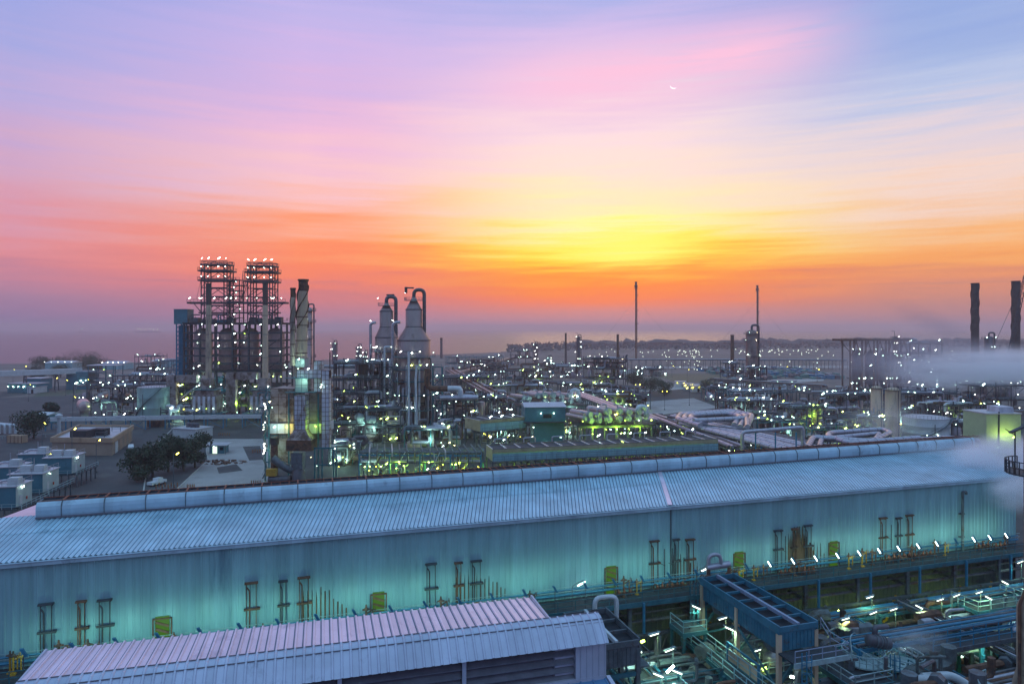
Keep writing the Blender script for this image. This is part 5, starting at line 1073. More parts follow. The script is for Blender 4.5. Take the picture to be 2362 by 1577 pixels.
for px, py, w_, h, lb in ((50, 906, 72, 5.5, 'long teal shed with a row of lit doors at the left edge'), (75, 898, 40, 7, 'teal shed behind the lit row, by the left trestle'), (71, 907, 18, 3.6, 'small white hut before the lit teal shed')):
    X, Y = gp(px, py); w = w_*Y/FPX; t = thing('shed', lb, 'shed', (X, Y, 0), -.1); m = MB(); m.box(0, 5, 0, w, 10, h); m.build('wall', 'white_panel' if h < 4 else 'cabin_teal', t); m = MB(); m.box(0, 5, h, w+.6, 10.6, .4); m.build('roof', 'roof_pale', t)
    if h == 5.5:
        for k in range(6): lamp(t, -w*.45+w*.18*k, -.6, 3.9, 'c', 1.5)
    else: m = MB(); m.box(w*.2, -.05, 0, 1.4, .1, 2.4); m.build('door', 'trim_dark', t)
for i, (px, py, lb) in enumerate(((58, 870, 'beside the yard lamp'), (166, 1056, 'by the tan workshop'), (97, 1040, 'by the dark tree'), (400, 1130, 'before the yard trees'), (448, 1000, 'by the white shed'), (128, 905, 'on the far left road'), (151, 912, 'on the far road'), (66, 925, 'at the road bend'), (200, 910, 'beside the conveyor house'), (30, 880, 'near the gallery'), (106, 892, 'at the far junction'), (168, 962, 'before the bullet tank'), (222, 1090, 'over the cabin stair'))):
    lamppost(px, py, 'y' if i != 3 else 'y', None, 'tall grey lamp post with a yellow head standing '+lb)
X, Y = gp(86, 876); tree('dark umbrella shaped tree in the sandy field under the gallery', X, Y, 12, 17, 60, None)
for i, (px, py, h, w_, lb) in enumerate(((92, 845, 9, 20, 'hazy round tree on the shore left of the wood'), (190, 845, 11, 40, 'broad hazy wood clump by the shore'), (150, 848, 6, 40, 'low hazy bushes on the shore'), (225, 850, 6, 40, 'low hazy bushes right of the wood clump'), (140, 870, 9, 16, 'far tree behind the gallery trestle'))):
    X, Y = gp(px, py); tree(lb, X, Y, h, w_, 70+i, 'hazy trees on the shore', 'foliage_b')
for i, (px, py, w_, lb) in enumerate(((135, 851, 62, 'low pale warehouse on the shore left of the tall canopy'), (262, 852, 50, 'low pale warehouse on the shore beside the silo block'), (385, 846, 70, 'flat dark jetty building behind the silo block'))):
    X, Y = gp(px, py); w = w_*Y/FPX; t = thing('warehouse', lb, 'building', (X, Y, 0)); m = MB(); m.box(0, 8, 0, w, 16, 6); m.build('wall', 'hall_wall', t); m = MB(); m.add([(-w/2-.5, -.5, 6), (w/2+.5, -.5, 6), (w/2+.5, 16.5, 6), (-w/2-.5, 16.5, 6), (-w/2, 8, 8), (w/2, 8, 8)], [(0, 1, 5, 4), (3, 4, 5, 2), (0, 4, 3), (1, 2, 5)]); m.build('roof', 'roof_pale', t)
    for k in range(5): lamp(t, w*(-.5+.25*k), -.8, 7, 'h', 1.6)
# yard clutter: bollards, container, tanker stand
bo = thing('bollard', 'thin rusty bollard in the concrete yard', 'bollard', (0, 0, 0), 0, 'rusty bollards in the yard'); m = MB(); m.lathe(0, 0, [(.13, 0), (.13, 1.1), (.05, 1.2)], 8); m.build('post', 'rust_red', bo); m = MB(); m.lathe(0, 0, [(.135, .8), (.135, .95)], 8); m.build('band', 'yellow_paint', bo)
k = 0
for px, py in [(582+4*i, 1045-(i % 3)) for i in range(8)]+[(360+7*i, 1128-(i % 2)*5) for i in range(8)]+[(432+4*i, 1127) for i in range(5)]+[(505+4*i, 1005-(i % 2)) for i in range(7)]+[(580+5*i, 1118) for i in range(5)]:
    o = bo if k == 0 else copy_tree(bo); o.location = gp(px, py)+(0,); k += 1
for px, py, mt, lb in ((355, 985, 'rust', 'rust brown container beside the blue trough'), (33, 1022, 'plaster_tan', 'tan open container by the yard rail on the left')):
    X, Y = gp(px, py); t = thing('container', lb, 'container', (X, Y, 0), -.15); m = MB(); m.box(0, 1.2, .15, 6, 2.4, 2.5); m.build('body', mt, t); m = MB()
    for x in (-2.9, -1.5, 0, 1.5, 2.9): m.box(x, -.05, .1, .14, .1, 2.6)
    m.build('rib', 'rust', t)
fe = thing('yard_rail', 'pale post and rail barrier along the left road', 'rail', gp(-20, 1014)+(0,)); m = MB(); a = Vector(gp(-20, 1014)+(0,)); b = Vector(gp(130, 1008)+(0,)); m.rail([(0, 0, 0), b-a], 1.3, .12, 3.0, False); m.build('railing', 'pale_rail', fe)
pl = thing('pipe_loops', 'bundle of silver pipes bending down beside the dark left tree', 'pipes', gp(12, 1000)+(0,))
for k in range(4): m = MB(); m.pipe([(-14, 6, 3.6), (k*2.0-1, -1.5, 3.6), (k*2.0-1, -1.5, .3)], .42, 10, 1.0); m.build('pipe', 'pipe_white', pl, True)
# ================================================================ middle ground, centre
unit('process_structure', 'cross-braced dark steel structure between the furnace and the reactors', 'pipe structure', 818, 1014, 104, 838, 14, 111, 16, 'cccgg', 12, 5, steel='dark_steel')
unit('process_structure', 'low pipe structure behind the braced one, right of the furnace', 'pipe structure', 800, 962, 130, 848, 12, 112, 14, 'ccch', 10, 3)
unit('process_structure', 'green lit equipment floor under the smaller reactor', 'pipe structure', 880, 1022, 80, 945, 9, 113, 14, 'ccgg', 12, 6)
unit('process_structure', 'open table structure under the long header right of the reactors', 'pipe structure', 1062, 1012, 120, 922, 12, 114, 16, 'cccc', 10, 6)
unit('process_structure', 'pump floor at the foot of the larger reactor', 'pipe structure', 990, 1040, 120, 990, 8, 115, 16, 'ccwg', 12, 5)
A = gp(838, 1094); B = (wx(1112, 186), 186)
rk = rack('wide pipe rack with yellow green lamps glowing beneath it, before the reactors', [A, B], 9, hz(1040, A[1]), 12, 116, 0, 'gg', .15, .4, 2, None, ('pipe_dark', 'pipe_alu', 'steel', 'pipe_dark'), 'blue_paint')
r = random.Random(5)
for q in range(8): glow(rk, (B[0]-A[0])*(q+.5)/8, (B[1]-A[1])*(q+.5)/8-2.5+2*(q % 2), 3.6, GRN if q != 0 else CYN, 1500)
for k in range(26):
    q = r.random(); x = (B[0]-A[0])*q; y = (B[1]-A[1])*q
    lamp(rk, x, y-4.7+r.uniform(0, 8), r.choice([1.6, 2.4, 3.2, 3.8]), r.choice('gggyyc'), .85)
for k in range(26):
    q = r.random(); x = (B[0]-A[0])*q; y = (B[1]-A[1])*q-4.9+r.uniform(0, 3); m = MB(); z = r.uniform(1.2, 3.4); m.pipe([(x, y, .2), (x, y, z), (x+r.choice([-1.4, 1.4, .8]), y, z), (x+1, y, 7)], r.choice([.1, .14, .2]), 6); m.build('riser', r.choice(['pipe_white', 'rust', 'pipe_alu', 'yellow_paint', 'steel']), rk, True)
for k in range(14): q = k/14+.03; m = MB(); m.lathe((B[0]-A[0])*q, (B[1]-A[1])*q-3.4, [(.5, 0), (.5, .8), (.35, 1), (.35, 1.9), (.12, 2.1)], 10); m.build('pump', r.choice(['rust', 'steel', 'blue_paint']), rk)
for k in range(16): q = k/16+.02; x = (B[0]-A[0])*q; y = (B[1]-A[1])*q; z = hz(1040, A[1])+.9; m = MB(); m.pipe([(x, y+6, z), (x+2, y-4.6, z), (x+2, y-4.6, z-r.uniform(1.5, 5))], .2, 7, .6); m.build('cross_pipe', r.choice(['pipe_alu', 'steel', 'pipe_dark']), rk, True)
# long bank of air coolers behind the hall
def cooler(label, pl_, pr_, z, dpt, ht, nb, seed, group=None, leg=True, lamps=()):
    Ya = (H-z)*FPX/(pl_[1]-YH); Yb = (H-z)*FPX/(pr_[1]-YH); a, b = Vector((wx(pl_[0], Ya), Ya, 0)), Vector((wx(pr_[0], Yb), Yb, 0)); L_ = (b-a).length; t = thing('air_cooler_bank', label, 'air cooler', a, math.atan2(b.y-a.y, b.x-a.x), group)
    m = MB(); m.box(L_/2, 0, z-.9, L_, .12, .9); m.box(L_/2, dpt, z-.9, L_, .12, .9); m.box(0, dpt/2, z-ht, .12, dpt, ht); m.box(L_, dpt/2, z-ht, .12, dpt, ht); m.build('casing', 'yellow_lit_side' if 'yellow_lit_side' in MATS else 'white_panel', t)
    m = MB(); m.box(L_/2, -.05, z-ht, L_, .14, ht-1.05); m.box(L_/2, dpt, z-ht, L_, .14, ht-1.05); m.build('lower_casing', 'hall_wall', t)
    m = MB(); m.box(L_/2, dpt/2, z-.28, L_-.2, dpt-.2, .1); m.build('mesh', 'grating', t)
    for i in range(nb+1): m = MB(); x = L_*i/nb; m.box(min(max(x, .1), L_-.1), dpt/2, z-.14, .22, dpt, .18); m.build('cross_beam', 'pipe_white', t)
    m = MB(); m.beam((0, 0, z+.03), (L_, 0, z+.03), .2, .12); m.beam((0, dpt, z+.03), (L_, dpt, z+.03), .2, .12)
    m.rail([(0, -1.0, z-ht), (L_, -1.0, z-ht)], 1.1, .06, 2.4); m.box(L_/2, -.6, z-ht-.15, L_, 1.0, .15); m.build('walk_rail', 'steel', t)
    if leg:
        m = MB(); n = max(2, nb)
        for i in range(n+1):
            x = L_*i/n
            for y in (0, dpt): m.box(x, y, 0, .35, .35, z-ht-.1)
            if i < n: x2 = L_*(i+1)/n; m.beam((x, 0, z-ht-3.4), ((x+x2)/2, 0, z-ht-.2), .18); m.beam((x2, 0, z-ht-3.4), ((x+x2)/2, 0, z-ht-.2), .18)
        m.beam((0, 0, z-ht-3.4), (L_, 0, z-ht-3.4), .2, .3); m.build('leg_frame', 'steel', t)
    for k in range(nb//2): m = MB(); x = L_*(k+.5)/(nb//2); m.pipe([(x-1.4, dpt+.6, z-1), (x-1.4, dpt+.6, z+1.1), (x+1.4, dpt+.6, z+1.1), (x+1.4, dpt+.6, z-1)], .17, 7, .4); m.build('pipe_hoop', 'pipe_alu', t, True)
    for k in range(nb): m = MB(); x = L_*(k+.5)/nb; m.lathe(x, dpt/2, [(dpt*.22, z-ht-.9), (dpt*.25, z-ht)], 14); m.build('fan_ring', 'steel', t)
    if leg and nb > 9:
        for q in range(6): glow(t, L_*(q+.5)/6, 2, 6.5, GRN, 900)
    r = random.Random(seed)
    for q, y, z_, k in lamps: lamp(t, L_*q, y, z_, k, .9)
    return t
mat('yellow_lit_side', (.42, .36, .22), .55, .1, .2, .4, (.28, .22, .15), .4, .3)  # yellowish light on the upper casing put into its colour
cb_ = cooler('long dark topped air cooler bank just behind the ridge of the long hall', (1136, 1036), (1656, 1012), 13.4, 6.2, 2.6, 17, 1, None, True, [(.55, -.5, 13.9, 'g'), (.2, 7, 14.6, 'w'), (.08, 7.2, 14.2, 'c'), (.33, 7, 14.4, 'c'), (.5, 7, 14.3, 'c'), (.62, 7, 14.6, 'c'), (.72, 7, 14.5, 'c'), (.86, 7, 14.6, 'c'), (.95, 7, 14.8, 'c')]+[(q/20, 3, 6.5 if q % 2 else 4.5, 'ggyg'[q % 4]) for q in range(20)])
cooler('shorter air cooler bank with three lamps on top, left of the blue control shelter', (1108, 970), (1212, 961), 13.0, 9, 3.2, 4, 2, None, True, [(.3, 2, 13.6, 'c'), (.55, 2, 13.6, 'c'), (.8, 2, 13.6, 'c'), (.2, -.6, 8, 'c'), (.6, -.6, 8, 'c'), (.4, -.6, 3, 'w'), (.9, -.6, 3, 'c')])
Xs, Ys = (wx(1258, 208), 208); sh_ = thing('control_shelter', 'two storey blue clad shelter beside the shorter air coolers', 'building', (Xs, Ys, 0), .1); z0 = hz(972, Ys); z1_ = hz(943, Ys)
w = 94*Ys/FPX; m = MB(); m.box(0, 5, z0, w, 10, z1_-z0+.6); m.box(w*.1, 5, 0, w*.75, 9, z0-.3); m.build('wall', 'cabin_teal', sh_); m = MB(); m.add([(-w/2-.3, -.4, z1_+.6), (w/2+.3, -.4, z1_+.6), (w/2+.3, 10.4, z1_+.6), (-w/2-.3, 10.4, z1_+.6), (-w/2-.3, 5, z1_+1.6), (w/2+.3, 5, z1_+1.6)], [(0, 1, 5, 4), (3, 4, 5, 2), (0, 4, 3), (1, 2, 5)]); m.build('roof', 'roof_pale', sh_)
m = MB(); m.box(0, -.8, z0-.25, w+1, 1.8, .25); m.build('gallery', 'grating', sh_); m = MB(); m.rail([(-w/2-.4, -1.6, z0), (w/2+.4, -1.6, z0)], 1.1, .08, 1.8); m.build('railing', 'teal_steel', sh_); m = MB(); m.box(w*.05, -.05, z0+1.1, 2.6, .1, 1.2); m.build('window', 'glass', sh_)
for x, z in ((-.12*w, z0+2.6), (.2*w, z0+2.6), (-.3*w, z0-1.6), (0, 4.5)): lamp(sh_, x, -.7, z, 'c', .85)
# racks of heat exchangers
def exch(label, Yr, cx0, rows, py0, py1, base_py, seed, lk):
    X = wx(cx0, Yr); t = thing('exchanger_rack', label, 'heat exchanger rack', (X, Yr, 0), .12); r = random.Random(seed); K = Yr/FPX; zf = hz(base_py, Yr)
    for px, rp, py in rows:
        x = (px-cx0)*K; rr = rp*K; z = hz(py, Yr); m = MB(); m.pipe([(x, 0, z), (x-3.4, 8, z)], rr, 18, 0); o = m.build('exchanger', 'vessel_alu', t, True)
        m = MB(); m.pipe([(x+.03, -.1, z), (x-.05, .12, z)], rr*1.14, 18, 0); m.pipe([(x+.32, -.75, z), (x+.05, -.1, z)], rr*.92, 16, 0); m.pipe([(x+.36, -.85, z), (x+.31, -.75, z)], rr*1.1, 16, 0); m.build('end_cover', 'vessel_paint', o, True)
        m = MB(); m.pipe([(x, 1, z+rr*.8), (x, 1, z+rr+1.0), (x+r.choice([-1.2, 1.2]), 1, z+rr+1.0)], .22, 8); m.build('nozzle', 'pipe_alu', o, True)
    w = (max(p[0] for p in rows)-min(p[0] for p in rows)+22)*K; x0 = (min(p[0] for p in rows)-11-cx0)*K; m = MB(); m.box(x0+w/2, 4, zf-.3, w+2, 11, .3); m.build('deck', 'grating', t); m = MB()
    for i in range(7):
        for y in (-1, 9): m.box(x0+w*i/6, y, 0, .4, .4, zf-.3)
    m.beam((x0, -1, zf-.5), (x0+w, -1, zf-.5), .3, .6); m.rail([(x0-1, -1.4, zf), (x0+w+1, -1.4, zf)], 1.1, .08, 2); m.build('frame', 'steel', t)
    m = MB(); x = x0+w*.82; m.pipe([(x, .5, zf+1), (x, .5, hz(py0-6, Yr)), (x+2.6, .5, hz(py0-6, Yr)), (x+2.6, .5, zf+1)], .7, 12, 1.3); m.build('pipe_arch', 'pipe_white', t, True)
    for q in (.2, .5, .8): glow(t, x0+w*q, -2.6, zf-1.0, GRN if 'g' in lk[:2] else CYN, 900 if 'g' in lk[:2] else 350)
    for k in range(22): lamp(t, x0+w*r.random(), -1.6 if k % 3 else 3, zf+r.choice([1.2, 3.0, -1.2, -2.4]), r.choice(lk), .8)
    return t
exch('rack of silver heat exchangers glowing yellow green from below, behind the long cooler bank', 196, 1420, [(1347, 5, 963), (1358, 7, 955), (1360, 7, 968), (1378, 6, 957), (1379, 6, 968), (1400, 8, 949), (1401, 8, 966), (1427, 7, 948), (1427, 7, 965), (1450, 6.5, 951), (1449, 6, 965), (1473, 6.5, 950), (1473, 6.5, 964), (1492, 5, 958)], 945, 975, 978, 21, 'gggcy')
exch('darker rack of silver heat exchangers beyond the blue control shelter', 236, 1270, [(1208, 5, 916), (1218, 6, 918), (1240, 6, 912), (1254, 6.5, 911), (1255, 6.5, 925), (1275, 6, 911), (1276, 6, 925), (1295, 5, 915), (1295, 5, 926), (1312, 5, 912), (1316, 5.5, 925), (1335, 5, 924)], 906, 930, 934, 22, 'ccgc')
r = random.Random(8)
for i, (lb, px0, py0, z, px1, py1, rr, n, mt) in enumerate((('bundle of silver pipes running away right of the exchanger racks', 1500, 968, 9, 1330, 905, .45, 5, 'pipe_alu'),
        ('wide bundle of large silver pipes slanting towards the hall', 1866, 1046, 8, 1590, 975, .75, 4, 'pipe_alu'), ('second pipe bundle slanting behind the first', 1900, 1034, 8, 1560, 958, .5, 6, 'pipe_dark'), ('pipe bundle over the dark yard near the cooler bank end', 1700, 1030, 7, 1500, 955, .4, 5, 'pipe_dark'))):
    a = Vector(gp(px0, py0, z)+(0,)); b = Vector(gp(px1, py1, z)+(0,)); t = rack(lb, [a, b], n*rr*3.0, z-rr, n, 200+i, 5, 'cg', rr*.8, rr*1.15, 1, None, (mt, 'pipe_alu', mt), 'steel')
def loop(lb, Yr, pts, rr, n, sp=1.0, mt='pipe_alu', z=None):
    P = [Vector(gp(px, py, z)+(z,)) for px, py in pts]; o = Vector((P[0].x, P[0].y, 0)); t = thing('expansion_loop', lb, 'pipe loop', o); u_ = Vector((.1, 1, 0)).normalized()
    for k in range(n):
        c_ = sum((p for p in P), Vector())/len(P); Q = [(c_+(p-c_)*(1-.17*k)+Vector((0, 0, .05*k)))-o for p in P]; m = MB(); m.pipe(Q, rr, 12, rr*3.2); o_ = m.build('pipe', mt, t, True); m = MB(); m.bands(Q, rr, 3.2); m.build('band', 'pipe_dark', o_)
    m = MB()
    for p in P: q = p-o; m.box(q.x, q.y, 0, .3, .3, z-rr)
    a, b = P[0]-o, P[-1]-o; m.beam((a.x, a.y, z-rr-.15), (b.x, b.y, z-rr-.15), .3); m.build('support', 'steel', t)
loop('far expansion loop of three large silver pipes beyond the slanting bundle', 232, [(1720, 990), (1735, 958), (1690, 948), (1570, 955), (1562, 966), (1615, 982)], .95, 3, z=9)
loop('high narrow pipe loop just before the far expansion loop', 200, [(1724, 984), (1722, 964), (1600, 970)], .8, 1, z=10)
loop('large double expansion loop of silver pipes beside the white tank', 170, [(1862, 1032), (1876, 1008), (2010, 1018), (2055, 998), (2035, 990), (1915, 998), (1908, 1006), (1960, 1022), (2120, 1010)], .80, 1, z=9)
loop('inner expansion loop of silver pipes left of the white tank', 170, [(1890, 1030), (1895, 1012), (1990, 1003), (2030, 999), (2020, 1012)], .7, 1, z=8.6)
loop('low silver pipe loop rising over the hall ridge by the white tank', 160, [(2086, 1026), (2100, 1014), (2190, 1008), (2260, 1016)], .62, 3, z=8.2)
ga = thing('pipe_gantry', 'thin blue pipe gantry over the slanting silver pipes', 'gantry', (wx(1712, 178), 178, 0)); K = 178/FPX; m = MB(); m.pipe([(0, 0, 2), (0, 0, hz(996, 178)), (155*K, 4, hz(990, 178)), (155*K, 4, 3)], .5, 10, 1); m.build('pipe', 'pipe_alu', ga, True); m = MB()
for x in (34, 80, 128): m.box(x*K, 1, 0, .3, .3, hz(998, 178)); m.beam((x*K, 1, 3), ((x+14)*K, 1, 9), .2)
m.build('post', 'blue_paint', ga)
for k in range(3): lamp(ga, 40*K*k+8, -1, 6, 'c', .8)

# yard details: kerbs, scrap heap, patches
kb = MB(); pts = [gp(*p) for p in ((402, 985), (345, 1040), (330, 1140))]
for a, b in zip(pts, pts[1:]): kb.beam((a[0], a[1], .06), (b[0], b[1], .06), .35, .16)
pts = [gp(*p) for p in ((470, 1012), (480, 1060), (395, 1140))]
for a, b in zip(pts, pts[1:]): kb.beam((a[0], a[1], .07), (b[0], b[1], .07), .3, .16)
tag(kb.build('kerb', 'kerb_concrete'), kind='structure')
for i, q in enumerate(((500, 1078, 545, 1070, 560, 1085, 505, 1092), (560, 1030, 600, 1028, 606, 1060, 575, 1062), (230, 1120, 300, 1080, 316, 1092, 250, 1130))):
    sheet('tarmac_patch', [gp(q[k], q[k+1]) for k in (0, 2, 4, 6)], .046, 'asphalt')
m = MB(); r = random.Random(77); X, Y = gp(512, 1066)
for k in range(90): a = r.uniform(0, 6.28); e = r.random()**.5*5.5; s_ = r.uniform(.15, .6); m.box(X+e*1.4*math.cos(a), Y+e*.7*math.sin(a), .05, s_*2, s_, max(.1, (1-e/6)*1.1*r.random()), r.uniform(0, 3))
tag(m.build('scrap_heap', 'rust'), 'low rusty scrap heap on the concrete yard behind the trees', 'heap')
pk = thing('pickup_truck', 'small white pickup parked under the dark yard trees', 'car', gp(362, 1118)+(0,), R(70)); m = MB(); m.box(0, 0, .45, 4.6, 1.8, .65); m.build('body', 'car_white', pk); m = MB(); m.box(.3, 0, 1.1, 1.7, 1.6, .7); m.build('cab', 'car_white', pk); m = MB(); m.box(1.16, 0, 1.2, .04, 1.4, .5); m.build('window', 'glass', pk)
for x in (-1.4, 1.5):
    for y in (-.8, .8): m = MB(); m.pipe([(x, y-.1, .35), (x, y+.1, .35)], .35, 12, 0); m.build('wheel', 'rubber', pk)
for i, (lb, px, base, w_, top, dm, lk, npp, nv) in enumerate((('dense pipe structure left of the larger reactor base', 905, 990, 70, 900, 12, 'cccg', 14, 5), ('pipe structure right of the larger reactor shell', 1030, 975, 60, 905, 10, 'ccc', 12, 4), ('busy yard structure behind the blue control shelter', 1250, 958, 150, 925, 12, 'ccg', 14, 5), ('structure row between the two exchanger racks', 1400, 932, 140, 905, 12, 'ccg', 14, 4),
      ('far left structure behind the bullet tank', 215, 925, 90, 890, 12, 'ccc', 10, 3), ('low structure right of the pale green tank foot', 400, 975, 60, 950, 6, 'cgy', 10, 3), ('far dense structure row below the far columns', 1270, 862, 130, 842, 16, 'ccc', 8, 3), ('far structure row right of the red tinged chimney', 1500, 868, 70, 852, 14, 'cc', 6, 2),
      ('structure row before the dark column', 1730, 962, 120, 925, 12, 'ccg', 14, 4), ('structure bay between the loops and the steamy tanks', 1930, 1030, 110, 990, 8, 'cg', 12, 3), ('structure bay right of the white tank', 2240, 1020, 70, 975, 10, 'cc', 10, 3), ('structure beside the pale steamy tanks', 1990, 942, 110, 905, 14, 'ccc', 12, 3), ('dark structure far right under the steam', 2190, 935, 150, 895, 14, 'cc', 10, 3), ('pipe tangle behind the furnace right duct', 765, 1000, 60, 930, 9, 'ccg', 14, 4))):
    unit('process_structure', lb, 'pipe structure', px, base, w_, top, dm, 600+i, int(8+w_*.07), lk, npp, nv, rz=rnd.uniform(-.1, .25))
# ================================================================ right and far
Yt = 238; tank('white storage tank with a dark spiral stair behind the right end of the hall', 2166, 1022, 100, 968, 'tank_white', True, Yt, 2)
tb = thing('process_building', 'pale yellow green clad tower building with a roof unit at the right edge', 'building', (wx(2333, 205), 205, 0), .05); K = 205/FPX; ztb = hz(958, 205)
m = MB(); m.box(0, 8, 0, 84*K, 10, ztb); m.build('wall', mat('lime_panel', (.46, .56, .30), .55, .05, .12, .3), tb) if False else m.build('wall', 'lime_panel', tb) if 'lime_panel' in MATS else (mat('lime_panel', (.44, .52, .30), .55, .05, .12, .3), m.build('wall', 'lime_panel', tb))
m = MB(); m.box(0, 8, ztb, 86*K, 10.6, .35); m.build('roof', 'roof_pale', tb); m = MB(); m.box(2, 7, ztb+.35, 36*K, 5, 1.7); m.build('roof_unit', 'duct_panel', tb); m = MB(); m.box(-1.6, 2.86, 0, .35, .25, ztb+.8); m.build('downpipe', 'dark_steel', tb); lamp(tb, -3, 1.6, 4, 'c', 1); lamp(tb, 2, 1.6, 7, 'g', 1); glow(tb, 0, 0, 7, (.75, 1, .25), 900)
for px, w_, t_, b_, Yc, lb in ((2022, 25, 896, 960, 265, 'left one of two pale cylindrical tanks veiled by steam'), (2059, 31, 900, 1000, 240, 'right and nearer of two pale cylindrical tanks veiled by steam')):
    X = wx(px, Yc); rr = w_*Yc/FPX/2; t = thing('vertical_vessel', lb, 'vessel', (X, Yc, 0)); z = hz(t_, Yc); m = MB(); m.lathe(0, 0, [(rr, 0), (rr, z*.5), (rr*1.02, z*.505), (rr, z*.51), (rr, z), (rr*.7, z+.8), (.2, z+1.1)], 24); m.build('shell', 'stack_concrete', t, True); m = MB(); ringplat(m, 0, 0, z+.1, rr*.9, rr+.5); m.build('platform', 'dark_steel', t); m = MB(); m.pipe([(rr*.3, -rr-.2, z), (rr*.3, -rr-.2, 1)], .15, 6); m.build('pipe', 'pipe_dark', t)
column('large brown-silver column with a dark band and overhead pipe right of centre', 1734, 896, 26, 756, (.30, .55, .80, .93), 'column_clad', 9, True, False, None, 'ccw')
chimney('slim rust-topped chimney left of the large silver column', 1689, 880, 8.6, 772, 'rust', .10, False, None, 'chimney', 7.6)
unit('process_structure', 'dark pump structure at the foot of the slim chimney', 'pipe structure', 1694, 905, 40, 838, 10, 121, 9, 'ccch')
unit('process_structure', 'steel stair structure clamped round the large silver column', 'pipe structure', 1752, 902, 30, 850, 12, 122, 8, 'ccc', 6, 2)
# flare stacks with guys
for px, Yfl, tp, lb in ((1467, 905, 650, 'tall slender guyed flare stack standing alone before the bright sky'), (1747, 980, 658, 'tall slender guyed flare stack behind the large silver column')):
    X = wx(px, Yfl); t = thing('flare_stack', lb, 'flare stack', (X, Yfl, 0), 0, 'guyed flare stacks'); h = hz(tp, Yfl)
    m = MB(); m.pipe([(0, 0, 0), (0, 0, h-7)], 1.15, 12, 0); m.build('mast', 'rust', t, True)
    m = MB(); m.lathe(0, 0, [(1.2, h-8), (2.3, h-6), (2.3, h-4.5), (1.3, h-4), (1.5, h-.5), (2.4, h), (.5, h+.2)], 14); ringplat(m, 0, 0, h-9, 1.2, 3.1); m.build('tip', 'stack_black', t)
    m = MB()
    for k in (.25, .45, .62, .82): ringplat(m, 1.2, 0, h*k, .5, 2.2, -1.5, 1.8, 8)
    m.pipe([(1.6, 0, 0), (1.6, 0, h-9)], .25, 6); m.build('ladder', 'dark_steel', t)
    for a in (0, 2.09, 4.19): m = MB(); m.beam((0, 0, h*.78), (75*math.cos(a+.3), 75*math.sin(a+.3), 0), .10); m.build('guy_wire', 'dark_steel', t)
# far columns and stacks
for a in (('small far column with ring platforms, left one between furnace and reactors', 771, 850, 10, 786, (.45, .7, .92)), ('slim far column with a vent pipe, middle of three by the smaller reactor', 827, 848, 11, 795, (.5, .72, .9)), ('shortest far column close to the smaller reactor', 843, 848, 7, 806, (.6, .85)),
          ('thin far column with a lamp hung frame in the centre', 1334, 853, 9, 772, (.3, .5, .65, .8, .95)), ('far lattice ringed column with twin tops left of centre', 1235, 842, 8, 788, (.25, .45, .6, .75, .9)), ('squat far green column giving off thin steam', 1265, 846, 13, 822, (.6, .9))):
    column(a[0], a[1], a[2], a[3], a[4], a[5], 'vessel_dark' if 'green' not in a[0] else 'tank_green', 6, True, True, None, 'ch')
chimney('slim dark far chimney left of the thin far column', 1305, 845, 5.4, 768, 'stack_black', .1)
chimney('slim far chimney with red tinge right of the centre', 1425, 872, 6.4, 771, 'rust', .22)
chimney('hazy far grey chimney on the shore right of the reactors', 1018, 826, 6.5, 779, 'pipe_dark', .12, True)
chimney('thin black vent stack before the braced structure', 793, 1000, 3.6, 826, 'stack_black', .1); chimney('short black vent stack right of the furnace', 761, 975, 3.2, 812, 'stack_black', .1)
chimney('dark stack with helical strakes near the right edge, left one', 2249, 905, 17, 653, 'stack_black', .04, True, None, 'chimney', 16); chimney('dark stack with helical strakes at the right edge beside a crane', 2343, 905, 18, 648, 'stack_black', .04, True, None, 'chimney', 17)
column('dark column with a tall goose pipe between the two straked stacks', 2281, 905, 19, 770, (.5, .78, .95), 'vessel_dark', 6, True, False, None, 'c')
cr = thing('lattice_crane', 'dark lattice boom crane leaning against the right edge stack', 'crane', (wx(2330, 410), 410, 0)); m = MB(); a = Vector((-6, 0, 2)); b = Vector((9, 0, 72))
for dx_, dy_ in ((0, 0), (2.4, 0), (1.2, 2)): m.beam(a+Vector((dx_, dy_, 0)), b+Vector((dx_*.6, dy_, 0)), .3)
for i in range(22): p, q = a.lerp(b, i/22), a.lerp(b, (i+1)/22); m.beam(p, q+Vector((2, 0, 0)), .18); m.beam(p+Vector((2.2, 0, 0)), q, .18)
m.build('boom', 'dark_steel', cr); m = MB(); m.beam((b.x, 0, b.z), (-20, 0, 6), .15); m.beam((-14, 0, 2), (-6, 0, 30), .3); m.build('stay_cable', 'dark_steel', cr); m = MB(); m.box(-6, 1, 0, 9, 6, 4.5); m.build('cab', 'yellow_paint', cr)
# steam shrouded silo frame on the right
Yq = 430; sf = thing('silo_plant', 'hazy open frame of three silos under a flat truss roof, in drifting steam', 'process block', (wx(2020, Yq), Yq, 0)); K = Yq/FPX; zt_ = hz(786, Yq)
xa, xb = (1952-2020)*K, (2088-2020)*K; m = MB()
for i in range(6):
    x = xa+(xb-xa)*i/5
    for y in (-5, 5): m.beam((x, y, 0), (x, y, zt_), .8)
    if i < 5:
        xm = x+(xb-xa)/10; m.beam((x+1, -5, zt_-9), (xm, -5, zt_), .55); m.beam((x+(xb-xa)/5-1, -5, zt_-9), (xm, -5, zt_), .55)
        for z in (8, 16): m.beam((x, -5, z), (x+(xb-xa)/5, -5, z), .5)
m.box((xa+xb)/2-2, 0, zt_, xb-xa+8, 12, 1.3); m.rail([(xa-6, -6, zt_+.8), (xb+2, -6, zt_+.8)], 1.1, .14, 3); m.beam((xa-6, -5, zt_), (xa, -5, zt_-7), .35)
for i in range(3): m.beam((xa, -5, i*8), (xa+(xb-xa)/5, -5, i*8+8), .25)
m.build('frame', 'rust', sf)
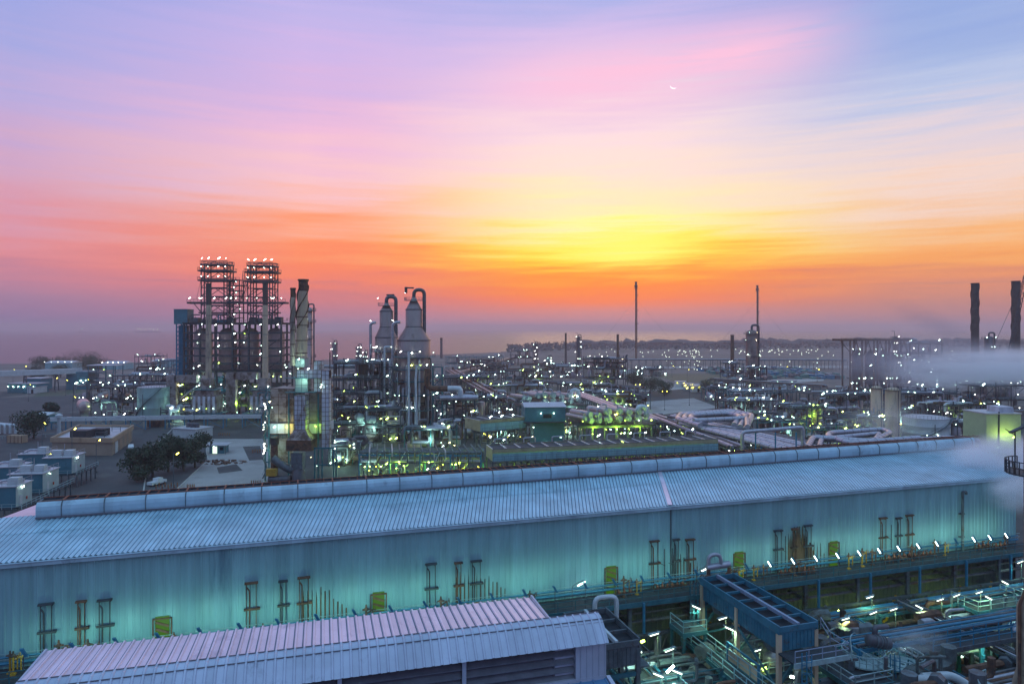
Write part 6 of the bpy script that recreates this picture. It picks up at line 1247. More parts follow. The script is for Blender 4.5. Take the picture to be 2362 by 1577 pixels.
for i in range(4): x = (1978+30*i-2020)*K; m = MB(); m.lathe(x, 0, [(1.2, 3), (3.4, 8), (3.4, 14), (3.5, 14.1), (3.4, 14.4), (3.4, zt_-9), (1.5, zt_-6.5), (.4, zt_-5.5)], 20); m.build('silo', 'vessel_dark', sf, True)
r = random.Random(31)
for k in range(24): lamp(sf, r.uniform(xa, xb), -6.2, r.choice([6, 9, 17, zt_-9, zt_-8, zt_-5]), 'c', 1.3)
column('hazy rust column with a square lamp frame on top, above the silo frame', 2066, 905, 11, 770, (.5, .7, .85, .96), 'rust', 7, False, True, None, 'h')
unit('process_structure', 'hazy tall pipe structure wrapped in steam right of the silo frame', 'pipe structure', 2128, 908, 88, 792, 20, 131, 22, 'cch', 12, 6, steel='rust')
# rows of plant structures: middle right
UL = [('long lit pipe roof right of the dark column foot', 1770, 945, 205, 905, 14, 'ccch', 10, 4), ('green lit pump floor in front of the long pipe roof', 1868, 990, 110, 940, 12, 'cggc', 12, 6), ('dark open structure below the silo frame', 1960, 962, 170, 910, 18, 'ccch', 12, 5),
     ('wide dark pipe structure before the steam cloud', 2130, 960, 170, 908, 16, 'ccch', 12, 5), ('dim equipment rows behind the white tank', 2230, 985, 150, 935, 14, 'cccg', 12, 4), ('dark pipe structure at the right edge behind the yellow green building', 2310, 955, 120, 890, 14, 'cch', 10, 4),
     ('teal lit structure left of the white tank', 1985, 1012, 130, 965, 12, 'ccg', 10, 4), ('low equipment bay left of the steamy tanks', 1800, 1012, 120, 972, 10, 'ccg', 10, 5), ('low dark pump bay right of the steamy tanks', 2085, 985, 70, 945, 10, 'cgy', 8, 4), ('hazy lit structure under the straked stacks', 2255, 912, 150, 862, 16, 'ccc', 10, 4),
     ('far lit platform deck left of the green column', 1204, 842, 52, 810, 20, 'ccc', 4, 2), ('long far dark shed structure with a lamp row', 1092, 852, 128, 824, 24, 'ccch', 6, 2), ('far pipe structure with lilac roof left of centre', 1130, 876, 80, 845, 18, 'cch', 8, 3), ('far lit pipe structure below the green column', 1215, 892, 110, 855, 18, 'cccg', 10, 4),
     ('busy far structure round the red tinged chimney', 1400, 896, 96, 828, 18, 'ccchgw', 14, 6), ('far low pipe structure below the thin far column', 1310, 872, 90, 845, 16, 'cch', 8, 3), ('pale roofed pipe yard right of the reactors', 1075, 905, 130, 872, 16, 'cccg', 10, 3), ('cluttered pipe yard behind the darker exchanger rack', 1190, 925, 130, 890, 14, 'ccgc', 12, 4),
     ('pipe yard behind the open table structure', 1110, 958, 110, 918, 12, 'cccg', 10, 4), ('pipe structure with red flags left of the dark bushes', 1350, 925, 110, 888, 12, 'ccg', 10, 3), ('low pipe deck behind the glowing exchanger rack', 1440, 945, 120, 915, 12, 'cgg', 10, 3), ('dark low structure left of the pump floor', 1660, 925, 60, 895, 12, 'cc', 8, 3),
     ('far hazy lit row left of the tall flare', 1380, 848, 80, 828, 18, 'ch', 5, 2), ('dim pipe floor below the shorter cooler bank', 1150, 1018, 110, 985, 10, 'ccyg', 10, 4), ('lit pump bay between the blue shelter and the cooler bank', 1290, 1005, 130, 985, 8, 'ggyc', 8, 4), ('lit pump bay behind the right half of the cooler bank', 1500, 1000, 150, 978, 8, 'gcy', 10, 4),
     ('dark pipe bay at the right end of the cooler bank', 1690, 1040, 80, 1000, 10, 'cc', 10, 3), ('teal pipe bay between the furnace and the wide rack', 790, 1075, 70, 1035, 8, 'ccg', 10, 3), ('lit low bay behind the furnace on the left', 640, 975, 90, 905, 10, 'ccgh', 8, 4)]
for i, (lb, px, base, w_, top, dm, lk, npp, nv) in enumerate(UL):
    Yu = gp(px, base)[1]; unit('process_structure', lb, 'pipe structure', px, base, w_, top, dm, 300+i, int(9+w_*.08), lk, npp, nv, rz=rnd.uniform(-.1, .25))
for i, (lb, a, b, h, n) in enumerate((('long far pipe bridge crossing the sandy plain on the right', (1440, 850), (1950, 852), 9, 5), ('low pipe rack from the reactors towards the far shore', (1000, 900), (1180, 838), 6, 6), ('broad pale pipe track in the middle of the plant', (1170, 958), (1040, 872), 6, 9), ('pipe rack behind the dark column', (1640, 905), (1900, 925), 8, 7), ('rust orange pipe run beside the cooler bank', (1668, 1052), (1790, 1030), 5, 4), ('pipe track from the furnace to the braced structure', (735, 930), (900, 922), 14, 6), ('far pipe track across the centre', (1230, 905), (1480, 925), 7, 8))):
    rack(lb, [gp(*a), gp(*b)], 9, h, n, 400+i, 8 if i else 2, 'ccg', .2, .55, 1, None, ('pipe_alu', 'pipe_alu', 'pipe_dark', 'rust') if i != 4 else ('rust_red', 'rust'))
# big overhead pipe left of the reactors
# white cabins, bushes on the plain
for i, (px, py, lb) in enumerate(((1570, 893, 'left one in the row with yellow lamps'), (1588, 899, 'middle one in the row with yellow lamps'), (1606, 904, 'right one in the row with yellow lamps'), (1466, 905, 'beside the round bushes'), (1810, 890, 'before the large silver column'), (1457, 862, 'long one beyond the bushes'))):
    X, Y = gp(px, py); w = (24 if i < 4 else 52)*Y/FPX; t = thing('white_cabin', 'low white cabin on the plain, '+lb, 'cabin', (X, Y, 0), -.2, 'white cabins on the plain'); m = MB(); m.box(0, 3, 0, w, 6, 3.6); m.build('wall', 'white_panel', t); m = MB(); m.box(0, 3, 3.6, w+.6, 6.6, .3); m.build('roof', 'roof_pale', t); m = MB(); m.box(w*.2, -.05, .1, 1.2, .1, 2.2); m.build('door', 'trim_dark', t)
    lamp(t, -w*.3, -.5, 3.0, 'y' if i < 3 else 'c', 1.2); lamp(t, w*.3, -.5, 3.0, 'y' if i < 3 else 'c', 1.2)
for i, (px, py, h, w_, lb) in enumerate(((1462, 894, 13, 14, 'widest dark tree of three left of the white cabins'), (1500, 908, 11, 13, 'middle dark tree of three left of the white cabins'), (1532, 913, 9, 10, 'smallest dark tree of three left of the white cabins'), (1640, 908, 8, 14, 'broad bush right of the white cabins'))):
    X, Y = gp(px, py); tree(lb, X, Y, h, w_, 80+i, 'trees on the plain', 'foliage_b')
for i, (px, py, tw_, lb) in enumerate(((1590, 935, True, 'twin headed on the right plain'), (1533, 945, True, 'twin headed behind the slanting pipes'), (1471, 925, True, 'twin headed by the bushes'), (1585, 880, False, 'among the white cabins'), (1550, 870, False, 'on the plain near the flare'), (1885, 880, False, 'by the blue stockyard'), (1812, 872, False, 'beyond the stockyard'))):
    lamppost(px, py, 'y', None, 'lamp post with yellow light, '+lb, tw_)
# stockyard of blue pallets
sy = thing('stockyard', 'hazy rows of stacked blue and teal goods in the open yard on the right', 'stockyard', gp(1820, 872)+(0,)); r = random.Random(9); mbs = {'blue_paint': MB(), 'roof_green': MB(), 'steel': MB()}
for i in range(11):
    for j in range(26):
        if r.random() < .7: mbs[r.choice(list(mbs))].box(-45+j*3.8+r.uniform(-.5, .5), -6+i*12, 0, 3.2, 7, r.uniform(1.2, 3.2))
for k_, b_ in mbs.items(): tag(b_.build('stack', k_, sy), kind='stuff')
# the far settlement and its lights
r = random.Random(12); vil = None
for i in range(46):
    px = 1330+i*22.6+r.uniform(-8, 8); py = 797+r.uniform(-2, 3)-(px-1330)*.006; X, Y = gp(px, py); w = r.uniform(18, 60); h = r.uniform(4, 9)
    t = thing('far_house', 'small hazy house with a pitched roof in the settlement on the horizon', 'house', (X, Y, 0), 0, 'houses of the far settlement'); m = MB(); m.box(0, 0, 0, w, 20, h); m.build('wall', 'far_land', t); m = MB(); m.add([(-w/2-1, -11, h), (w/2+1, -11, h), (w/2+1, 11, h), (-w/2-1, 11, h), (-w*.25, 0, h+r.uniform(3, 9)), (w*.25, 0, h+5)], [(0, 1, 5, 4), (1, 2, 5), (2, 3, 4, 5), (3, 0, 4)]); m.build('roof', 'far_land', t)
m = MB(); r = random.Random(13)
for i in range(5200):
    px = r.uniform(1170, 2500); py = 800+r.uniform(-7, 8)-(px-1330)*.006+ (max(0, 1330-px)*.03); X, Y = gp(px, py); k = r.random(); hh = 2.5+3.5*abs(math.sin(px*.031)*math.sin(px*.0071+1))+3.5*abs(math.sin(px*.23+math.sin(px*.09)*3)); z = max(.5, hh)*r.random()**.6; s_ = r.uniform(1.5, 4.5); a = Vector((r.gauss(0, 1), r.gauss(0, .3), r.gauss(0, 1))).normalized()*s_; b = a.orthogonal().normalized()*s_*.7; p = Vector((X, Y, z)); m.add([p-a, p+b, p+a, p-b], [(0, 1, 2, 3)])
tag(m.build('treeline', 'far_land'), 'hazy line of far trees along the horizon on the right', None, None, 'stuff')
m = MB(); r = random.Random(14)
for i in range(150):
    px = r.choice([r.uniform(1330, 2000), r.uniform(1560, 1620), r.uniform(1700, 1900), r.uniform(1380, 2330)]); py = r.choice([r.uniform(804, 822), r.uniform(806, 812), r.uniform(815, 850)]); X, Y = gp(px, py, 6); m.box(X, Y, 5, .55*Y/682, .5, .32*Y/682)
tag(m.build('far_lights', 'lamp_far' if 'lamp_far' in MATS else emit('lamp_far', (.9, 1, .8), 5)), 'scattered tiny lights of the far settlement', None, None, 'stuff')
for i, px in enumerate((189, 317, 325, 334, 345, 354, 363)):
    Yb = 6500; t = thing('anchored_ship', 'tiny hazy ship with a mast light anchored on the sea at the left', 'ship', (wx(px, Yb), Yb, -1.6), 0, 'ships anchored off the shore'); m = MB(); m.add([(-28, 0, 0), (28, 0, 0), (34, 0, 8), (-30, 0, 7), (-28, 9, 0), (28, 9, 0), (34, 9, 8), (-30, 9, 7)], [(0, 1, 2, 3), (7, 6, 5, 4), (0, 4, 5, 1), (1, 5, 6, 2), (2, 6, 7, 3), (3, 7, 4, 0)]); m.build('hull', 'far_land', t); m = MB(); m.box(-18, 4, 7, 10, 7, 10); m.beam((0, 4, 7), (0, 4, 30), 1); m.build('superstructure', 'far_land', t)
    m = MB(); m.box(0, 3, 30, 3.2, 2, 2.4); m.build('lamp', MATS['lamp_warm'], t)
# crescent moon
mo = bpy.data.materials.new('moonlight'); D_ = 9000.0; mc = Vector(pt(1554, 197, D_)); ru = 8.2/FPX*D_; m = MB(); N_ = 20; V = []
for i in range(N_+1):
    a = math.pi*(i/N_)*.80-math.pi*.90-.25; c_ = math.cos(a), math.sin(a); q = i/N_; th = math.sin(math.pi*q)*.24; V += [(c_[0]*ru, 0, c_[1]*ru), (c_[0]*ru*(1-th), 0, c_[1]*ru*(1-th)), (c_[0]*ru*.96, ru*.3, c_[1]*ru*.96)]
F = []
for i in range(N_): F += [(3*i, 3*i+1, 3*i+4, 3*i+3), (3*i+1, 3*i+2, 3*i+5, 3*i+4), (3*i+2, 3*i, 3*i+3, 3*i+5)]
m.add(V, F); o = m.build('moon', emit('moonlight', (1, .97, .98), 1.25)); o.location = mc; tag(o, 'thin white crescent moon in the upper right sky', 'moon')
# ================================================================ process area in front of the walkway (hall coordinates: s along, d metres before the wall)
mat('cool_rail', (.30, .50, .55), .5, .1, .2, 2)
mat('rust_yellow', (.30, .22, .07), .7, 0, .3, .6)
mat('rust_clad', (.36, .26, .19), .7, .1, .25, .6, (.10, .07, .06), .4, .5)
mat('shaded_pipe', (.12, .145, .15), .5, .25, .35, 1.4, (.09, .07, .05), .42, .9)  # darkened tone: deep foreground shade put into the pipe colour
mat('cooler_blue', (.05, .19, .275), .45, .1, .22, 1.2, (.09, .10, .10), .36, 1.0)
mat('fan_mesh', (.016, .018, .026), .8, .1, .35, 4); mat('lilac_beam', (.30, .34, .46), .45, .1, .15, 2)
def fgt(name, label, cat, s_, d, group=None): return thing(name, label, cat, Lw(s_, d), HA, group)
def fcooler(label, s0, s1, d0, d1, zt, nb, mid=True, mt='cooler_blue'):
    t = fgt('air_cooler', label, 'air cooler', s0, d1); w, l = s1-s0, d1-d0; m = MB()
    m.box(0, l/2, zt-.75, .14, l, .78); m.box(w, l/2, zt-.75, .14, l, .78); m.box(w/2, 0, zt-.55, w, .14, .5); m.box(w/2, l, zt-.55, w, .14, .5); m.build('top_beam', mt, t)
    if mid: m = MB(); m.box(w/2, l/2, zt-.25, .26, l, .34); m.build('centre_beam', 'pipe_white' if mt != 'cooler_blue' else 'lilac_beam', t)
    for i in range(1, nb): m = MB(); m.box(w/2, l*i/nb, zt-.34, w-.2, .16, .22); m.build('cross_beam', mt, t)
    m = MB(); m.box(w/2, l/2, zt-.62, w-.1, l-.1, .08); m.build('mesh', 'fan_mesh', t)
    m = MB(); n = int(l/.42)
    for x, s_ in ((.10, -1), (w-.10, 1)):
        m.box(x, l/2, zt-2.3, .05, l-.3, 1.6)
        for i in range(n): m.box(x+s_*.045, .3+i*.42, zt-2.3, .05, .07, 1.6)
    for i in range(int(w/.42)): m.box(.25+i*.42, .05, zt-2.2, .07, .05, 1.5)
    m.box(w/2, .10, zt-2.3, w-.3, .05, 1.7); m.build('casing', mt, t)
    for x in (.1, w-.1):
        for y in (.2, l*.5, l-.3): m = MB(); m.box(x, y, 0, .38, .38, zt-.8); m.build('leg', 'stack_concrete' if mt == 'cooler_blue' else 'steel', t)
    m = MB()
    for y in (.2, l*.5, l-.3): m.beam((0, y, zt-3.1), (w, y, zt-3.1), .25, .35); m.beam((.1, y, zt-5.4), (w*.5, y, zt-3.2), .2); m.beam((w-.1, y, zt-5.4), (w*.5, y, zt-3.2), .2)
    for x in (.1, w-.1): m.beam((x, .2, zt-6), (x, l*.5, zt-2.6), .18); m.beam((x, l-.3, zt-6), (x, l*.5, zt-2.6), .18)
    m.build('brace', 'teal_steel', t)
    for k in range(max(1, int(l/4.2))): m = MB(); m.lathe(w/2, l*(k+.5)/max(1, int(l/4.2)), [(w*.40, zt-3.1), (w*.45, zt-2.3)], 20); m.build('fan_ring', 'steel', t)
    return t, w, l
ck, w, l = fcooler('large blue air cooler with two rows of dark fan bays, before the walkway', 66, 70.2, 3.7, 16.6, 13.0, 6)
m = MB(); m.box(w/2+.6, -1.2, 10.55, w+1.6, 2.2, .15); m.build('platform', 'grating', ck); m = MB(); m.box(w/2+.6, -2.3, 10.3, w+1.8, .12, .45); m.build('platform_edge', 'pale_rail', ck)
m = MB(); m.rail([(-.2, -2.3, 10.7), (w+1.4, -2.3, 10.7), (w+1.4, 0, 10.7), (w+1.4, 1.2, 11.6)], 1.1, .06, 1.4); m.build('railing', 'lilac_beam', ck)
def ladder(parent, x, y, z0, z1_, cage=True, mt='blue_paint'):
    m = MB()
    for e in (-.25, .25): m.beam((x+e, y, z0), (x+e, y, z1_+1), .07)
    k = z0
    while k < z1_: m.beam((x-.25, y, k), (x+.25, y, k), .045); k += .4
    if cage:
        k = z0+2.4
        while k < z1_+1:
            P = [(x+.42*math.cos(i*math.pi/6-.4), y-.35-.42*math.sin(i*math.pi/6-.4), k) for i in range(8)]
            for a, b in zip(P, P[1:]): m.beam(a, b, .05)
            k += .95
        for a in [i*math.pi/3+.2 for i in range(3)]: m.beam((x+.42*math.cos(a), y-.35-.42*math.sin(a), z0+2.4), (x+.42*math.cos(a), y-.35-.42*math.sin(a), z1_+1), .05)
    m.build('ladder', mt, parent)
ladder(ck, .6, -2.5, 5, 10.7); ladder(ck, -1.3, l-.6, 5.5, 12, True, 'teal_steel')
ck2, w, l = fcooler('dark topped air cooler half hidden behind the louvred hall', 48.6, 53.0, 7.6, 14.6, 12.8, 3, True, 'steel')
m = MB(); m.rail([(w+1.0, 0, 10.4), (w+1.0, l, 10.4)], 1.1, .06, 1.6); m.box(w+.5, l/2, 10.2, 1.0, l, .14); m.build('gallery', 'steel', ck2)
# pipe arches in front of the wall
for (pa, pb, pyt, lb, d, r_) in ((1372, 1420, 1378, 'shiny silver pipe arch beside the end of the louvred hall', 6.2, .24), (1634, 1660, 1279, 'silver pipe arch with rusty valves above the blue cooler', 3.0, .22)):
    sa, zt_ = hl(pa, d, None, pyt); sb = hl(pb, d); t = fgt('pipe_arch', lb, 'pipe', sa, d); L_ = sb-sa; zb_ = 8.5 if d > 4 else 11
    m = MB(); m.pipe([(0, 0, zb_), (0, 0, zt_), (L_, -.2, zt_), (L_, -.2, zb_ if d > 4 else zt_-1.4)], r_, 14, .7); m.build('pipe', 'pipe_white' if d > 4 else 'pipe_alu', t, True)
    if d < 4:
        m = MB(); m.pipe([(-.2, 0, zt_-1.4), (2.6, -.2, zt_-1.2)], .34, 12, 0); m.build('header', 'pipe_alu', t, True)
        for x in (-.1, 2.5): m = MB(); m.lathe(x, -.2, [(.15, zt_-2.9), (.4, zt_-2.7), (.4, zt_-2.3), (.2, zt_-2.1), (.2, zt_-1.5)], 12); m.build('valve', 'rust', t)
        for x in (-.9, 3.4):
            m = MB()
            for k in range(12): a, b = 6.283*k/12, 6.283*(k+1)/12; m.beam((x, -.3+.4*math.cos(a), zt_-2.4+.4*math.sin(a)), (x, -.3+.4*math.cos(b), zt_-2.4+.4*math.sin(b)), .05)
            m.beam((x, -.3, zt_-2.4), (1.2, -.2, zt_-2.4), .06); m.build('handwheel', 'rust_red', t)
# railed platforms
def platform(label, s0, s1, d0, d1, z, mt='pale_rail', sides='flrb', legs=True, mt2='teal_steel'):
    t = fgt('railed_platform', label, 'platform', s0, d1); w, l = s1-s0, d1-d0; m = MB(); m.box(w/2, l/2, z-.1, w, l, .1); m.build('deck', 'grating', t)
    m = MB(); m.box(w/2, -.05, z-.4, w+.2, .12, .45); m.box(w/2, l+.05, z-.4, w+.2, .12, .45); m.box(-.05, l/2, z-.4, .12, l, .45); m.box(w+.05, l/2, z-.4, .12, l, .45); m.build('edge_beam', mt2, t)
    m = MB(); C = {'f': ((0, 0), (w, 0)), 'b': ((0, l), (w, l)), 'l': ((0, 0), (0, l)), 'r': ((w, 0), (w, l))}
    for k in sides: a, b = C[k]; m.rail([(a[0], a[1], z), (b[0], b[1], z)], 1.15, .075, 1.7)
    m.build('railing', mt, t)
    if legs:
        for x in (.1, w-.1):
            for y in (.1, l-.1): m = MB(); m.box(x, y, 0, .26, .26, z-.35); m.build('leg', mt2, t)
    return t
platform('long railed gangway with teal edge, left of the blue air cooler', 63.2, 64.9, 4.6, 17.5, 7.2, 'cool_rail')
platform('short railed landing at the walkway end of the teal gangway', 62.2, 64.9, 4.0, 6.6, 8.6, 'cool_rail', 'lf')
platform('railed landing beneath the blue air cooler', 66.3, 71.5, 8.0, 12.5, 6.4, 'pale_rail')
platform('pale railed platform right of the blue cooler near the front', 72.2, 76.5, 13.8, 19.0, 7.6, 'pale_rail')
platform('blue railed stair platform in the glowing area beyond the drum', 80.5, 83.0, 6.5, 12.0, 6.6, 'blue_paint', 'lrf', True, 'blue_paint')
platform('railed bridge deck along the blue pipe rack on the right', 84, 110, 15.2, 16.6, 8.2, 'blue_paint', 'fb', True, 'steel')
platform('low railed deck between the two air coolers', 54.5, 58.5, 12.0, 16.5, 6.2, 'cool_rail')
platform('railed platform under the left part of the walkway', 57, 62, 5, 8, 5.6, 'cool_rail', 'fl')
platform('teal railed deck at the right below the walkway', 100, 108, 5, 8.5, 7.0, 'pale_rail', 'flr')
# tall sign-like heat shield on the gangway
t = fgt('heat_shield', 'tilted blue framed panel standing on the teal gangway', 'panel', 65.0, 15.0); m = MB(); m.box(0, 2.4, 7.3, .08, 4.6, 1.1); m.build('panel', 'stack_concrete', t); m = MB(); m.beam((0, 0, 8.9), (0, 4.8, 8.9), .16); m.beam((0, 0, 4), (0, 0, 9), .2); m.beam((0, 4.8, 6), (0, 4.8, 9), .2); m.build('frame', 'blue_paint', t)
def fg_unit(label, s0, s1, d0, d1, h, seed, nl, lk, npp, nv, fl=1, st='teal_steel'):
    c_ = Lw((s0+s1)/2, (d0+d1)/2); t = unit('process_structure', label, 'pipe structure', 0, 0, 0, 0, d1-d0, seed, nl, lk, npp, nv, 1.6, .5, HA, None, st, (c_.x, c_.y, 0), s1-s0, h, fl); r = random.Random(seed+5); w = s1-s0; dm = d1-d0
    for k in range(46):                                              # small bore pipework, hoops, valves and pumps
        x, y = r.uniform(-w/2, w/2), r.uniform(-dm/2, dm/2); z = r.uniform(1.5, h); q = r.random(); m = MB()
        if q < .35: e = r.uniform(.5, 1.3); m.pipe([(x, y, z-1.5), (x, y, z+.8), (x+e, y, z+.8), (x+e, y, z-2)], r.uniform(.09, .2), 8, .4); m.build('pipe_hoop', r.choice(['pipe_white', 'pipe_alu', 'pipe_alu', 'yellow_paint' if k % 9 == 0 else 'rust']), t, True)
        elif q < .6: m.pipe([(x, -dm/2, z), (x, dm/2, z)], r.uniform(.1, .24), 8); m.build('pipe', r.choice(['pipe_alu', 'pipe_dark', 'blue_paint', 'pipe_dark']), t, True)
        elif q < .8: rr = r.uniform(.3, .55); m.drum((x, y, z), (x+1.5, y, z), rr, 12); m.box(x+.7, y, max(0, z-1), .3, .3, 1); m.build('motor', r.choice(['steel', 'blue_paint', 'vessel_paint', 'rust']), t, True)
        else:
            rr = r.uniform(.2, .3); m.lathe(x, y, [(.08, z-1), (.2, z-.6), (.2, z-.2), (.06, z), (.06, z+.5)], 8)
            for j in range(8): a, b = .785*j, .785*(j+1); m.beam((x+rr*math.cos(a), y+rr*math.sin(a), z+.5), (x+rr*math.cos(b), y+rr*math.sin(b), z+.5), .05)
            m.build('valve', r.choice(['rust', 'rust_red', 'steel']), t)
    for o in t.children:
        if o.type == 'MESH' and o.data.materials[0].name in ('pipe_white', 'vessel_paint', 'pipe_alu', 'vessel_alu') and r.random() < .75: o.data.materials[0] = MATS['shaded_pipe']  # most pale pipes and vessels take the shade-darkened tone
    return t
fg_unit('crowded pipework between the louvred hall and the blue cooler', 54, 63, 5.5, 12, 6.4, 501, 5, 'c', 16, 2, 2)
fg_unit('low pump bay in front of the crowded pipework', 54, 63, 12.5, 19, 5.0, 502, 4, 'c', 14, 2)
fg_unit('pipework under the blue air cooler', 65.5, 71, 5, 16, 6.0, 503, 4, 'cg', 14, 2)
fg_unit('glowing pump bay right of the blue cooler', 72, 81, 5.5, 12.5, 5.6, 504, 7, 'ccgg', 16, 2)
fg_unit('dense pipework below the blue pipe rack', 82, 95, 5.5, 12.5, 5.4, 505, 8, 'ccg', 18, 2)
fg_unit('dim pipework at the bottom edge right of the blue cooler', 71, 81, 17, 26, 7.0, 506, 2, 'c', 16, 2, 2, 'steel')
fg_unit('dark pipework below the railed bridge on the right', 82, 98, 17.5, 26, 6.2, 507, 3, 'c', 18, 2, 1, 'steel')
fg_unit('glowing pipework under the far right of the walkway', 96, 112, 5.5, 13, 5.6, 508, 8, 'ccgg', 16, 2)
fg_unit('dark pipework at the right edge below the column', 99, 114, 14.5, 24, 6.5, 509, 4, 'c', 16, 2, 2, 'steel')
# pipe rack along the right
a_, b_ = Lw(76.5, 13.7), Lw(116, 13.7)
rk2 = rack('blue pipe rack with long pipes running parallel to the walkway on the right', [(a_.x, a_.y), (b_.x, b_.y)], 2.6, 8.8, 10, 520, 0, 'c', .07, .17, 2, None, ('pipe_dark', 'blue_paint', 'pipe_alu', 'steel'), 'blue_paint')
a_, b_ = Lw(83, 20.5), Lw(116, 20.0)
rack('low rack of dark red and silver pipes at the bottom right', [(a_.x, a_.y), (b_.x, b_.y)], 2.6, 6.6, 7, 521, 0, 'c', .09, .2, 1, None, ('pipe_dark', 'rust', 'pipe_alu'), 'steel')
a_, b_ = Lw(54, 18.5), Lw(64, 18.5)
rack('blue pipes crossing the bottom edge beside the louvred hall', [(a_.x, a_.y), (b_.x, b_.y)], 2.0, 6.8, 4, 522, 0, 'c', .2, .36, 1, None, ('blue_paint', 'pipe_alu', 'rust'), 'steel')
# horizontal drum on its own column with hoop rails
dr = fgt('drum_tower', 'dark horizontal drum on a hooped platform above a yellow-brown column', 'drum', 78.2, 15.6); m = MB(); m.drum((-1.2, 0, 9.9), (.9, -.4, 9.45), .56, 20); m.build('drum', 'vessel_dark', dr, True)
m = MB()
for q in (.3, .5, .62, .75): c_ = Vector((-1.2, 0, 9.9)).lerp(Vector((.9, -.4, 9.45)), q); m.pipe([c_, c_+Vector((.1, -.02, -.02))], .62, 20, 0)
m.build('band', 'steel', dr); m = MB(); m.pipe([(-.2, .2, 10.2), (-.2, .2, 10.9), (1.6, .5, 10.6)], .27, 14, .5); m.build('elbow', 'vessel_dark', dr, True)
m = MB(); m.lathe(0, 0, [(.62, 0), (.62, 7.6), (.7, 7.7)], 16); m.build('column', 'rust_yellow' if 'rust_yellow' in MATS else 'yellow_paint', dr, True)
m = MB(); ringplat(m, -1.6, .2, 7.8, .2, 1.9, 0, 6.283, 20); ringplat(m, 2.4, -.6, 7.2, .2, 1.9, 0, 6.283, 20); m.build('platform', 'pale_rail', dr); ladder(dr, .3, -1.4, 1.5, 8, True)
m = MB()
for k in range(3): m.pipe([(-2.4, .4, 10.6), (-3.4, 0, 10.6-k*.0), (-3.7, -.6, 9.3-.4*k)], .05, 6, .6)
m.build('hoop', 'pale_rail', dr)
# tall column at the right edge
cq = Vector((wx(2393, 58), 58, 0)); ec = thing('edge_column', 'tall rusty clad column with a yellow stripe and ring platform at the right edge', 'column', cq, 0); m = MB(); m.lathe(0, 0, [(1.75, 0), (1.75, 9.6), (1.45, 10.8), (1.45, 16.2), (.95, 17.4), (.95, 31)], 28); m.build('shell', 'rust_clad' if 'rust_clad' in MATS else 'stack_concrete', ec, True)
m = MB(); m.box(-1.28, -.80, 11, .22, .14, 5.0, -.55); m.build('stripe', 'yellow_paint', ec); m = MB(); m.pipe([(-1.5, -.3, 2), (-1.9, -.5, 9.2), (-1.62, -.1, 11), (-1.6, -.1, 16.6), (-1.1, -.1, 17.8), (-1.1, -.1, 30)], .12, 8, .4); m.build('pipe', 'rust', ec, True)
m = MB(); ringplat(m, 0, 0, 27.6, .9, 2.25, 1.6, 5.8, 20); m.build('platform', 'dark_steel', ec); m = MB(); ringplat(m, 0, 0, 8.0, 1.7, 4.2, 2.0, 5.2, 22); m.build('platform', 'pale_rail', ec)
m = MB(); m.pipe([(-2.2, -.4, 27.6), (-2.2, -.4, 31.4)], .06, 6); m.beam((-2.6, -.4, 31.2), (-.9, -.4, 32.0), .40, .12); m.beam((-3.0, -.4, 31.5), (-2.2, -.4, 31.0), .06); m.build('lamp_arm', 'dark_steel', ec)
# big bent ducts near the right edge
bd = fgt('bent_duct', 'thick silver pipes bending down before the right edge column', 'pipe', 95, 17); 
for k, (y, z, e) in enumerate(((0, 9.0, 9), (1.8, 8.4, 8), (-2.2, 7.4, 5))): m = MB(); m.pipe([(9+e*.3, y+1, z+1.0), (5, y, z+.4), (1.5, y, z), (.2+k, y, z-3.5)], .48, 14, 1.3); m.build('pipe', 'pipe_alu', bd, True)
ye = fgt('elbow_pipes', 'pair of pale pipes curving down with yellow marks at the bottom edge', 'pipe', 80.5, 21.5)
for k in range(2): m = MB(); m.pipe([(-3+k*1.9, 2, 7.8), (k*1.9, 1.5, 7.8), (.9+k*1.9, 0, 7.0), (.9+k*1.9, 0, 3)], .42, 12, .8); m.build('pipe', 'pipe_white', ye, True); m = MB(); m.pipe([(.9+k*1.9, 0, 5.6), (.9+k*1.9, 0, 5.9)], .44, 12, 0); m.build('mark', 'yellow_paint', ye)
# work lamps with tubes
FL = [(1509, 1463, 9, 'h'), (1544, 1499, 10, 'f'), (1518, 1557, 15, 's'), (1562, 1550, 14, 's'), (1606, 1401, 5, 's'), (1667, 1426, 8, 'h'), (1682, 1450, 10, 's'), (1950, 1427, 9, 'h'), (2014, 1413, 8, 'f'), (2061, 1405, 8, 'h'), (2006, 1377, 5, 'h'), (2168, 1383, 8, 'h'), (2206, 1373, 7, 'f'), (2258, 1366, 8, 'h'), (2280, 1379, 9, 's'), (2318, 1344, 7, 's'), (2353, 1296, 4, 'f'), (2258, 1478, 15, 'h'), (2282, 1491, 16, 's'), (1745, 1500, 12, 'h'), (2120, 1400, 9, 's'), (1470, 1500, 9, 's')]
where = ['below the dark cooler', 'over the crowded pipework', 'at the bottom edge by the louvred hall', 'on the low pump bay rail', 'by the caged ladder', 'under the near side of the blue cooler', 'beside the blue cooler leg', 'right of the blue cooler', 'beyond the drum', 'over the glowing pump bay', 'just under the walkway', 'with a bent arm in the teal glow', 'by the far pipework', 'high in the right teal glow', 'slanted beside the right teal glow', 'near the right column', 'on the far end of the walkway', 'low on the right by the bent ducts', 'slanted beside the bent ducts', 'under the cooler platform', 'between the blue stairs and the pipe rack', 'in the dark below the dark cooler']
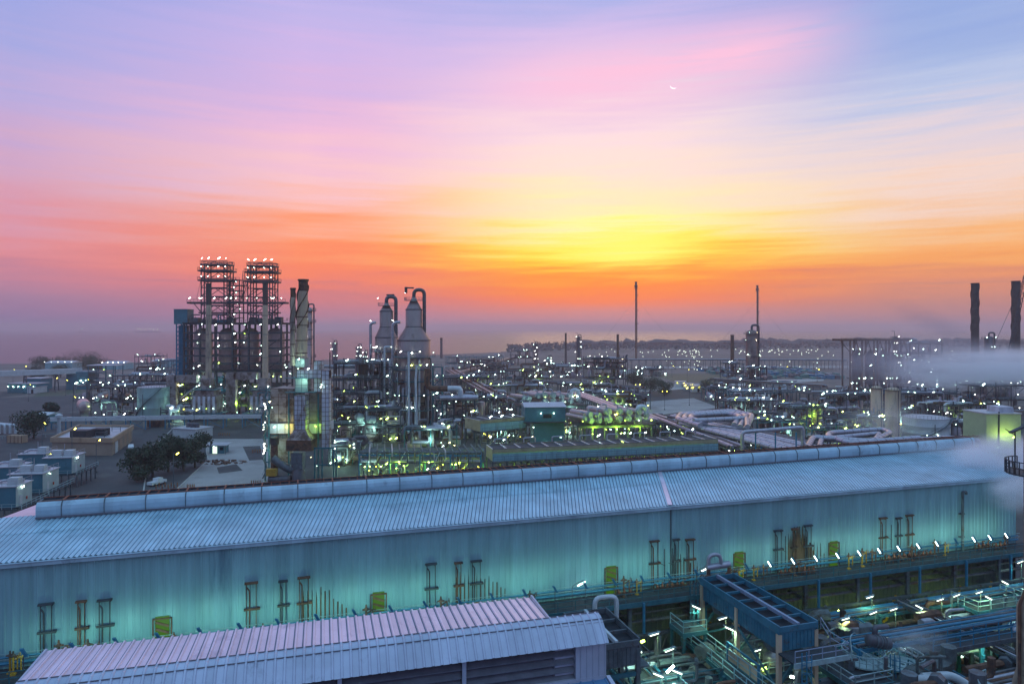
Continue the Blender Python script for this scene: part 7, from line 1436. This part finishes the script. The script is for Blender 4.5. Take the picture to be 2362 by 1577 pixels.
for (px, py, d, k), wh in zip(FL, where):
    s_, z = hl(px, d, None, py); z = max(z, 2.5); t = fgt('work_lamp', 'bright tube lamp on a pole, '+wh, 'lamp', s_, d, 'work lamps in the pipework'); m = MB(); m.pipe([(.5, .2, 0), (.5, .2, z+.35), (.2, 0, z+.2)], .045, 6, .1); m.build('post', 'steel', t)
    dz_ = {'h': .08, 'f': .12, 's': -.30}[k]; m = MB(); m.beam((-.62, 0, z+.16-dz_), (.62, 0, z+.16+dz_), .26, .07); m.build('lamp_head', 'pale_rail', t); m = MB(); m.beam((-.46, -.02, z+.04-dz_*.8), (.46, -.02, z+.04+dz_*.8), .11, .10); m.build('tube', 'tube_work' if 'tube_work' in MATS else emit('tube_work', (.85, 1, .82), 3.4), t)
    ld = bpy.data.lights.new('work_light', 'AREA'); ld.shape = 'RECTANGLE'; ld.size = 1.1; ld.size_y = .2; ld.color = (.45, 1, .70) if k != 'h' else (.62, 1, .42); ld.energy = 55; lo = bpy.data.objects.new('work_light', ld); col.objects.link(lo); lo.parent = t; lo.location = (0, -.1, z-.25)
# green lamps tucked under the walkway
for px in (1480, 1585, 1850, 1930, 2010, 2090, 2170, 2250): s_ = hl(px, 2); lamp(walk, s_, -2.2, 6.2, 'g', 1.0)
for k in range(14): s_ = hl(1500, 2)+k*5.2; m = MB(); m.pipe([(s_, -2.6, 1), (s_, -2.6, 4.5), (s_+rnd.uniform(-2, 2), -2.6, 4.5), (s_+2, -2.6, 7.4)], .14, 8); m.build('pipe', rnd.choice(['yellow_paint', 'pipe_alu', 'pipe_dark', 'rust']), walk, True)

for i, (lb, s0, s1, d0, d1, z, n, w) in enumerate((('thin pipe rack just in front of the walkway columns on the right', 73, 118, 5.2, 5.0, 7.2, 9, 1.8), ('thin teal pipe rack through the glowing pump bays', 73, 112, 9.6, 9.2, 6.2, 8, 2.2), ('thin pipe rack crossing from the walkway to the front on the right', 93, 92.5, 4.5, 24, 7.6, 7, 1.8), ('thin pipe rack crossing beside the blue stairs', 84.5, 84, 4.5, 20, 6.9, 6, 1.6), ('short pipe rack crossing under the dark cooler', 57.5, 57.2, 4.5, 19, 6.4, 6, 1.8), ('thin pipe rack at the bottom right corner', 84, 118, 24, 23.5, 7.4, 8, 2.4))):
    a_, b_ = Lw(s0, d0), Lw(s1, d1); rack(lb, [(a_.x, a_.y), (b_.x, b_.y)], w, z, n, 540+i, 2, 'gc', .05, .14, 2, None, ('shaded_pipe', 'pipe_alu', 'pipe_dark', 'blue_paint'), ('teal_steel', 'steel', 'dark_steel')[i % 3])
for s_, d, e in ((58, 5, 60), (75, 4.5, 110), (83, 4.5, 90), (91, 5, 110), (99, 5, 110), (107, 5, 90)): glow(walk, s_, -d, 4.0, (.55, 1, .16), e)
# ================================================================ steam and haze
def vol(name, label, loc, size, dens, seed, col_=(1.0, .97, .98), sc_=(1, 1, 1), thr=.45, axis=None):
    m = bpy.data.materials.new(name); m.use_nodes = True; t = m.node_tree; t.nodes.clear(); o_ = t.nodes.new('ShaderNodeOutputMaterial'); v = t.nodes.new('ShaderNodeVolumePrincipled')
    v.inputs['Color'].default_value = tuple(col_)+(1,); v.inputs['Anisotropy'].default_value = .3
    tc = t.nodes.new('ShaderNodeTexCoord'); mp = t.nodes.new('ShaderNodeMapping'); mp.inputs['Location'].default_value = (seed*3.7, seed, 0); mp.inputs['Scale'].default_value = sc_; t.links.new(tc.outputs['Object'], mp.inputs[0])
    n = t.nodes.new('ShaderNodeTexNoise'); n.inputs['Scale'].default_value = 2.3; n.inputs['Detail'].default_value = 5; n.inputs['Roughness'].default_value = .6; t.links.new(mp.outputs[0], n.inputs['Vector'])
    ln = t.nodes.new('ShaderNodeVectorMath'); ln.operation = 'LENGTH'; t.links.new(tc.outputs['Object'], ln.inputs[0])
    fa = t.nodes.new('ShaderNodeMapRange'); fa.interpolation_type = 'SMOOTHSTEP'; t.links.new(ln.outputs['Value'], fa.inputs[0]); fa.inputs[1].default_value = 1.0; fa.inputs[2].default_value = .15
    nr = t.nodes.new('ShaderNodeMapRange'); t.links.new(n.outputs[0], nr.inputs[0]); nr.inputs[1].default_value = thr-.04; nr.inputs[2].default_value = thr+.26
    mu = t.nodes.new('ShaderNodeMath'); mu.operation = 'MULTIPLY'; t.links.new(fa.outputs[0], mu.inputs[0]); t.links.new(nr.outputs[0], mu.inputs[1])
    m2 = t.nodes.new('ShaderNodeMath'); m2.operation = 'MULTIPLY'; t.links.new(mu.outputs[0], m2.inputs[0]); m2.inputs[1].default_value = dens
    t.links.new(m2.outputs[0], v.inputs['Density']); t.links.new(v.outputs[0], o_.inputs['Volume']); MATS[name] = m
    b = MB(); b.lathe(0, 0, [(math.sin(math.pi*i/12)*1.02+.001, -math.cos(math.pi*i/12)*1.02) for i in range(13)], 20); o = b.build(name, m); o.location = loc; o.scale = size
    if axis is not None: o.rotation_euler = axis
    return tag(o, label, None, None, 'stuff')
vol('steam_cloud', 'white steam cloud streaming in from the right edge', pt(2330, 858, 330), (70, 28, 15), .24, 1, sc_=(.8, .8, 1.4), thr=.38)
vol('steam_cloud', 'thin steam drifting over the silo frame', pt(2130, 838, 360), (62, 26, 20), .055, 2, (.82, .78, .88), thr=.38)
vol('steam_wisp', 'steam wisp over the right end of the long hall roof', pt(2318, 1066, 97), (10, 5, 4.6), 1.3, 3, thr=.36)
vol('steam_wisp', 'faint steam over the hall ridge', pt(2120, 1046, 104), (11, 4, 2.6), .5, 4, thr=.38)
vol('steam_wisp', 'thin steam blowing from the drum tower', pt(2110, 1478, 66), (4.2, 2, 1.8), .5, 5, thr=.42)
vol('steam_wisp', 'thin steam in front of two pale tanks', pt(2040, 975, 225), (17, 8, 10), .09, 6, thr=.38)
vol('smoke_streak', 'faint grey smoke streak in the sky on the right', pt(2150, 745, 600), (62, 20, 13), .016, 7, (.42, .42, .52), thr=.34, axis=(0, R(24), 0))
vol('steam_wisp', 'steam drifting before the right end of the long blue wall', pt(2350, 1135, 88), (5, 3, 3.2), 1.2, 8, thr=.36)
HZ = bpy.data.materials.new('haze'); HZ.use_nodes = True; t = HZ.node_tree; t.nodes.clear(); o_ = t.nodes.new('ShaderNodeOutputMaterial'); v = t.nodes.new('ShaderNodeVolumePrincipled')
v.inputs['Color'].default_value = (1.0, .83, .87, 1); v.inputs['Density'].default_value = .00020; v.inputs['Anisotropy'].default_value = .5; t.links.new(v.outputs[0], o_.inputs['Volume']);
MATS['haze'] = HZ
b = MB(); b.box(0, 7000, -4.5, 30000, 17000, 108); tag(b.build('haze', 'haze'), kind='stuff')
